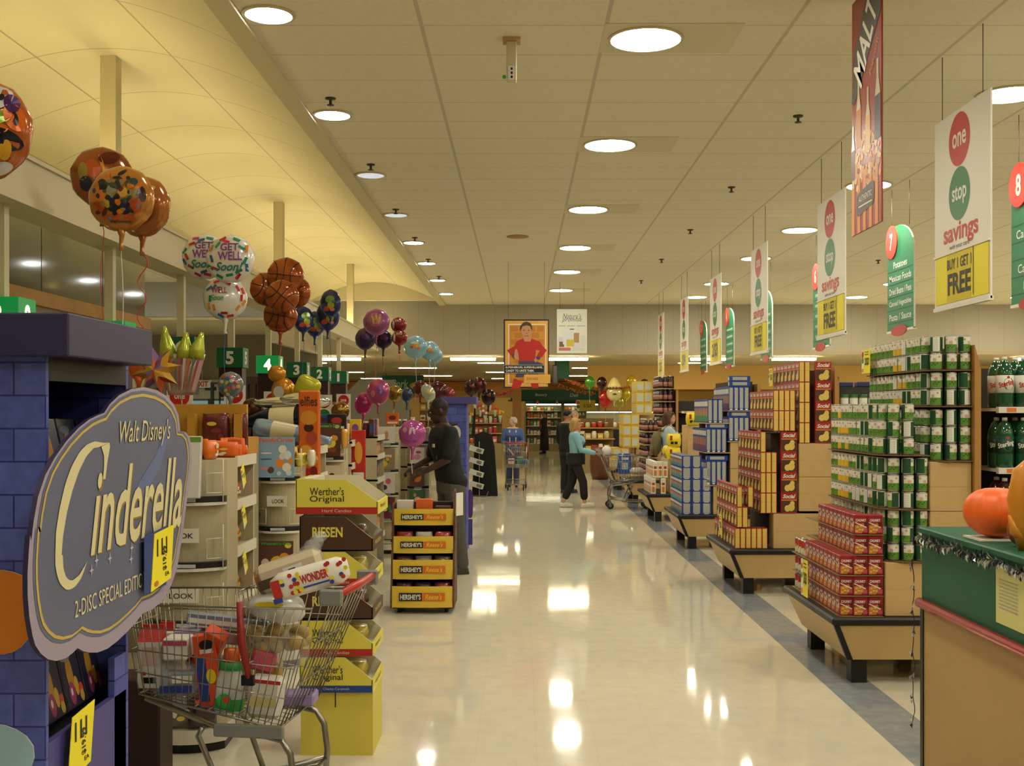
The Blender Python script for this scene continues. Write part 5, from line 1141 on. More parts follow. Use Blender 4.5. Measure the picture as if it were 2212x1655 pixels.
# ================================================================== second brick display and the black card rack
o = thing('film_display', 'narrow blue brick-printed film display behind the employee', 'display stand', (-.93, 13.4, 0))
mb = MB(); mb.box((0, 0, 0), (.28, .02, 1.80), M_BRICK); mb.box((.26, .02, 0), (.28, .6, 1.80), M_BRICK); mb.box((-.02, .6, 0), (.28, .62, 1.8), M_BRICK); mb.box((0, .02, .0), (.26, .6, .10), M_VIO); mb.build('body', o)
mb = MB(); mb.bbox((-.03, -.06, 1.80), (.40, .66, 1.885), M_VIO, .004); mb.build('header', o)
mb = MB(); mb.prism(blob(.12, 1.45, .09, .11, 3), plane_y(0, 0, -.004, .003), mat('print_cream', '#d0c8c0', .5)); mb.prism(blob(.16, 1.33, .04, .05, 4), plane_y(0, 0, -.008, .003), M_RED); mb.prism(blob(.10, 1.44, .05, .06, 5), plane_y(0, 0, -.008, .003), M_BLACK); mb.build('printed_cutout', o)
mb = MB(); mb.prism(blob(.30, .55, .04, .20, 4), plane_y(0, 0, .55, .01), mat('print_purple', '#5a3a7a', .5)); mb.box((.28, .5, .04), (.33, .56, .36), M_VIO); mb.build('side_cutout', o)
o = thing('card_rack', 'black draped rack with tilted white card trays beside the aisle', 'card rack', (-.62, 22.3, 0))
mb = MB(); mb.add([(-.35, 0, 0), (.16, 0, 0), (.10, .1, 1.0), (.03, .12, 1.24), (-.12, .14, 1.30), (-.30, .14, 1.24), (-.35, .5, 0), (.16, .5, 0), (.03, .4, 1.24), (-.25, .4, 1.24), (-.37, .1, 1.2), (-.29, .1, 1.2), (-.28, .12, 1.76), (-.31, .16, 1.78), (-.37, .2, 1.2)], [(0, 1, 2, 3, 4, 5), (1, 7, 8, 3, 2), (7, 6, 9, 8), (0, 5, 9, 6), (3, 8, 9, 5, 4), (10, 11, 12), (10, 12, 13), (10, 13, 14), (11, 14, 13, 12)], mat('black_cloth', '#141414', .9)); mb.build('drape', o)
for i in range(4):
    z = .95-i*.235; mb = MB(); T = Matrix.Translation((-.30, -.06, z)) @ Matrix.Rotation(.30, 4, 'Y'); mb.bbox((-.10, -.08, -.05), (.19, .06, .05), mat('tray_white', '#b9bab2', .4), .006, T); mb.box((.05, -.083, -.03), (.15, -.08, .03), M_GREYM, T); mb.build('card_tray', o)
mb = MB(); mb.tube([(-.2, -.12, 1.1), (-.2, -.12, .02), (-.05, -.3, .02), (-.02, -.12, .1)], .01, M_GREYM, 6); mb.tube([(-.45, -.1, 1.1), (-.45, -.1, .02), (-.2, -.12, .02)], .01, M_GREYM, 6); mb.build('wire_frame', o)

mb = MB(); mb.bbox((-.12, -.1, 0), (.12, .1, .50), mat('crate_maroon', '#2a1216', .5), .01)
for q in range(3): mb.rect(plane_y(0, 0, -.1), -.115+q*.016, .01, -.109+q*.016, .49, LBG, .001)
tag(mb.build('maroon_crate', loc=(-1.76, 5.15, 0)), 'dark maroon crate with white edge stripes below the loaded cart', 'crate')
# ================================================================== shopping carts
def quad_grid(mb, A, B, C_, D, nu, nv, r, m, rim=None):
    """wires over the quad A(bottom, u0) B(bottom, u1) C(top, u1) D(top, u0)"""
    A, B, C_, D = map(Vector, (A, B, C_, D))
    for i in range(nu+1):
        t = i/nu; mb.tube([A.lerp(B, t), D.lerp(C_, t)], r, m, 5)
    for j in range(nv+1):
        t = j/nv; mb.tube([A.lerp(D, t), B.lerp(C_, t)], (rim or r*1.5) if j in (0, nv) else r*1.25, m, 5)
CARTM = mat('cart_wire', '#8f8c82', .28, .95); CRH = mat('handle_red', '#b02a1c', .35); CGP = mat('cart_grey_plastic', '#7d8079', .4)
def cart(label, loc, rotz, full=True, strap=True):
    o = thing('shopping_cart', label, 'shopping cart', loc, rotz, 'shopping carts')
    rb, rt, fb, ft = .24, .47, -.36, -.42; zb, zf, zt = .46, .565, .94; wr, wf = .25, .20
    c = {}
    for s in (-1, 1):
        c[s] = dict(A=(rb, s*wr, zb), B=(fb, s*wf, zf), C=(ft, s*(wf+.02), zt-.01), D=(rt-.08, s*(wr+.02), zt))
    mb = MB(); n1, n2 = (22, 4) if full else (14, 4); wr0 = .0021 if full else .0034
    for s in (-1, 1): q = c[s]; quad_grid(mb, q['A'], q['B'], q['C'], q['D'], n1, n2, wr0, CARTM, .005 if full else .009)
    quad_grid(mb, c[-1]['B'], c[1]['B'], c[1]['C'], c[-1]['C'], 10, 4, wr0, CARTM, .005)
    quad_grid(mb, c[-1]['A'], c[1]['A'], c[1]['B'], c[-1]['B'], 10, 10, wr0, CARTM, .004)
    mb.build('basket', o)
    mb = MB(); quad_grid(mb, (rb+.01, -wr, zb), (rb+.01, wr, zb), (rt, wr, zt+.03), (rt, -wr, zt+.03), 9, 3, .0028, CARTM, .005); mb.build('rear_gate', o)
    mb = MB()
    quad_grid(mb, (.10, -.19, .70), (.10, .19, .70), (.06, .19, .99), (.06, -.19, .99), 9, 2, .0024, CARTM, .004)
    mb.build('seat_back', o)
    mb = MB(); mb.tube([(.09, -wr-.012, zt+.02), (.10, -wr-.016, .80), (.13, -wr-.012, .66)], [.013, .017, .012], mat('strap_red', '#8f1f19', .45), 6); mb.box((.10, -wr-.02, .63), (.15, -wr, .67), M_BLACK); mb.build('seat_strap', o)
    mb = MB(); mb.tube([(rt+.02, -wr-.01, .995), (rt+.035, 0, 1.0), (rt+.02, wr+.01, .995)], .017, CRH, 10); mb.build('handle', o)
    for s in (-1, 1): mb = MB(); mb.bbox((rt-.05, s*(wr+.02)-.012, .955), (rt+.045, s*(wr+.02)+.012, 1.02), CGP, .008); mb.build('handle_bracket', o)
    mb = MB()
    for s in (-1, 1):
        y = s*(wr-.03)
        mb.tube([(fb+.02, s*(wf-.02), zf-.02), (.05, y, zb-.035), (rb-.06, y, zb-.04), (rb+.01, y, zb-.055), (rb+.045, y, zb-.11), (rb+.06, y, .24), (rb+.05, y, .11)], .0135, CARTM, 8)
        mb.tube([(rb+.055, y, .20), (.02, y*.95, .13), (fb+.02, s*(wf-.03), .12)], .0125, CARTM, 8)
        mb.tube([(-.08, y, zb-.015), (-.10, y, zb-.05), (-.05, y, .30), (.02, y*.95, .13)], .0125, CARTM, 8)
    mb.tube([(rb+.055, -wr+.03, .2), (rb+.055, wr-.03, .2)], .01, CARTM, 6); mb.tube([(fb+.02, -wf+.03, .12), (fb+.02, wf-.03, .12)], .01, CARTM, 6)
    mb.build('frame', o)
    mb = MB(); mb.bbox((-.02, -wr-.012, zb-.04), (rb+.03, -wr+.01, zb+.012), CGP, .006); mb.build('corner_plate', o)
    mb = MB(); quad_grid(mb, (rb+.03, -wr+.04, .17), (rb+.03, wr-.04, .17), (fb+.03, wf-.04, .13), (fb+.03, -wf+.04, .13), 8, 6, .0025, CARTM, .004); mb.build('lower_tray', o)
    for (x, y) in ((rb+.05, wr-.03), (rb+.05, -wr+.03), (fb+.02, wf-.03), (fb+.02, -wf+.03)):
        mb = MB(); mb.cyl((x, y-.014, .0575), (x, y+.014, .0575), .0575, M_BLACK, n=16); mb.cyl((x, y-.016, .0575), (x, y+.016, .0575), .03, M_GREYM, n=12); whl = mb
        mb = MB(); mb.box((x-.018, y-.022, .05), (x+.018, y-.017, .13), M_GREYM); mb.box((x-.018, y+.017, .05), (x+.018, y+.022, .13), M_GREYM); mb.box((x-.018, y-.022, .12), (x+.018, y+.022, .135), M_GREYM); wf_ = mb.build('wheel_fork', o); whl.build('wheel', wf_)
    return o
cart('wire shopping cart piled with groceries standing by the candy tower', (-1.17, 4.68, 0), -.13)
G = 'groceries in the loaded cart'
CT = None
def item(name, mb, loc, label, rot=(0, 0, 0), cat=None):
    if loc[1] < 6: v = Matrix.Rotation(-.13, 3, 'Z') @ Vector((loc[0]+1.19, loc[1]-4.68, 0)); loc = (v.x-1.165, v.y+4.68, loc[2])
    o = mb.build(name, loc=loc); o.rotation_euler = rot; return tag(o, label, cat or name.replace('_', ' '), G)
PWH = mat('pack_white2', '#d3cec2', .4); PRD = mat('pack_red', '#b02a22', .4); POR = mat('pack_orange2', '#d8491a', .4); CLR = mat('clear_wrap', '#d9d9d6', .12, spec=.7, alpha=.2)
mb = MB(); mb.box((-.048, -.048, 0), (.048, .048, .19), PWH); mb.ring_loft([[(-.048, -.048, .19), (.048, -.048, .19), (.048, .048, .19), (-.048, .048, .19)], [(-.048, -.006, .235), (.048, -.006, .235), (.048, .006, .235), (-.048, .006, .235)], [(-.048, -.004, .255), (.048, -.004, .255), (.048, .004, .255), (-.048, .004, .255)]], PRD, True, False)
f = plane_y(0, 0, -.048); mb.rect(f, -.03, .02, .03, .045, M_BLACK, .001); mb.disc(f, -.02, .06, .008, .008, PRD); mb.rect(f, -.03, .09, .03, .17, mat('pack_pink', '#c9a89c', .4))
item('milk_carton', mb, (-1.545, 4.58, .575), 'white milk carton with a red gable top at the cart front')
mb = MB(); mb.box((-.048, -.048, 0), (.048, .048, .2), PWH); mb.box((-.03, -.006, .2), (.03, .006, .24), PRD); item('milk_carton', mb, (-1.545, 4.72, .575), 'second white carton standing behind the milk carton')
mb = MB(); mb.bbox((-.045, -.03, 0), (.045, .03, .29), POR, .003); f = plane_y(0, 0, -.03); mb.rect(f, -.04, .02, .0, .2, mat('pack_blue2', '#2b3f86', .4)); mb.disc(f, .01, .25, .03, .02, M_BLACK); mb.rect(f, -.02, .215, .035, .232, PWH); mb.disc(f, .015, .12, .02, .03, YBAG, .0015)
item('cereal_box', mb, (-1.27, 4.55, .515), 'tall orange-red box with a blue stripe leaning in the cart', (0, -.12, 0))
mb = MB(); mb.bbox((-.045, -.03, 0), (.045, .03, .2), POR, .003); item('cereal_box', mb, (-1.34, 4.62, .66), 'orange-red box leaning towards the viewer in the cart', (.5, .5, 0))
mb = MB(); dw = mat('detergent_white', '#cfd2c6', .3); dg = mat('detergent_green', '#3fae4e', .35); do = mat('detergent_cap', '#e0641e', .35)
mb.lathe([(.05, 0), (.062, .01), (.066, .06), (.058, .14), (.045, .175), (.045, .18)], [dw, dg, dw, dw, dw], n=18, sy=.62); mb.lathe([(.046, .175), (.046, .205), (.03, .21)], dg, n=18, sy=.75); mb.lathe([(.036, .205), (.033, .255), (.028, .26), (.004, .26)], do, n=18, sy=.85)
f = plane_y(0, 0, -.042); mb.disc(f, -.01, .055, .03, .03, dg, .001); mb.disc(f, .0, .06, .014, .016, POR, .0015)
item('detergent_bottle', mb, (-1.205, 4.55, .485), 'white and green detergent bottle with an orange cap in the cart', (0, .06, 0))
mb = MB(); mb.bbox((-.07, -.04, 0), (.07, .04, .17), PWH, .02); f = plane_y(0, 0, -.04); mb.rect(f, -.06, .05, .05, .09, mat('pack_cream', '#c9bb7c', .4)); mb.rect(f, -.06, .145, .06, .16, PRD); item('frozen_bag', mb, (-1.045, 4.53, .475), 'white bag with red trim beside the detergent', (0, .1, 0), 'bag')
mb = MB(); mb.bbox((-.10, -.05, 0), (.10, .05, .13), CLR, .02); mb.bbox((-.07, -.03, .01), (.07, .03, .10), mat('pack_mix', '#8e9aa8', .4), .01); f = plane_y(0, 0, -.05); mb.rect(f, -.07, .02, .06, .05, mat('pack_blue2', '#2b3f86')); mb.rect(f, -.02, .06, .06, .09, LBW); item('wrapped_pack', mb, (-1.42, 4.56, .545), 'clear wrapped pack with blue print low in the cart', (0, 0, .1), 'pack')
mb = MB(); mb.bbox((-.05, -.05, 0), (.05, .05, .10), mat('pack_lilac', '#9a86b0', .4), .006); item('lilac_box', mb, (-1.425, 4.66, .70), 'small lilac box in the middle of the cart', cat='box')
mb = MB(); mb.bbox((-.05, -.05, 0), (.05, .05, .09), PWH, .006); f = plane_y(0, 0, -.05); mb.rect(f, -.05, .06, .05, .08, SPK); item('paper_box', mb, (-1.42, 4.55, .70), 'white box with a pink band on the wrapped pack', cat='box')
mb = MB(); mb.bbox((-.17, -.025, 0), (.17, .025, .05), mat('foil_box', '#8c99a8', .25, .4), .004); f = plane_y(0, 0, -.025); mb.rect(f, -.16, .01, .16, .03, LBW); item('foil_box', mb, (-1.27, 4.70, .80), 'long silvery wrap box lying across the cart', (0, .13, .1), 'box')
mb = MB(); mb.bbox((-.13, -.04, 0), (.13, .04, .06), mat('meat_tray', '#a88a80', .3), .01); item('meat_tray', mb, (-1.30, 4.73, .73), 'pinkish wrapped tray under the long silvery box', (0, .1, 0), 'tray')
mb = MB(); rr = random.Random(4); mp = mat('potato', '#b59a56', .6, noise=(20, .2))
for q in range(16): mb.ball((rr.uniform(-.11, .11), rr.uniform(-.07, .05), rr.uniform(.03, .15)), (.035+rr.uniform(0, .01), .03, .03), mp, 10, 6)
item('potato_bag', mb, (-1.03, 4.66, .66), 'mesh bag of yellow potatoes behind the red strap', cat='potatoes').__setitem__('kind', 'stuff')
mb = MB(); mb.bbox((-.12, -.08, 0), (.12, .08, .14), CLR, .03); item('clear_bag', mb, (-1.03, 4.66, .655), 'clear bag around the potatoes', cat='bag')
mb = MB(); mb.ball((0, 0, .05), (.12, .09, .06), mat('bag_white', '#c9cbc4', .25, spec=.6), 16, 8); mb.ball((.05, -.04, .03), (.08, .06, .045), PWH, 12, 7); mb.disc(plane_y(0, 0, -.088), -.01, .07, .06, .012, YBAG); item('poultry_pack', mb, (-1.02, 4.60, .865), 'white wrapped pack with a yellow label on top of the cart', cat='pack')
mb = MB(); br = mat('bread_brown', '#8a5f33', .7); wr_ = mat('bread_wrap', '#c4b69a', .2, spec=.6)
mb.bbox((-.14, -.06, 0), (.14, .06, .115), wr_, .025); mb.bbox((-.142, -.055, .01), (-.12, .055, .10), br, .02); f = plane_y(0, 0, -.06); mb.rect(f, -.13, .02, -.06, .06, mat('wrap_dark', '#4a3a2c', .4)); mb.rect(f, -.02, .03, .06, .08, LBW); mb.rect(f, .0, .035, .03, .07, M_BLACK, .0016)
item('brown_bread', mb, (-.95, 4.63, 1.005), 'brown loaf in a clear bag on top of the cart', (0, -.32, .1), 'bread')
mb = MB(); wl = mat('wonder_white', '#dcd6c9', .3); R = []
for i in range(9):
    x = -.155+.31*i/8; k_ = 1 if 0 < i < 8 else .6; R.append([(x, math.copysign(abs(math.cos(a))**.7, math.cos(a))*.055*k_, .055+math.copysign(abs(math.sin(a))**.7, math.sin(a))*.055*k_) for a in [2*PI*j/16 for j in range(16)]])
mb.ring_loft(R, wl); f = plane_y(0, 0, -.055)
for q in range(26):
    u = rr.choice((rr.uniform(-.11, -.03), rr.uniform(.07, .15))); v = rr.uniform(.015, .1); c = rr.choice((PRD, PRD, YBAG, mat('dot_blue', '#2a3f8f', .4))); mb.disc(f, u, v, .009, .009, c, .0012+q*1e-5, 10)
mb.rect(f, -.15, .02, -.115, .09, PRD, .0013); mb.rect(f, -.155, .0, -.12, .02, mat('dot_blue', '#2a3f8f'), .0013); mb.text('WONDER', f, .02, .065, .11, .036, PRD, bold=.04, d=.0016); mb.rect(f, -.03, .03, .075, .037, mat('dot_blue', '#2a3f8f'), .0014)
item('sandwich_bread', mb, (-.815, 4.47, 1.0), 'white sandwich loaf with red, yellow and blue dots against the cart handle', (0, -.27, .12), 'bread')
mb = MB()
for q in range(4): mb.ball((.016*q, .0, .022*q), (.045-.007*q, .04, .03), CLR, 8, 5, T=Matrix.Rotation(.5*q, 3, 'Y'))
item('bread_bag_end', mb, (-.90, 4.66, 1.13), 'crumpled clear bag end sticking up from the loaves', cat='bag')
mb = MB(); mb.bbox((-.09, -.06, 0), (.09, .06, .05), mat('pack_purple', '#8a78a8', .4), .008); item('purple_pack', mb, (-.99, 4.75, .475), 'low lilac pack at the rear of the cart', cat='pack')
mb = MB(); mb.bbox((-.06, -.04, 0), (.06, .04, .10), PWH, .008); mb.rect(plane_y(0, 0, -.04), -.05, .02, .05, .05, PRD, .001); item('paper_box', mb, (-1.42, 4.78, .62), 'white box with a red band at the far side of the cart', cat='box')
mb = MB(); mb.bbox((-.05, -.04, 0), (.05, .04, .08), SPK, .01); item('pink_pack', mb, (-1.08, 4.58, .655), 'pink pack behind the red strap', (0, .3, .2), 'pack')
mb = MB(); mb.ball((0, 0, .05), (.10, .07, .06), mat('bag_beige', '#b9a68a', .3, spec=.6), 14, 8); item('bakery_bag', mb, (-1.15, 4.78, .82), 'beige wrapped bakery bag at the far side of the cart', cat='bag')
mb = MB(); mb.bbox((-.06, -.05, 0), (.06, .05, .12), mat('pack_teal2', '#4a7a8a', .35), .015); mb.rect(plane_y(0, 0, -.05), -.05, .03, .05, .08, LBW, .001); item('teal_pack', mb, (-1.36, 4.70, .56), 'teal pack low in the middle of the cart', cat='pack')
mb = MB(); mb.bbox((-.05, -.05, 0), (.05, .05, .16), mat('pack_gold', '#a8842e', .35), .01); mb.rect(plane_y(0, 0, -.05), -.04, .03, .04, .1, PRD, .001); item('gold_box', mb, (-1.10, 4.74, .50), 'gold and red box deep in the cart behind the white bag', cat='box')
# ================================================================== people
def cook(mb_, voxel, smooth=4):
    me = bpy.data.meshes.new('tmp'); me.from_pydata(mb_.v, [], mb_.f); o = bpy.data.objects.new('tmp', me); C.objects.link(o)
    m = o.modifiers.new('r', 'REMESH'); m.mode = 'VOXEL'; m.voxel_size = voxel
    s_ = o.modifiers.new('s', 'SMOOTH'); s_.iterations = smooth; s_.factor = .5
    dg = bpy.context.evaluated_depsgraph_get(); out = bpy.data.meshes.new_from_object(o.evaluated_get(dg))
    bpy.data.objects.remove(o); bpy.data.meshes.remove(me)
    out.polygons.foreach_set('use_smooth', [True]*len(out.polygons)); return out
def cobj(name, mb_, voxel, m, parent, smooth=4):
    me = cook(mb_, voxel, smooth); me.name = name; me.materials.clear(); me.materials.append(m); o = bpy.data.objects.new(name, me); C.objects.link(o); o.parent = parent; return o
def limb(mb, pts, rs, n=12):
    P_ = []; R_ = []
    pts = [Vector(p) for p in pts]
    for i in range(len(pts)-1):
        for k in range(4): t = k/4; P_.append(pts[i].lerp(pts[i+1], t)); R_.append(rs[i]+(rs[i+1]-rs[i])*t)
    P_.append(pts[-1]); R_.append(rs[-1]); mb.tube(P_, R_, 0, n)
    mb.ball(pts[0], rs[0], 0, 10, 6); mb.ball(pts[-1], rs[-1], 0, 10, 6)
    for p, r in zip(pts[1:-1], rs[1:-1]): mb.ball(p, r, 0, 10, 6)
def torso(mb, g=0.0, z0=.86, z1=1.52, fat=1.0, lean=0.0, bust=0.0):
    R = []
    for z, rx, ry, dy in ((.86, .150, .115, .005), (.93, .168, .125, .01), (1.0, .160, .118, .0), (1.08, .146, .105, -.004), (1.18, .155, .112, -.006), (1.28, .172, .122+bust, -.008-bust*.8), (1.36, .178, .118+bust*.5, -.002-bust*.4), (1.42, .165, .10, .01), (1.46, .115, .08, .015), (1.49, .068, .065, .012), (1.53, .055, .058, .0)):
        if z0 <= z <= z1: R.append([((rx*fat+g)*math.cos(2*PI*k/20), dy-lean*(z-.9)+(ry*fat+g)*math.sin(2*PI*k/20), z) for k in range(20)])
    mb.ring_loft(R, 0)
def hand(mb, wrist, d, up, side, grip=.5):
    """palm and five bent fingers; d direction of the hand, up = back of the hand, side = towards the thumb"""
    w_ = Vector(wrist); d = Vector(d).normalized(); up = (Vector(up)-d*Vector(up).dot(d)).normalized(); sd = d.cross(up); sd = sd if sd.dot(Vector(side)) > 0 else -sd
    M = Matrix((sd, d, up)).transposed(); mb.ball(w_+d*.045, (.040, .055, .017), 0, 12, 8, T=M)
    for i, (o_, ln) in enumerate(((.028, .070), (.010, .078), (-.009, .072), (-.027, .056))):
        b = w_+d*.085+sd*o_; p = [b-d*.02]; a = 0
        for k in range(3): a += grip*(.5+.3*k); b = b+(d*math.cos(a)-up*math.sin(a))*ln/3; p.append(b)
        mb.tube(p, [.0095, .009, .0085, .007], 0, 7)
    b = w_+d*.03+sd*.034; mb.tube([b-sd*.015, b+sd*.016+d*.02-up*.006, b+sd*.018+d*.045-up*.016, b+sd*.010+d*.062-up*.026], [.012, .0105, .009, .007], 0, 7)
def person(label, loc, rotz, sc, skin, sh, pants, hairc, pose, hair='short', shoes='#2a2724', sleeve='short', pant='long', lean=0.0, fat=1.0, bust=0.0, yaw=0.0, nod=0.0, vox=.0085, shirt_len=.86):
    o = thing('person', label, 'person', loc, rotz); o.scale = (sc, sc, sc)
    ms = mat('skin'+skin, skin, .5); mp_ = mat('trousers'+pants, pants, .8); mt = mat('shirt'+sh, sh, .8); mh = mat('hair'+hairc, hairc, .7); mf = mat('shoe'+shoes, shoes, .5)
    J = pose; T = lambda p: (p[0], p[1]-lean*max(p[2]-.9, 0), p[2])
    b = MB(); torso(b, 0, fat=fat, lean=lean)
    hd = Vector((0, -lean*.73-.012, 1.612)); Rh = Matrix.Rotation(yaw, 3, 'Z') @ Matrix.Rotation(nod, 3, 'X')
    hp = lambda x, y, z: hd+Rh @ Vector((x, y, z))
    limb(b, [(0, -lean*.55+.012, 1.47), hp(0, .012, -.06)], [.056, .052])
    b.ball(hp(0, .012, .022), (.075, .095, .098), 0, 18, 12, T=Rh); b.ball(hp(0, -.03, -.045), (.056, .062, .066), 0, 14, 10, T=Rh); b.ball(hp(0, -.062, -.082), (.026, .024, .022), 0, 10, 6, T=Rh)
    b.tube([hp(0, -.088, .022), hp(0, -.104, -.012), hp(0, -.096, -.026)], [.009, .014, .012], 0, 8)
    b.tube([hp(-.026, -.082, .03), hp(0, -.09, .033), hp(.026, -.082, .03)], [.01, .011, .01], 0, 6); b.ball(hp(0, -.088, -.05), (.024, .010, .010), 0, 8, 5, T=Rh)
    for s in (-1, 1): b.ball(hp(s*.078, .018, -.002), (.012, .02, .032), 0, 8, 6, T=Rh)
    for s in (-1, 1):
        q = J['R' if s < 0 else 'L']; sh_ = Vector(T((s*.185*fat, .012, 1.405)))
        el, wr_ = Vector(T(q['el'])), Vector(T(q['wr']))
        limb(b, [sh_, el, wr_], [.052, .040, .027]); limb(b, [Vector(T((s*.09, .01, 1.44))), sh_], [.05, .052])
        hand(b, wr_, q.get('hd', wr_-el), q.get('up', (0, 0, 1)), q.get('sd', (-s, 0, 0)), q.get('gr', .5))
        hip = Vector((s*.088, 0, .90)); kn, an = Vector(q['kn']), Vector(q['an'])
        limb(b, [hip, kn, kn.lerp(an, .28)+Vector((0, .012, 0)), an], [.082*fat, .056, .056, .036])
        fd = Vector(q.get('ft', (0, -1, 0))); limb(b, [an+Vector((0, 0, -.045)), an+fd*.13+Vector((0, 0, -.055+q.get('toe', 0)))], [.035, .028])
    cobj('body', b, vox, ms, o)
    # clothes
    c = MB(); torso(c, .014, z0=shirt_len-.001, z1=1.46, fat=fat, lean=lean, bust=bust)
    for s in (-1, 1):
        q = J['R' if s < 0 else 'L']; sh_ = Vector(T((s*.185*fat, .012, 1.405))); el, wr_ = Vector(T(q['el'])), Vector(T(q['wr']))
        limb(c, [Vector(T((s*.08, .01, 1.42))), sh_], [.06, .066])
        limb(c, [sh_, sh_.lerp(el, .82)], [.067, .066]) if sleeve == 'short' else limb(c, [sh_, el, el.lerp(wr_, .95)], [.066, .055, .042])
    cobj('shirt', c, .011, mt, o, 6)
    c = MB(); R = [[((rx*fat+.012)*math.cos(2*PI*k/18), (ry*fat+.012)*math.sin(2*PI*k/18), z) for k in range(18)] for z, rx, ry in ((.80, .15, .115), (.88, .155, .12), (.95, .16, .12), (1.0, .155, .115))]; c.ring_loft(R, 0)
    for s in (-1, 1):
        q = J['R' if s < 0 else 'L']; hip = Vector((s*.088, 0, .88)); kn, an = Vector(q['kn']), Vector(q['an'])
        e = kn.lerp(an, .97 if pant == 'long' else .70); limb(c, [hip, kn, e], [.097*fat, .082, .072 if pant == 'long' else .076])
    cobj('trousers', c, .011, mp_, o, 6)
    for s in (-1, 1):
        q = J['R' if s < 0 else 'L']; an = Vector(q['an']); fd = Vector(q.get('ft', (0, -1, 0))).normalized(); tz = q.get('toe', 0)
        c = MB(); limb(c, [an-fd*.03+Vector((0, 0, -.045)), an+fd*.06+Vector((0, 0, -.042+tz*.4)), an+fd*.16+Vector((0, 0, -.055+tz))], [.042, .044, .036]); sx_ = fd.cross(Vector((0, 0, 1)))*.04
        c.ring_loft([[an-fd*.07+sx_+Vector((0, 0, zz)), an-fd*.07-sx_+Vector((0, 0, zz)), an+fd*.19-sx_*.8+Vector((0, 0, zz+tz)), an+fd*.19+sx_*.8+Vector((0, 0, zz+tz))] for zz in (-.09, -.065)], 0)
        cobj('shoe', c, .009, mf, o, 3)
    # hair
    c = MB()
    if hair == 'short':
        c.ball(hp(0, .022, .038), (.080, .092, .090), 0, 16, 10, T=Rh); vh = .008
    elif hair == 'curly':
        rr = random.Random(2)
        for q in range(60):
            a = rr.uniform(0, 2*PI); z = rr.uniform(-.03, .10); r_ = math.sqrt(max(1-(z/.115)**2, 0)); y = .025+.095*r_*math.sin(a)
            if y < -.05 and z < .05: continue
            c.ball(hp(.083*r_*math.cos(a), y, z+.015), .026, 0, 8, 5)
        c.ball(hp(0, .025, .03), (.082, .09, .088), 0, 14, 9, T=Rh); vh = .009
    else:
        c.ball(hp(0, .025, .035), (.086, .098, .095), 0, 16, 10, T=Rh)
        for s in (-1, 1): limb(c, [hp(s*.06, .03, .05), hp(s*.078, .025, -.06), hp(s*.066, .045, -.12 if hair == 'bob' else -.2)], [.04, .036, .028])
        limb(c, [hp(0, .07, .03), hp(0, .085, -.06), hp(0, .075, -.13 if hair == 'bob' else -.22)], [.06, .055, .04])
        limb(c, [hp(-.05, -.055, .085), hp(.05, -.055, .085)], [.025, .025]); vh = .009
    cobj('hair', c, vh, mh, o, 3)
    for s in (-1, 1):
        c = MB(); c.ball(hp(s*.030, -.083, .012), (.012, .008, .006), mat('eye_white', '#cfc6b8', .3), 8, 5, T=Rh); c.ball(hp(s*.030, -.089, .012), .005, M_BLACK, 8, 5); c.build('eye', o)
    c = MB(); c.ball(hp(0, -.094, -.049), (.020, .006, .006), mat('lips'+skin, skin, .4) if skin < '#5' else mat('lips', '#9a5a50', .5), 8, 5, T=Rh); c.build('mouth', o)
    return o, hp
def ST(el, wr, kn, an, **k): return dict(el=el, wr=wr, kn=kn, an=an, **k)
# employee at the chocolate stand
po = {'R': ST((-.20, -.10, 1.14), (-.13, -.33, 1.05), (-.09, -.03, .49), (-.09, .02, .09), gr=.6, up=(-.4, 0, 1)), 'L': ST((.21, -.08, 1.14), (.10, -.31, 1.02), (.10, .02, .49), (.11, .07, .09), gr=.6, up=(.4, 0, 1))}
e_, hp = person('employee in a black polo shirt and grey trousers standing behind the chocolate stand', (-.73, 11.75, 0), -PI/2+.42, 1.06, '#3d261a', '#14181a', '#4d4b45', '#0e0c0b', po, lean=.17, nod=.28, yaw=-.30, vox=.007, shoes='#3a3834', shirt_len=.80, fat=1.13)
shirt_ = [c_ for c_ in e_.children if c_.name.startswith('shirt')][0]
mb = MB(); mb.bbox((.06, -.225, 1.26), (.115, -.215, 1.295), mat('badge_cream', '#cfc6a0', .4), .002); b_ = mb.build('name_badge', shirt_)
mb = MB(); mb.disc(plane_y(0, 0, -.19), .10, 1.16, .018, .022, mat('emblem_blue', '#3a4f8a', .5)); mb.build('shirt_emblem', shirt_)
mb = MB(); c_ = mat('collar', '#171b1d', .8); mb.tube([(.07, -.06, 1.47), (.0, -.165, 1.43), (-.07, -.06, 1.47), (-.06, .03, 1.49), (.06, .03, 1.49)], .014, c_, 6, closed=True); mb.build('collar', shirt_)
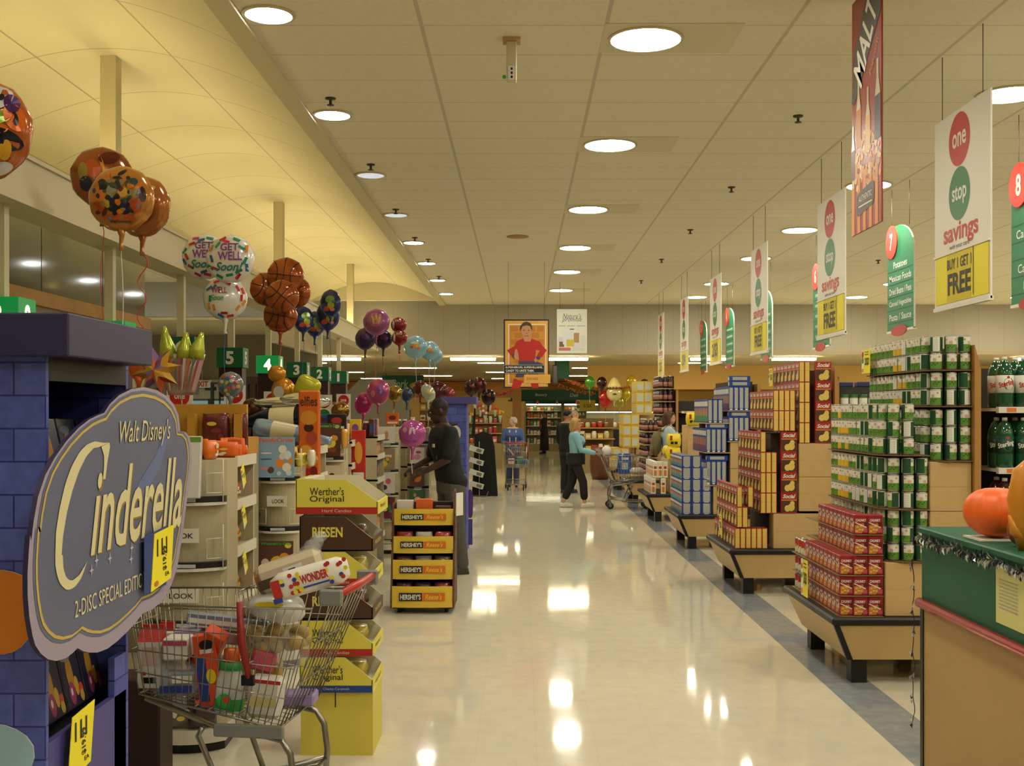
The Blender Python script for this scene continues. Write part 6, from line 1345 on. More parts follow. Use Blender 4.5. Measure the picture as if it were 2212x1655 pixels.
# woman in light blue pushing a cart to the right
po = {'R': ST((-.21, -.10, 1.12), (-.19, -.36, 1.06), (-.09, -.14, .50), (-.09, -.17, .10), gr=.9, up=(0, .2, 1), toe=.02), 'L': ST((.21, -.10, 1.12), (.19, -.36, 1.06), (.09, .06, .50), (.09, .24, .10), gr=.9, up=(0, .2, 1), toe=-.01)}
w1, hp = person('woman in a light blue top and black cropped trousers pushing a cart to the right', (.98, 19.7, 0), PI/2, .915, '#c08a68', '#7fb0bd', '#151313', '#a98a4e', po, hair='bob', shoes='#cfcabd', sleeve='long', pant='crop', bust=.03, nod=.1)
mb = MB(); R = [[((.215+.02*math.sin(q*2))*math.cos(2*PI*k/18), (.185+.012*math.sin(q*3+k))*math.sin(2*PI*k/18), z) for k in range(18)] for q, z in enumerate((.84, .89, .95, 1.01, 1.06))]; mb.ring_loft(R, mat('black_jacket', '#1b1b1c', .85)); mb.tube([(.1, -.12, 1.02), (0, -.16, 1.2), (-.1, -.09, 1.42)], .014, M_BLACK, 6); mb.build('tied_jacket', w1)
cart('wire shopping cart pushed by the woman in light blue', (1.86, 19.6, 0), PI, False)
G = 'groceries in the farther carts'
mb = MB(); mb.bbox((-.11, -.07, 0), (.11, .07, .36), mat('blue_pack', '#2456a8', .4), .01); f = plane_y(0, 0, -.07); mb.rect(f, -.05, .08, .06, .2, LBG); mb.rect(f, -.06, .25, .07, .29, PWH); item('drinks_pack', mb, (1.84, 19.68, .60), 'bright blue drinks pack standing in the cart of the woman in light blue', cat='pack')
mb = MB(); mb.ball((0, 0, .10), (.09, .12, .10), PWH, 12, 8); item('plastic_bag', mb, (1.52, 19.58, .90), 'white plastic bag hanging over the cart seat', cat='bag')
mb = MB(); mb.ball((0, 0, .07), (.13, .1, .07), PWH, 12, 8); mb.ball((.1, 0, .05), (.08, .08, .05), mat('pack_pinkish', '#c99a90', .4), 10, 6); item('plastic_bag', mb, (2.05, 19.58, .585), 'white and pink wrapped pack at the front of the moving cart', cat='pack')
# man in black behind her
po0 = {'R': ST((-.24, .02, 1.13), (-.22, -.10, .90), (-.10, -.03, .49), (-.10, .0, .09)), 'L': ST((.24, .02, 1.13), (.22, -.10, .90), (.10, -.03, .49), (.10, .0, .09))}
m1, hp = person('man in a black jacket seen from behind the woman in light blue', (.98, 23.2, 0), PI*.75, 1.0, '#a87a5a', '#101012', '#1a1a1e', '#15110e', po0, sleeve='long', fat=1.12, vox=.011)
m2, hp = person('grey haired man in a tan jacket behind the man in black', (1.45, 29.5, 0), PI*.6, 1.0, '#b88a68', '#9a8a5c', '#3a3a3a', '#8a8378', po0, sleeve='long', fat=1.08, vox=.012)
# elderly woman with a cart facing the viewer
po = {'R': ST((-.25, -.06, 1.12), (-.12, -.33, 1.09), (-.09, -.02, .49), (-.09, .0, .09), gr=.9, up=(0, .2, 1)), 'L': ST((.25, -.06, 1.12), (.12, -.33, 1.09), (.09, -.06, .49), (.09, -.05, .09), gr=.9, up=(0, .2, 1))}
w2, hp = person('grey haired elderly woman in a blue shirt leaning on a cart, facing the viewer', (-.17, 25.15, 0), 0, .90, '#c69a7c', '#3f5788', '#2d3a5c', '#a9a295', po, hair='curly', sleeve='long', fat=1.08, bust=.03, yaw=-.7, nod=.1, vox=.009)
mb = MB(); mb.tube([(.08, -.14, 1.42), (.075, -.165, 1.2), (.07, -.15, 1.0)], .012, PWH, 5); mb.tube([(-.08, -.14, 1.42), (-.075, -.165, 1.2), (-.07, -.15, 1.0)], .012, PWH, 5); mb.build('scarf', w2)
cart('wire shopping cart with the elderly woman, coming towards the viewer', (-.10, 24.25, 0), PI/2, False)
mb = MB(); mb.bbox((-.07, -.06, 0), (.07, .06, .12), PWH, .01); mb.rect(plane_y(0, 0, -.06), -.06, .07, .06, .10, PRD); item('food_pack', mb, (-.20, 24.1, .56), 'white and red pack in the cart of the elderly woman', cat='pack')
mb = MB(); mb.bbox((-.07, -.06, 0), (.07, .06, .16), mat('pack_teal', '#5a8a7a', .4), .02); item('food_pack', mb, (.0, 24.15, .56), 'green pack in the cart of the elderly woman', cat='pack')
mb = MB(); mb.bbox((-.06, -.05, 0), (.06, .05, .1), mat('pack_blue3', '#4a6a9a', .4), .02); item('food_pack', mb, (.10, 24.05, .57), 'blue pack in the cart of the elderly woman', cat='pack')
mb = MB(); mb.tube([(0, 0, 0), (-.12, .05, .12)], .015, PRD, 6); mb.tube([(-.02, 0, 0), (-.14, .05, .14)], .012, PWH, 6); item('rolled_paper', mb, (-.12, 24.3, .74), 'red and white rolls sticking out of the oncoming cart', cat='roll')
# woman with a backpack among the displays
w3, hp = person('woman with a khaki backpack looking at the shelves by the yellow bags', (2.58, 19.3, 0), PI/2, .985, '#b98a6a', '#a9bcc4', '#4a4a52', '#4a3020', po0, hair='long', sleeve='short', bust=.03)
mb = MB(); mk_ = mat('khaki', '#6b6442', .8); mb.ball((0, .22, 1.17), (.16, .10, .21), mk_, 16, 10); mb.ball((0, .29, 1.08), (.11, .05, .10), mk_, 12, 8)
for s in (-1, 1): mb.tube([(s*.1, .14, 1.38), (s*.11, .02, 1.49), (s*.12, -.11, 1.40), (s*.13, -.09, 1.15), (s*.12, .12, 1.02)], .016, mk_, 6)
mb.build('backpack', w3)
# far figure in a long dark coat
w4, hp = person('person in a long black coat and red scarf at the chilled cases', (.95, 44.0, 0), -PI*.55, .98, '#a07050', '#17100f', '#17100f', '#1c1512', po0, sleeve='long', vox=.013, fat=.95)
mb = MB(); mb.ring_loft([[((r+.01)*math.cos(2*PI*k/14), (r*.8)*math.sin(2*PI*k/14), z) for k in range(14)] for z, r in ((.15, .24), (.5, .22), (.9, .2), (1.05, .18))], mat('shirt#17100f')); mb.tube([(.06, -.14, 1.42), (.02, -.17, 1.25), (.0, -.17, 1.1)], .03, PRD, 6); mb.build('coat', w4)
# ================================================================== departments at the back
GFAS = mat('fascia_green', '#12503a', .5); WOODP = mat('post_wood', '#c08a44', .5); CASE = mat('case_frame', '#8b7a54', .5); LITC = mat('case_strip', '#fff2cf', .4, emit=5, ecol=(1, .9, .62))
rb_ = random.Random(21)
PAL = ['#b0322a', '#c96a24', '#d2a83a', '#5f8a3a', '#d8cfb4', '#8a5a34', '#c9b98c', '#3f6a4a', '#7a2a2a', '#c4824a', '#e0d8c8', '#4a5a7a']
_bx = {}
def pack_proto(c, w_, d_, h_, kind):
    k_ = (c, w_, h_, kind)
    if k_ not in _bx:
        mb = MB()
        if kind == 'jar': mb.lathe([(w_*.45, 0), (w_*.5, h_*.05), (w_*.5, h_*.75), (w_*.35, h_*.85), (w_*.35, h_), (.004, h_)], [mat('pk'+c, c, .4)]*3+[M_OFFW, M_OFFW], n=8)
        else: mb.box((-w_/2, -d_/2, 0), (w_/2, d_/2, h_), mat('pk'+c, c, .45)); mb.rect(plane_y(0, 0, -d_/2), -w_*.35, h_*.2, w_*.35, h_*.6, mat('pkl'+c, PAL[(PAL.index(c)+4) % 12] if c in PAL else '#d8cfb4', .5), .001)
        _bx[k_] = [mb.build({'jar': 'food_jar', 'box': 'food_pack'}[kind]), False]
    return _bx[k_]
def stock(x0, x1, y, z, step, hmax, where, group, cols=PAL, kinds=('box', 'jar')):
    n = int((x1-x0)/step); hs = [round(hmax*k, 3) for k in (.7, .85, 1)]
    for i in range(n):
        c = rb_.choice(cols); kd = rb_.choice(kinds); e = pack_proto(c, round(step*.86, 3), .12, rb_.choice(hs), kd); l = 'small %s on the %s, %s from the left' % ({'jar': 'jar', 'box': 'pack'}[kd], where, nth(i)); p = (x0+step*(i+.5), y, z)
        if not e[1]: e[1] = True; e[0].location = p; tag(e[0], l, {'jar': 'jar', 'box': 'pack'}[kd], group)
        else: o = dup(e[0], p, None, l, group)
# chilled wall cases
for ci, (x0, x1) in enumerate(((.2, 1.75), (1.8, 3.3))):
    o = thing('chilled_case', 'tall open chilled case with lit shelves at the back wall, %s' % ('left of the pair', 'right of the pair')[ci], 'chilled case', (0, 46.6, 0), 0, 'chilled cases at the back wall')
    mb = MB(); mb.box((x0, .55, 0), (x1, .7, 2.15), mat('case_back', '#a8a080', .4)); mb.box((x0, 0, 0), (x1, .6, .32), CASE); mb.box((x0, -.05, 2.0), (x1, .7, 2.15), GFAS); mb.box((x0-.03, 0, 0), (x0+.03, .7, 2.1), CASE); mb.box((x1-.03, 0, 0), (x1+.03, .7, 2.1), CASE); mb.build('cabinet', o)
    mb = MB(); mb.box((x0+.05, .0, 1.95), (x1-.05, .08, 2.0), LITC); mb.build('light_strip', o)
    for k_, z in enumerate((.34, .72, 1.08, 1.42, 1.72)):
        mb = MB(); mb.box((x0+.04, .1, z-.03), (x1-.04, .56, z), M_SHELF); mb.build('shelf', o)
        stock(x0+.06, x1-.06, 46.6+.22, z+.001, .145, .22 if z < 1.7 else .18, 'shelf %s up of the %s chilled case' % (nth(k_), ('left', 'right')[ci]), 'food in the chilled cases', ['#d8cfb4', '#e0d8c8', '#c9b98c', '#5f8a3a', '#c96a24', '#8a5a34'])
o = thing('department_sign', 'long dark green department fascia with pale lettering over the chilled cases', 'sign', (0, 45.4, 2.15))
mb = MB(); mb.box((-.4, 0, 0), (3.2, .1, .42), GFAS); f = plane_y(0, 0, 0); mb.text('Bakery', f, .85, .2, .5, .14, LBG, bold=.01, shear=.2, d=.004); mb.text('Deli', f, 2.2, .2, .34, .14, LBG, bold=.01, shear=.2, d=.004); mb.box((-.5, .0, -.05), (3.3, .12, 0), M_BLACK); mb.build('fascia', o)
for x in (-.1, .7, 1.5, 2.3): mb = MB(); mb.ball((x, -.05, -.10), (.05, .05, .09), mat('lantern', '#c98a3a', .5), 8, 6); mb.build('lantern', o)
for x in (-.4, 3.1): mb = MB(); mb.box((x, .02, .42), (x+.06, .08, HC+1.34-2.15), WOODP); mb.build('post', o)
mb = MB(); mb.box((-.17, -.1, 0), (.17, .1, HC+1.33), WOODP); tag(mb.build('wood_post', loc=(-.13, 42.0, 0)), 'light wooden post below the candy poster', 'post', kind='structure')
mb = MB(); mb.box((-12, 0, 0), (-.3, .1, .22), WOODP); tag(mb.build('trim_3', loc=(0, 41.9, 2.2)), 'wooden fascia rail at the back on the left', 'trim', kind='structure')
mb = MB(); mb.box((-13, 0, 0), (17, .03, .05), mat('line_red', '#8f2a1a', .5)); tag(mb.build('trim_4', loc=(0, 47.95, 2.95)), 'thin red line along the back wall', 'trim', kind='structure')
mb = MB(); mb.box((-13, 0, 0), (17, .04, .35), mat('band_orange', '#b5752c', .6)); tag(mb.build('trim_5', loc=(0, 47.95, 2.55)), 'orange band along the back wall', 'trim', kind='structure')
# produce and grocery islands further in
def island(x0, x1, y, zs, label, where, grp, step=.16, cols=PAL, back=True):
    o = thing('produce_stand', label, 'produce stand', (0, y, 0), 0, 'stands at the back of the store')
    mb = MB(); mb.box((x0, 0, 0), (x1, .7, zs[0]), CASE)
    if back: mb.box((x0, .55, zs[0]), (x1, .7, zs[-1]+.25), mat('stand_back', '#7a6238', .6))
    mb.build('base', o)
    for k_, z in enumerate(zs):
        y_ = .08+.14*k_; mb = MB(); mb.box((x0-.01, y_-.05, z-.03), (x1+.01, .6, z), WOODP); mb.build('shelf', o)
        stock(x0+.02, x1-.02, y+y_+.06, z+.001, step, .2, 'shelf %s up of %s' % (nth(k_), where), grp, cols)
island(-1.55, -.55, 33.0, (.75, 1.05, 1.35), 'stepped stand of flowers and gifts left of the elderly woman', 'the flower stand', 'goods on the flower stand', .14, ['#d8602a', '#d99a3a', '#b0322a', '#c9547a', '#d8cfb4', '#5f8a3a'])
island(-3.4, -1.8, 37.0, (.6, 1.0, 1.4, 1.75), 'tall stand of bright packages at the back left', 'the back left stand', 'goods on the back left stand', .2, ['#d8602a', '#d99a3a', '#b0322a', '#d2b03a', '#d8cfb4'])
island(2.1, 4.0, 40.0, (.7, 1.0, 1.3), 'stand of yellow and orange packages right of the chilled cases', 'the right hand stand', 'goods on the right hand stand', .2, ['#d2b03a', '#d8602a', '#b0322a', '#d8cfb4', '#c96a24'])
island(1.6, 2.6, 30.5, (.6, .95, 1.25), 'low stand of baskets and packets behind the moving cart', 'the basket stand', 'goods on the basket stand', .17, ['#8a5a34', '#c9b98c', '#d2b03a', '#b0322a', '#d8cfb4'])
island(-9, -4, 40.0, (.7, 1.1, 1.5), 'long grocery stand deep behind the checkouts', 'the deep stand', 'goods on the deep stand', .3)
# flowers
rf = random.Random(31); fl_cols = ['#d9742a', '#d9b43a', '#c94a6a', '#e0d6c4', '#b03a7a', '#cf5a2a']
for i in range(7):
    o = thing('flower_bunch', 'bunch of %s flowers above the flower stand, %s from the left' % (('orange', 'yellow', 'pink', 'white', 'mauve', 'coral', 'yellow and orange')[i], nth(i)), 'flowers', (-1.5+.15*i, 33.12+.06*(i % 2), 1.58+.16*((i*2) % 3)), 0, 'flower bunches')
    mb = MB(); mb.lathe([(.03, -.22 if i % 3 == 0 else -.2), (.06, .0)], mat('flower_wrap', '#b8c2a0', .3), n=8); mb.build('wrap', o)
    for q in range(7):
        mb = MB(); mb.ball((rf.uniform(-.09, .09), rf.uniform(-.05, .05), rf.uniform(.02, .14)), .045, mat('fl'+fl_cols[(i+q % 2) % 6], fl_cols[(i+q % 2) % 6], .6), 8, 5); mb.build('blossom', o)
# yellow notice with discs
p = P(1252, 882, 38.0); o = thing('price_board', 'yellow board with red and green discs beside the chilled cases', 'sign', p); f = plane_y(0, 0, 0, .02); w_ = 34*38/F
mb = MB(); mb.prism([(0, -.1), (w_, -.1), (w_, .28), (0, .28)], f, mat('board_yellow', '#b8a41e', .5)); mb.rect(f, -.10, -.1, 0, .28, M_OFFW); mb.disc(f, -.05, .2, .06, .06, M_RED, .002, 14); mb.disc(f, -.05, .05, .06, .06, M_SGREEN, .002, 14); mb.text('2/$5', f, w_*.5, .08, .3, .12, mat('board_ink', '#5c5210', .5), bold=.02); mb.build('board', o)
mb = MB(); mb.cyl((.2, .02, -p.z), (.2, .02, -.1), .02, M_GREYM, n=6); mb.build('post', o)
# lit bakery case with red cups, right
o = thing('bakery_case', 'lit low bakery case with white and red goods beside the displays', 'bakery case', (2.2, 36.5, 0))
mb = MB(); mb.box((0, 0, 0), (2.4, .8, 1.1), mat('case_dark', '#2a4a38', .5)); mb.box((0, .0, 1.1), (2.4, .8, 1.16), CASE); mb.build('base', o)
mb = MB(); mb.box((0, .1, 1.68), (2.4, .6, 1.72), CASE); mb.box((0, .1, 1.65), (2.4, .2, 1.68), LITC); mb.box((0, .6, 1.1), (2.4, .65, 1.72), mat('case_back')); mb.build('canopy', o)
stock(2.25, 4.55, 36.8, 1.161, .16, .24, 'lit bakery case', 'goods in the lit bakery case', ['#e0d8c8', '#d8cfb4', '#b0322a', '#c96a24'], ('jar',))
# brown barrels
for i in range(3):
    mb = MB(); mb.lathe([(.20, 0), (.25, .2), (.26, .4), (.25, .6), (.21, .8)], mat('barrel', '#5a2f18', .5, noise=(5, .2)), n=16); tag(mb.build('barrel', loc=(2.0+.6*i, 27.8+.2*i, 0)), 'brown barrel at the edge of the bakery area, %s from the aisle' % nth(i), 'barrel', 'brown barrels')
# green hanging banner, garlands
p = P(1214, 818, 30.0); o = thing('narrow_banner', 'narrow dark green banner hanging edge-on below the white grocery banner', 'banner', p)
mb = MB(); T = Matrix.Rotation(-.9, 4, 'Z'); mb.box((-.28, 0, 0), (.28, .015, .58), GFAS, T); mb.box((-.3, -.01, .56), (.3, .03, .60), M_BLACK, T); mb.build('cloth', o)
mb = MB(); mb.cyl((0, 0, .6), (0, 0, HC+1.34-p.z), .006, M_WIRE, n=5); mb.build('hanger_wire', o)
mb = MB(); mb.bbox((-.07, -.08, 0), (.07, .08, .5), M_BLACK, .02); mb.cyl((0, 0, .5), (0, 0, HC+1.34-P(1200, 830, 29).z), .012, M_BLACK, n=6); tag(mb.build('hanging_speaker', loc=P(1199, 830, 29)), 'black hanging loudspeaker beside the candy poster', 'loudspeaker')
def garland(a, b, sag, r, cols, label, name='paper_garland', seed=1):
    rr = random.Random(seed); mb = MB(); a = Vector(a); b = Vector(b); ms = [mat('gar'+c, c, .6) for c in cols]; pts = []
    for i in range(41):
        t = i/40; pts.append(a.lerp(b, t)-Vector((0, 0, sag*4*t*(1-t))))
    mb.tube(pts, r*.25, ms[0], 5)
    for p in pts:
        for q in range(5):
            d = Vector((rr.uniform(-1, 1), rr.uniform(-1, 1), rr.uniform(-1, 1))).normalized()*r; e = Vector((rr.uniform(-1, 1), rr.uniform(-1, 1), rr.uniform(-1, 1))).normalized()*r*.5
            mb.add([p, p+d+e, p+d-e], [(0, 1, 2)], rr.choice(ms))
    return tag(mb.build(name), label, 'garland', 'paper garlands at the back')
garland(P(1218, 815, 30), P(1300, 840, 30), .08, .06, ['#c9742a', '#8a3a1a', '#d99a3a'], 'orange leafy garland running down from the green banner', seed=1)
garland(P(1300, 840, 30), P(1372, 828, 30), .10, .06, ['#c9742a', '#b0522a', '#d99a3a'], 'orange leafy garland continuing over the bakery', seed=2)
garland(P(1206, 832, 32), P(1285, 850, 32), .05, .06, ['#6a3a1a', '#8a5a2a', '#c98a3a'], 'dark brown garland below the orange one', seed=3)
garland(P(1040, 838, 32), P(1108, 843, 32), .16, .05, ['#7a1c1c', '#a02a22', '#5a1414'], 'dark red garland left of the candy poster', seed=4)
# ================================================================== entrance lobby on the left
o = thing('door_1', 'glazed automatic entrance doors in a pale metal frame', 'door', (-7.9, 26.3, 0)); o['kind'] = 'structure'
MF = mat('door_frame', '#b5b2a4', .4); DG = mat('door_glass_glow', '#8fb5b0', .1, spec=.6, emit=.35, ecol='#7fb5b4'); SIL = mat('door_silhouette', '#2c3430', .5)  # pane emits a faint teal glow standing in for daylight outside
mb = MB(); mb.box((-.1, 0, 2.0), (1.2, .08, 2.45), MF); mb.box((-.1, 0, 0), (.0, .08, 2.0), MF); mb.box((1.1, 0, 0), (1.2, .08, 2.0), MF); mb.build('frame', o)
for i, x in enumerate((.0, .55)):
    mb = MB(); mb.box((x+.05, .03, .05), (x+.50, .05, 1.95), DG); mb.build('pane', o); mb = MB(); mb.box((x, .02, 0), (x+.05, .07, 2.0), SIL); mb.box((x+.50, .02, 0), (x+.55, .07, 2.0), SIL); mb.box((x, .02, 0), (x+.55, .07, .06), SIL); mb.build('stile', o)
mb = MB(); mb.box((.45, -.05, 2.2), (.7, 0, 2.28), M_BLACK); mb.build('sensor', o)
p = P(436, 836, 26.2); o = thing('exit_sign', 'small white exit sign with red letters above the entrance doors', 'sign', p); f = plane_y(0, 0, 0, .05)
mb = MB(); mb.prism([(-.22, -.02), (.22, -.02), (.22, .16), (-.22, .16)], f, M_OFFW); mb.text('EXIT', f, 0, .07, .3, .13, M_RED, bold=.03, d=.003); mb.build('panel', o); mb = MB(); mb.cyl((0, .03, .16), (0, .03, .4), .015, MF, n=6); mb.build('stem', o)
mb = MB(); mb.box((0, 0, 0), (1.6, .05, 1.5), mat('lobby_board', '#4a3524', .6)); mb.box((.1, -.01, .5), (1.5, 0, .56), M_RED); tag(mb.build('notice_board', loc=(-7.6+.9, 25.6, 1.0)), 'dark brown notice board at the entrance behind the lane signs', 'board')
for i in range(9): mb = MB(); mb.cyl((0, 0, 0), (0, 0, 1.3), .02, M_BLACK, n=6); tag(mb.build('fence_bar', loc=(-6.6+.16*i, 24.4, 1.0)), 'black upright bar of the lobby screen, %s from the doors' % nth(i), 'bar', 'bars of the lobby screen')
mb = MB(); mb.box((-6.8, 24.38, .96), (-5.1, 24.46, 1.0), M_BLACK); mb.box((-6.8, 24.38, 2.3), (-5.1, 24.46, 2.34), M_BLACK); mb.box((-6.8, 24.38, 0), (-6.74, 24.46, 2.3), M_BLACK); mb.box((-5.16, 24.38, 0), (-5.1, 24.46, 2.3), M_BLACK); tag(mb.build('lobby_screen'), 'black frame of the lobby screen beside the entrance', 'screen')
p = P(870, 832, 40); o = thing('department_sign', 'dark green sign with pale script at the back left', 'sign', p); f = plane_y(0, 0, 0, .06); mb = MB(); mb.prism([(-.75, -.3), (.75, -.3), (.75, .35), (-.75, .35)], f, GFAS); mb.text('Pork', f, -.1, .05, .6, .3, mat('pale_green_text', '#9fb98a', .5), bold=.01, shear=.2, d=.004); mb.disc(f, .45, -.02, .2, .12, mat('board_ochre', '#b5963a', .5), .004, 16); mb.build('panel', o)
for x in (-.6, .6): mb = MB(); mb.cyl((x, .03, .35), (x, .03, HC+1.34-p.z), .012, M_WIRE, n=5); mb.build('hanger_rod', o)
mb = MB(); mb.ring_loft([[(x, y, 0) for x, y in ((-.9, 0), (.9, 0), (.9, .1), (-.9, .1))], [(x, y, 2.1) for x, y in ((-.9, 0), (.9, 0), (.9, .1), (-.9, .1))], [(x, y, 2.55) for x, y in ((-.45, 0), (.45, 0), (.45, .1), (-.45, .1))]], mat('arch_grey', '#5c5848', .6), True, False); tag(mb.build('arched_panel', loc=(-3.9, 30, 0)), 'grey arch-topped panel behind the pink balloons', 'panel')
# ================================================================== foil balloons
RIB = {'red': mat('ribbon_red', '#c23a2e', .3), 'blue': mat('ribbon_blue', '#4a5fae', .3), 'white': mat('ribbon_white', '#c8c4ba', .3), 'black': mat('ribbon_black', '#1c1a1c', .3)}
def balloon(px, py, Y, rpx, col, label, group=None, prints=(), ribbon='red', rl=.9, yaw=0.0, tail=True, flat=.42, sx=1.0, sy=1.0, metal=.35, text=(), roll=0.0, curl=False, seam=None):
    p = P(px, py, Y); r = rpx*Y/F; o = thing('foil_balloon', label, 'balloon', p, yaw, group)
    m = mat('foil'+col, col, .16, metal, coat=.3); d = r*flat; mb = MB(); n = 28; R = []; rr = random.Random(int(px*7+py))
    Rr = Matrix.Rotation(roll, 4, 'Y')
    for i in range(13):                                     # rings from front pole to back pole, puckered rim
        t = PI*i/12; k_ = max(math.sin(t), .02)**.75; y = -math.cos(t)*d
        R.append([Rr @ Vector((r*sx*k_*math.cos(2*PI*j/n)*(1+.018*math.sin(9*2*PI*j/n)*k_**4), y, r*sy*k_*math.sin(2*PI*j/n)*(1+.018*math.sin(9*2*PI*j/n)*k_**4))) for j in range(n)])
    mb.ring_loft(R, m)
    def f(u, v, t):
        q = min((u/sx/r)**2+(v/sy/r)**2, .97); k_ = q**.5; a = math.asin(min(k_**(1/.75), 1)); return Rr @ Vector((u, -math.cos(a)*d+t*2.2-.002, v))
    for (u, v, a, b, c, rot) in prints:
        c_, s_ = math.cos(rot), math.sin(rot); mm = mat('foilp'+c, c, .2, .25)
        if abs(a) > 0 and b > 0: mb.add([f((u+(a*math.cos(q)*c_-b*math.sin(q)*s_))*r, (v+(a*math.cos(q)*s_+b*math.sin(q)*c_))*r, -.0015) for q in [2*PI*k/14 for k in range(14)]]+[f(u*r, v*r, -.0022)], [(k, (k+1) % 14, 14) for k in range(14)], mm)
        else: b = -b; q = [(-a, -b), (a, -b), (a, b), (-a, b)]; mb.add([f((u+x*c_-y*s_)*r, (v+x*s_+y*c_)*r, -.0018) for x, y in q], [(0, 1, 2, 3)], mm)
    for (s_, u, v, w_, h_, c, sh) in text: mb.text(s_, f, u*r, v*r, w_*r, h_*r, mat('foilp'+c, c, .3, .2), bold=.02, shear=sh, d=.003)
    if seam:
        mk = mat('foilp'+seam, seam, .4)
        for A in ([(math.cos(a)*.0, math.sin(a)*.95) for a in [-PI/2+PI*k/14 for k in range(15)]], [(x*.95/10, 0) for x in range(-10, 11)], [(.55*math.cos(a)+.0-.9, .8*math.sin(a)) for a in [-1.2+2.4*k/14 for k in range(15)]], [(.9-.55*math.cos(a), .8*math.sin(a)) for a in [-1.2+2.4*k/14 for k in range(15)]]):
            mb.tube([f(u*r, v*r, -.001) for u, v in A], .0045, mk, 4)
    mb.build('envelope', o)
    if tail:
        mb = MB(); b = Vector((0, 0, -r*sy)); mb.tube([b+Vector((0, 0, .03)), b-Vector((0, 0, .03)), b-Vector((.005, 0, .09)), b-Vector((.0, 0, .12))], [.04, .016, .012, .02], m, 8); mb.build('neck', o)
        mb = MB(); mr_ = RIB[ribbon]; pts = [b-Vector((0, 0, .11))]
        N = 26
        for k in range(1, N+1): z = rl*k/N; pts.append(b+Vector((.012*math.sin(z*7+px) if not curl else .035*math.sin(z*26), .01*math.cos(z*9), -.11-z)))
        mb.tube(pts, .0038, mr_, 4); mb.build('ribbon', o)
    return o
_rh = random.Random(5)
HAL = lambda s: [(q*math.cos(k*2.4), q*math.sin(k*2.4), _rh.uniform(.05, .15), _rh.uniform(.04, .12), _rh.choice(['#1c2030', '#c9701e', '#3a4a40', '#8a7a3c', '#a8481a', '#70747a', '#5a2a1c', '#2a2c36']), k) for k in range(34) for q in [.78*math.sqrt(k/34)]]+[(-.45, .35, .16, .2, '#20222c', .4), (.05, .40, .12, .2, '#2a2c36', -.3), (.42, .42, .2, .14, '#3a4a44', .5), (-.15, .15, .16, .2, '#8d8f88', .3), (-.5, .05, .2, .2, '#c9701e', 0), (-.1, -.25, .22, .22, '#1c2038', .2), (.25, -.3, .22, .25, '#20243c', -.3), (.18, .12, .16, .15, '#c9a04a', .6), (.5, .08, .2, .14, '#8e8450', .3), (-.3, -.2, .1, .16, '#b89a3c', .4), (.55, -.3, .16, .2, '#b5481e', .2), (.1, -.45, .1, .07, '#d8781e', 0), (-.5, -.35, .14, .12, '#a8481a', 0), (.0, -.62, .5, .11, '#b5521e', 0), (.4, -.05, .12, .08, '#2b3f38', .8), (-.6, .3, .08, .14, '#b8741e', 0), (.72, .1, .12, .25, '#3a2418', .2), (-.25, .45, .1, .06, '#70747a', .4)]
balloon(-42, 282, 4.5, 112, '#a8541a', 'large orange, black and green printed balloon at the edge near the ceiling beam', None, [(.45, .55, .28, .24, '#c8c8c0', .2), (.42, .58, .05, .07, '#1c1c1c', 0), (.55, .56, .05, .07, '#1c1c1c', 0), (.78, .18, .16, .28, '#d2641a', .3), (.80, .15, .05, .14, '#2a1a18', .2), (.45, .15, .3, .14, '#7c9a28', .2), (.6, -.25, .32, .2, '#15131a', -.3), (.3, .3, .2, .12, '#8fae2e', .4), (.4, -.05, .3, .12, '#d8721e', 0), (.35, -.55, .22, .2, '#c06018', 0), (.72, .45, .12, .2, '#4a2458', .3), (.62, -.45, .1, .2, '#d8a02a', -.3), (.48, -.78, .22, .10, '#c9c6b8', .4), (.2, -.3, .2, .3, '#7c9a28', 0)], rl=.5, metal=.25)
GH = 'orange printed balloons near the tall post'
balloon(222, 384, 7.5, 66, '#8a4a1e', 'brown and orange printed balloon, rearmost of the trio by the post', GH, [(-.3, .2, .25, .3, '#b0521c', .3), (.2, .6, .35, .2, '#5e2016', .3), (-.5, -.3, .2, .25, '#2a2836', .2), (-.6, .1, .15, .3, '#8a7a38', 0), (-.2, -.6, .2, .15, '#1c1c2c', 0), (.0, .3, .06, .4, '#c98a2a', .3)], yaw=.35, rl=1.3)
balloon(263, 430, 7.1, 71, '#b0742c', 'round balloon with a dark busy bat print, front of the trio by the post', GH, HAL(0), rl=1.0, text=[('Halloween', .1, -.74, .62, .1, '#2a3428', 0)], ribbon='white')
balloon(308, 447, 7.4, 66, '#a0602a', 'plain bronze balloon, right of the trio by the post', GH, [(.3, .2, .3, .3, '#8e5a2a', 0), (.2, -.4, .4, .25, '#8a3c20', .4), (.5, .5, .16, .1, '#c9a46a', .5)], yaw=-.25, rl=.7, curl=True)
rgb_ = random.Random(9)
def conf():
    L = []
    for k in range(16):
        a = 2*PI*k/16+rgb_.uniform(-.15, .15); q = .84 if k % 2 else .70
        L.append((q*math.cos(a), q*math.sin(a), .15, -.055, rgb_.choice(['#b8241c', '#2a6aa0', '#d8861e', '#c22a5a', '#1e8a6a']), a+PI/2+rgb_.uniform(-.5, .5)))
    return L
GW = [('GET', .06, .46, .74, .32, '#7a3a8a', 0), ('WELL', .08, .08, 1.0, .36, '#8a3a96', 0), ('Soon!', .04, -.36, 1.15, .36, '#1f7a68', .4)]
GG = 'white get well balloons'
balloon(442, 555, 9.9, 49, '#d8d4cb', 'white Get Well Soon balloon, left and behind its twin', GG, conf(), 'blue', 1.0, text=GW, metal=.1, tail=False)
balloon(498, 560, 9.6, 52, '#dcd8cf', 'white Get Well Soon balloon, foremost with its lettering fully visible', GG, conf(), 'blue', .6, text=GW, metal=.1, tail=False)
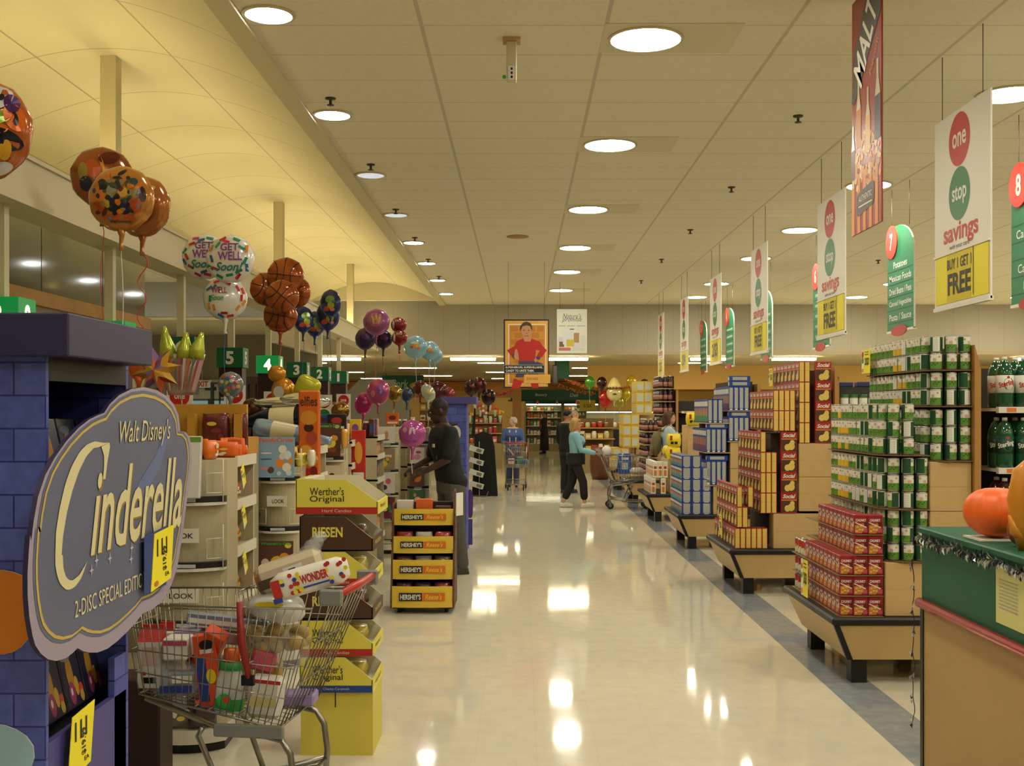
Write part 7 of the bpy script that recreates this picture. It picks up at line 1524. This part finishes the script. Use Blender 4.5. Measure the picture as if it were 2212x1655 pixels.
balloon(487, 645, 9.8, 47, '#d3cfc0', 'white Get Well Soon balloon hanging lowest of the three', GG, conf(), 'blue', .9, text=[('WELL', -.3, .35, .7, .28, '#8a3a3a', 0), ('Soon', -.4, .0, .6, .26, '#4a8a4a', .4)], metal=.1, yaw=.3)
GB_ = 'basketball balloons'
for i, (x, y, r_, Y, l) in enumerate(((577, 625, 37, 11.5, 'left'), (617, 596, 40, 11.4, 'top'), (642, 632, 34, 11.5, 'right'), (610, 640, 36, 11.1, 'middle front'), (606, 682, 37, 11.4, 'lowest'))):
    balloon(x, y, Y, r_, '#9c4a14', 'orange basketball balloon, %s of the bunch' % l, GB_, rl=.6 if l == 'lowest' else .1, tail=(l == 'lowest'), seam='#1c120c', flat=.5, yaw=(.4, 0, -.5, .1, 0)[i], roll=(.3, .1, -.4, .7, .2)[i])
GC_ = 'navy and green printed balloons'
pr = [(.1, .3, .4, .3, '#7f9a4a', .2), (.2, -.2, .3, .3, '#a8b43c', 0), (-.2, -.5, .3, .2, '#b5523a', .3), (.4, .1, .14, .14, '#3a7a8a', 0), (-.5, .2, .2, .3, '#1c2448', 0), (.3, -.55, .2, .16, '#d8866a', 0)]
for i, (x, y, r_, l) in enumerate(((655, 690, 25, 'left'), (714, 655, 26, 'top right'), (708, 682, 28, 'front right'), (680, 700, 24, 'lowest'))): balloon(x, y, 15.5+.15*i, r_, '#27346a', 'navy and green printed balloon, %s of four' % l, GC_, pr, 'black' if i % 2 else 'blue', .6, yaw=(.5, -.2, .1, .3)[i], sx=.9, sy=1.15)
GP = 'balloons over the far checkouts'
balloon(813, 696, 17, 29, '#94527e', 'purple and pink balloon with a crown print over the far lanes', GP, [(0, 0, .8, .8, '#8a4a86', 0), (0, .1, .5, .5, '#a8607a', 0), (-.2, .2, .1, .4, '#c99a6a', .2), (.05, .25, .08, .42, '#c99a6a', 0), (.28, .2, .1, .4, '#c99a6a', -.2)], 'red', .5)
balloon(789, 732, 17.3, 22, '#3a2a48', 'dark violet balloon left below the purple crown one', GP, [(.1, .2, .4, .3, '#5a3a6a', 0)], 'black', .4, sy=1.1)
balloon(828, 733, 17.4, 20, '#2c1f34', 'blackish violet balloon right below the purple crown one', GP, [(.1, .2, .4, .3, '#4a2a4a', 0)], 'black', .4)
for i, (x, y, l) in enumerate(((861, 702, 'upper'), (863, 730, 'lower'))): balloon(x, y, 17.2-.1*i, 17, '#7a1f18', 'dark red football balloon with white lacing, %s one' % l, 'football balloons', [(0, .5, .7, -.06, '#c9c0b4', 0), (-.6, 0, .14, .5, '#c4bcb0', 0)]+[(-.35+.14*k, .5, .03, -.14, '#c9c0b4', 0) for k in range(6)], 'red', .25, flat=.6)
for i, (x, y, r_, l) in enumerate(((898, 750, 25, 'left'), (928, 758, 21, 'right'), (939, 768, 17, 'rearmost'))): balloon(x, y, 19+.3*i, r_, '#7fa9b8', 'pale blue balloon with small orange print, %s of three' % l, 'pale blue balloons', [(0, .05, .2, .16, '#d8a02a', .4), (.3, -.1, .16, .12, '#cf7a2a', .2), (-.3, .0, .14, .12, '#c04a3a', 0), (-.1, .35, .3, .12, '#c9d6d8', 0), (.2, .3, .12, .12, '#d8c04a', 0)], 'white', .6, metal=.1)
GK = 'pink balloons at the far lanes'
balloon(817, 846, 15, 25, '#b8527e', 'pink balloon with a violet letter shape, above the magazine racks', GK, [(.25, .1, .3, .5, '#7a4a9a', .2), (.25, .05, .12, .25, '#c98ab0', .2), (-.4, -.2, .2, .3, '#d07a9a', 0)], 'red', .5, sy=1.12)
balloon(785, 872, 15.3, 19, '#b02a72', 'deep pink oval balloon tilted beside the pink one', GK, [(.2, .2, .3, .16, '#d06aa0', .4)], 'red', .4, sy=1.25, roll=.3)
balloon(891, 937, 11.0, 30, '#a8508a', 'lilac balloon with white stripes in front of the employee', GK, [(-.1, .2, .1, .28, '#cdb4c4', -.2), (.15, .22, .09, .28, '#cdb4c4', .2), (.0, -.2, .6, .3, '#9a4a8e', 0), (-.5, .3, .16, .2, '#b58aa8', 0)], 'white', .15, flat=.5)
balloon(852, 850, 16.5, 17, '#8a7434', 'gold balloon behind the pink one', GP, (), 'white', .3, metal=.8); balloon(879, 853, 16.8, 12, '#39425e', 'small slate blue balloon behind the gold one', GP, (), 'blue', .3, sy=1.3)
balloon(925, 848, 18, 14, '#a8b09a', 'pale green slanted balloon above the employee', GP, [(.1, 0, .3, .5, '#c9b44a', .5)], 'white', .3, roll=-.6, sy=1.4); balloon(908, 838, 18.2, 16, '#5a1c18', 'dark maroon balloon above the employee', GP, (), 'red', .3); balloon(946, 846, 18.5, 22, '#4c1520', 'wine red balloon behind the head of the employee', GP, (), 'red', .3); balloon(968, 852, 18.8, 15, '#8a3034', 'dull red balloon beside the wine red one', GP, (), 'red', .3)
for i, (x, y) in enumerate(((1018, 838), (1035, 833), (1055, 858))): balloon(x, y, 20, 15, ('#3a2418', '#4a1c16', '#2c1020')[i], 'dark brown and red balloon above the blue display, %s from the left' % nth(i), 'dark balloons above the blue display', [(.1, .3, .3, .2, '#8a3a20', 0)], 'black', .35, sy=1.2)
# near left: printed balloons
balloon(498, 831, 9.0, 28, '#7a7d80', 'round balloon with a speckled many-coloured print on a stick', None, [(.5*math.cos(k*2.4)*math.sqrt(k/16)*1.6, .5*math.sin(k*2.4)*math.sqrt(k/16)*1.6, .17, .14, ['#3a6a9a', '#c9b03a', '#b0503a', '#c8c4b8', '#4a8a6a', '#c97a8a'][k % 6], k) for k in range(16)], 'white', .5, flat=.5)
balloon(545, 884, 8.4, 24, '#4a2c1c', 'brown shiny balloon left of the silver foil', None, [(.2, .3, .2, .2, '#7a4a2a', 0), (-.2, .0, .2, .2, '#6a3a22', 0)], 'black', .1, metal=.6, flat=.6)
balloon(735, 888, 12, 20, '#8a6424', 'golden round balloon over black patterned wrap', None, [(.1, .2, .3, .16, '#b89a4a', 0)], 'red', .1, metal=.8, flat=.6)
# gold rounded balloon and square yellow balloon
p = P(612, 840, 10.4); o = thing('foil_balloon', 'gold two-lobed balloon with rounded lobes left of the square yellow one', 'balloon', p); mg_ = mat('foil_gold', '#c4882a', .2, .5); mb = MB(); mb.ball((0, 0, -.02), (.115, .06, .125), mg_, 18, 10); mb.ball((-.06, -.0, .14), (.085, .055, .08), mg_, 18, 10); mb.disc(plane_y(0, 0, -.062), -.03, -.03, .05, .055, mat('pale_patch', '#b8b4a4', .4), .0); mb.build('envelope', o); mb = MB(); mb.tube([(0, 0, -.14), (.01, .02, -.4), (0, 0, -.62)], .004, RIB['white'], 4); mb.build('ribbon', o)
p = P(664, 838, 10.2); o = thing('foil_balloon', 'square yellow pillow balloon standing on its corner', 'balloon', p); my_ = mat('foil_yellow', '#b9b42c', .22, .3); mb = MB(); T = Matrix.Rotation(.45, 4, 'Y'); R = []
for i in range(9):
    t = PI*i/8; k_ = max(math.sin(t), .03)**.6; R.append([T @ Vector((.115*k_*math.copysign(abs(math.cos(a))**.55, math.cos(a)), -.05*math.cos(t), .11*k_*math.copysign(abs(math.sin(a))**.55, math.sin(a)))) for a in [2*PI*j/28 for j in range(28)]])
mb.ring_loft(R, my_); mb.build('envelope', o); mb = MB(); mb.tube([(.0, 0, -.12), (.02, .02, -.35), (.0, 0, -.55)], .004, RIB['white'], 4); mb.build('ribbon', o)
# popcorn-box shaped balloons with lime tips
o = thing('foil_balloon', 'striped tapering box-shaped balloon with three lime horn tips', 'balloon', P(392, 800, 7.6)); mb = MB(); mw_ = mat('foil_pinkish', '#b89a94', .2, .4); ml_ = mat('foil_lime', '#aab43c', .2, .4)
R = []
for i in range(9):
    t = i/8; z = -.17+.28*t; a_ = .09+.075*t; R.append([((a_)*math.copysign(abs(math.cos(a))**.7, math.cos(a)), .06*(.4+.6*math.sin(PI*min(max(t, .08), .92)))*math.sin(a), z) for a in [2*PI*j/20 for j in range(20)]])
mb.ring_loft(R, mw_); f = plane_y(0, 0, -.062)
for k in range(9): mb.poly([f(-.13+.032*k, .08, -.001), f(-.11+.032*k, .08, -.001), f((-.13+.032*k+.01)*.62, -.14, -.001), f((-.13+.032*k)*.62, -.14, -.001)], mat('foilp'+('#a85a6a', '#c8c4bc', '#b5744a', '#6a8a6a')[k % 4], ('#a85a6a', '#c8c4bc', '#b5744a', '#6a8a6a')[k % 4], .25, .3))
mb.build('envelope', o)
for (x, h_, ln) in ((-.09, .22, -.02), (.02, .18, .01), (.10, .18, .03)):
    mb = MB(); mb.tube([(x, .0, .08), (x+ln*.3, 0, .08+h_*.4), (x+ln, 0, .08+h_*.75), (x+ln*1.4, 0, .08+h_)], [.06, .05, .025, .012], ml_, 12); mb.build('horn_tip', o)
mb = MB(); mb.tube([(0, 0, -.17), (.01, 0, -.4), (0, .0, -.6)], .004, RIB['white'], 4); mb.build('ribbon', o)
o = thing('foil_balloon', 'spiky star-shaped balloon in orange, violet and gold below the lime tips', 'balloon', P(338, 800, 7.3)); mb = MB(); pts = []
for k in range(16):
    a = 2*PI*k/16+.2; r_ = .165 if k % 2 == 0 else .09; pts.append((r_*math.cos(a), r_*math.sin(a)))
n = 16; vs = [(x, 0, z) for x, z in pts]+[(x*.55, -.05, z*.55) for x, z in pts]+[(x*.55, .05, z*.55) for x, z in pts]+[(0, -.06, 0), (0, .06, 0)]; fs = []; ms_ = []
cs = [mat('foil_s'+c, c, .2, .4) for c in ('#c4922e', '#8a6a9a', '#b5521e', '#c9a44a')]
for k in range(n):
    j = (k+1) % n; fs += [(k, j, n+j, n+k), (n+k, n+j, 3*n), (j, k, 2*n+k, 2*n+j), (2*n+j, 2*n+k, 3*n+1)]; ms_ += [cs[(k//2) % 4], cs[(k//2+1) % 4], cs[0], cs[0]]
mb.add(vs, fs, ms_); mb.build('envelope', o); mb = MB(); mb.tube([(0, 0, -.09), (.02, 0, -.3), (0, .0, -.5)], .004, RIB['red'], 4); mb.build('ribbon', o)
balloon(300, 800, 7.6, 22, '#c0521a', 'plain orange balloon peeping out behind the purple header', None, (), 'red', .4)
# balloons above the bakery
balloon(1327, 850, 29, 17, '#b9b07a', 'pale yellow balloon with a dark smile and a cone hat over the bakery', None, [(0, -.1, .25, .12, '#4a4a3a', 0)], 'white', .4, flat=.7, metal=.1)
mb = MB(); mb.lathe([(.19, 0), (.15, .1), (.09, .22), (.01, .28)], mat('hat_cream', '#e0cf8a', .4), n=14)
for k in range(14): a = 2*PI*k/14; mb.ball((.2*math.cos(a), .2*math.sin(a), -.01), .03, mat('hat_brown', '#6a3a1a', .5), 6, 4)
tag(mb.build('party_hat', loc=P(1327, 838, 29)+Vector((0, 0, 0))), 'cream cone hat with brown bobbles on the pale yellow balloon', 'hat')
for i, (x, y, c, l) in enumerate(((1308, 862, '#a8242c', 'red and pink'), (1274, 826, '#4a9a2e', 'bright green'), (1300, 827, '#3a1620', 'dark maroon'), (1364, 824, '#c9a81e', 'glossy yellow'), (1352, 852, '#b8a01e', 'dull yellow'), (1338, 870, '#9a8f3a', 'olive'), (1392, 832, '#4a2a1a', 'dark brown'))): balloon(x, y, 29.5, 11 if i else 15, c, l+' balloon over the bakery', 'balloons over the bakery', (), 'white', .3, sy=1.2)
# ================================================================== more goods on the checkout racks and candy shelves
rq = random.Random(77)
CANDY = ['#d8602a', '#d99a3a', '#b0322a', '#c9547a', '#d2b03a', '#5a2a1c', '#d8cfb4', '#7a4a9a', '#3f7a4a', '#c94a1e', '#2f4f8a', '#e0c84a']
_cp = {}
def cpack(c, w_, h_):
    k_ = (c, w_, h_)
    if k_ not in _cp:
        mb = MB(); d_ = .05; mb.bbox((-d_/2, -w_/2, 0), (d_/2, w_/2, h_), mat('pk'+c, c, .35), .006); c2 = CANDY[(CANDY.index(c)+5) % 12]
        mb.rect(plane_px(d_/2, 0, 0), -w_*.35, h_*.25, w_*.35, h_*.65, mat('pk'+c2, c2, .4), .001); mb.rect(plane_y(0, 0, -w_/2), -d_*.3, h_*.2, d_*.3, h_*.7, mat('pk'+c2, c2, .4), .001)
        _cp[k_] = [mb.build('candy_pack'), False]
    return _cp[k_]
for si, (y, x1) in enumerate(((7.8, -1.47), (9.7, -1.48), (11.6, -1.5), (14.4, -1.35))):
    for zi, z in enumerate((.4, .7, 1.0, 1.25, 1.45)):
        for j in range(5):
            e = cpack(rq.choice(CANDY), .09, rq.choice((.12, .15, .18)) if z != 1.25 else .13); p = (x1-.06-rq.uniform(0, .02), y+.075+.112*j, z+.001); l = 'small bright candy pack on the %s candy shelf from the viewer, level %d, %s back' % (nth(si+1), zi+1, nth(j))
            if not e[1]: e[1] = True; e[0].location = p; tag(e[0], l, 'candy pack', 'small packs on the checkout candy shelves')
            else: dup(e[0], p, None, l, 'small packs on the checkout candy shelves')
mq = [((-1.63, 7.39, .33), '#b0463a', '', '#e0d8c8', 'red fashion magazine in the lowest pocket of the second rack'), ((-1.62, 9.32, 1.01), '#c9b9a0', '', '#a8322a', 'cream magazine with a red title in the second pocket of the third rack'),
      ((-1.62, 9.32, .69), '#3a5a7a', '', '#e0d8c8', 'blue magazine in the third pocket of the third rack'), ((-1.60, 13.27, 1.01), '#8a7a5a', '', '#e0d8c8', 'tan magazine in the second pocket beside the employee'),
      ((-1.60, 13.27, .43), '#6a2a3a', '', '#e0c84a', 'wine red magazine low beside the employee'), ((-1.29, 13.87, 1.33), '#c95a2a', '', '#e0d8c8', 'orange magazine in the top pocket of the aisle side rack'), ((-1.29, 13.87, .49), '#3f6a4a', '', '#e0d8c8', 'green magazine low in the aisle side rack')]
for p, c, t_, tc, l in mq: mag(p, .20, .25, l, c, t_, tc, [(rq.uniform(-.2, .2), rq.uniform(.3, .6), .2, .18, rq.choice(CANDY)), (rq.uniform(-.3, .3), rq.uniform(.15, .7), .12, .1, rq.choice(CANDY)), (rq.uniform(-.3, .3), rq.uniform(.15, .7), .1, .12, rq.choice(CANDY))])
# tops of the lane racks
for i, (x, y, Y, w_, h_, c, l) in enumerate(((848, 905, 13.4, .15, .14, '#d8601e', 'flat orange card standing on the rack beside the employee'), (690, 908, 9.6, .2, .10, '#2f4f8a', 'blue flat pack on top of the third rack'), (728, 912, 9.55, .16, .14, '#1c1a18', 'black patterned wrap on top of the third rack'), (775, 990, 9.9, .12, .5, '#b8281c', 'tall red hanging pack beside the third rack'), (768, 930, 10.0, .1, .2, '#d8b81e', 'yellow hanging pack above the tall red one'), (800, 1000, 12.6, .06, .8, '#2a2c3a', 'narrow dark upright panel beside the employee racks'), (762, 935, 11.9, .3, .16, '#b8b4a8', 'pale magazine card above the fourth shelf'), (590, 1200, 7.9, .1, .2, '#b0322a', 'red pack low behind the second rack'))):
    p = P(x, y, Y); mb = MB(); mb.bbox((-w_/2, -.02, -h_/2), (w_/2, .02, h_/2), mat('pk'+c, c, .4), .004); f = plane_y(0, 0, -.02); c2 = rq.choice(CANDY); mb.disc(f, 0, h_*.1, w_*.3, h_*.2, mat('pk'+c2, c2, .4), .001, 12); mb.rect(f, -w_*.4, -h_*.4, w_*.4, -h_*.25, LBW, .001)
    o = tag(mb.build('display_pack', loc=p), l, 'pack')
    mb = MB(); bz = (1.525, 1.402, 1.402, 0, 0, 0, 1.452, 0)[i]; mb.cyl((0, .03, min(bz-p.z, -h_*.4)), (0, .03, h_*.3), .006, M_GREYM, n=5); mb.build('stand_rod', o)
for i in range(7):
    mb = MB(); mb.lathe([(.03, 0), (.035, .01), (.035, .11), (.025, .13), (.03, .135), (.03, .155), (.004, .156)], [mat('jar_mix%d' % (i % 3), ('#7a2a24', '#c9b48a', '#4a6a4a')[i % 3], .2)]*4+[LBW, LBW], n=12); tag(mb.build('candy_jar', loc=(-1.86+.075*i, 11.75+.02*(i % 2), 1.451) if i < 4 else (-1.66+.075*(i-4), 14.5, 1.451)), 'small candy jar with a white lid on the %s candy shelf top, %s along' % ('fourth' if i < 4 else 'fifth', nth(i)), 'jar', 'candy jars on the shelf tops')
for i in range(6): candy_bag((-1.86+.075*i, 9.39, 1.402), .10, .06, .10+.03*(i % 3), CANDY[(i*5) % 12], 'bright candy bag on top of the third rack, %s along' % nth(i), .3*i, seed=200+i)
for i in range(5): candy_bag((-1.70+.07*i, 7.56, 1.342), .10, .06, .09+.02*(i % 3), CANDY[(i*7+2) % 12], 'small candy bag behind the blue cookery magazine, %s along' % nth(i), .4*i, seed=220+i)
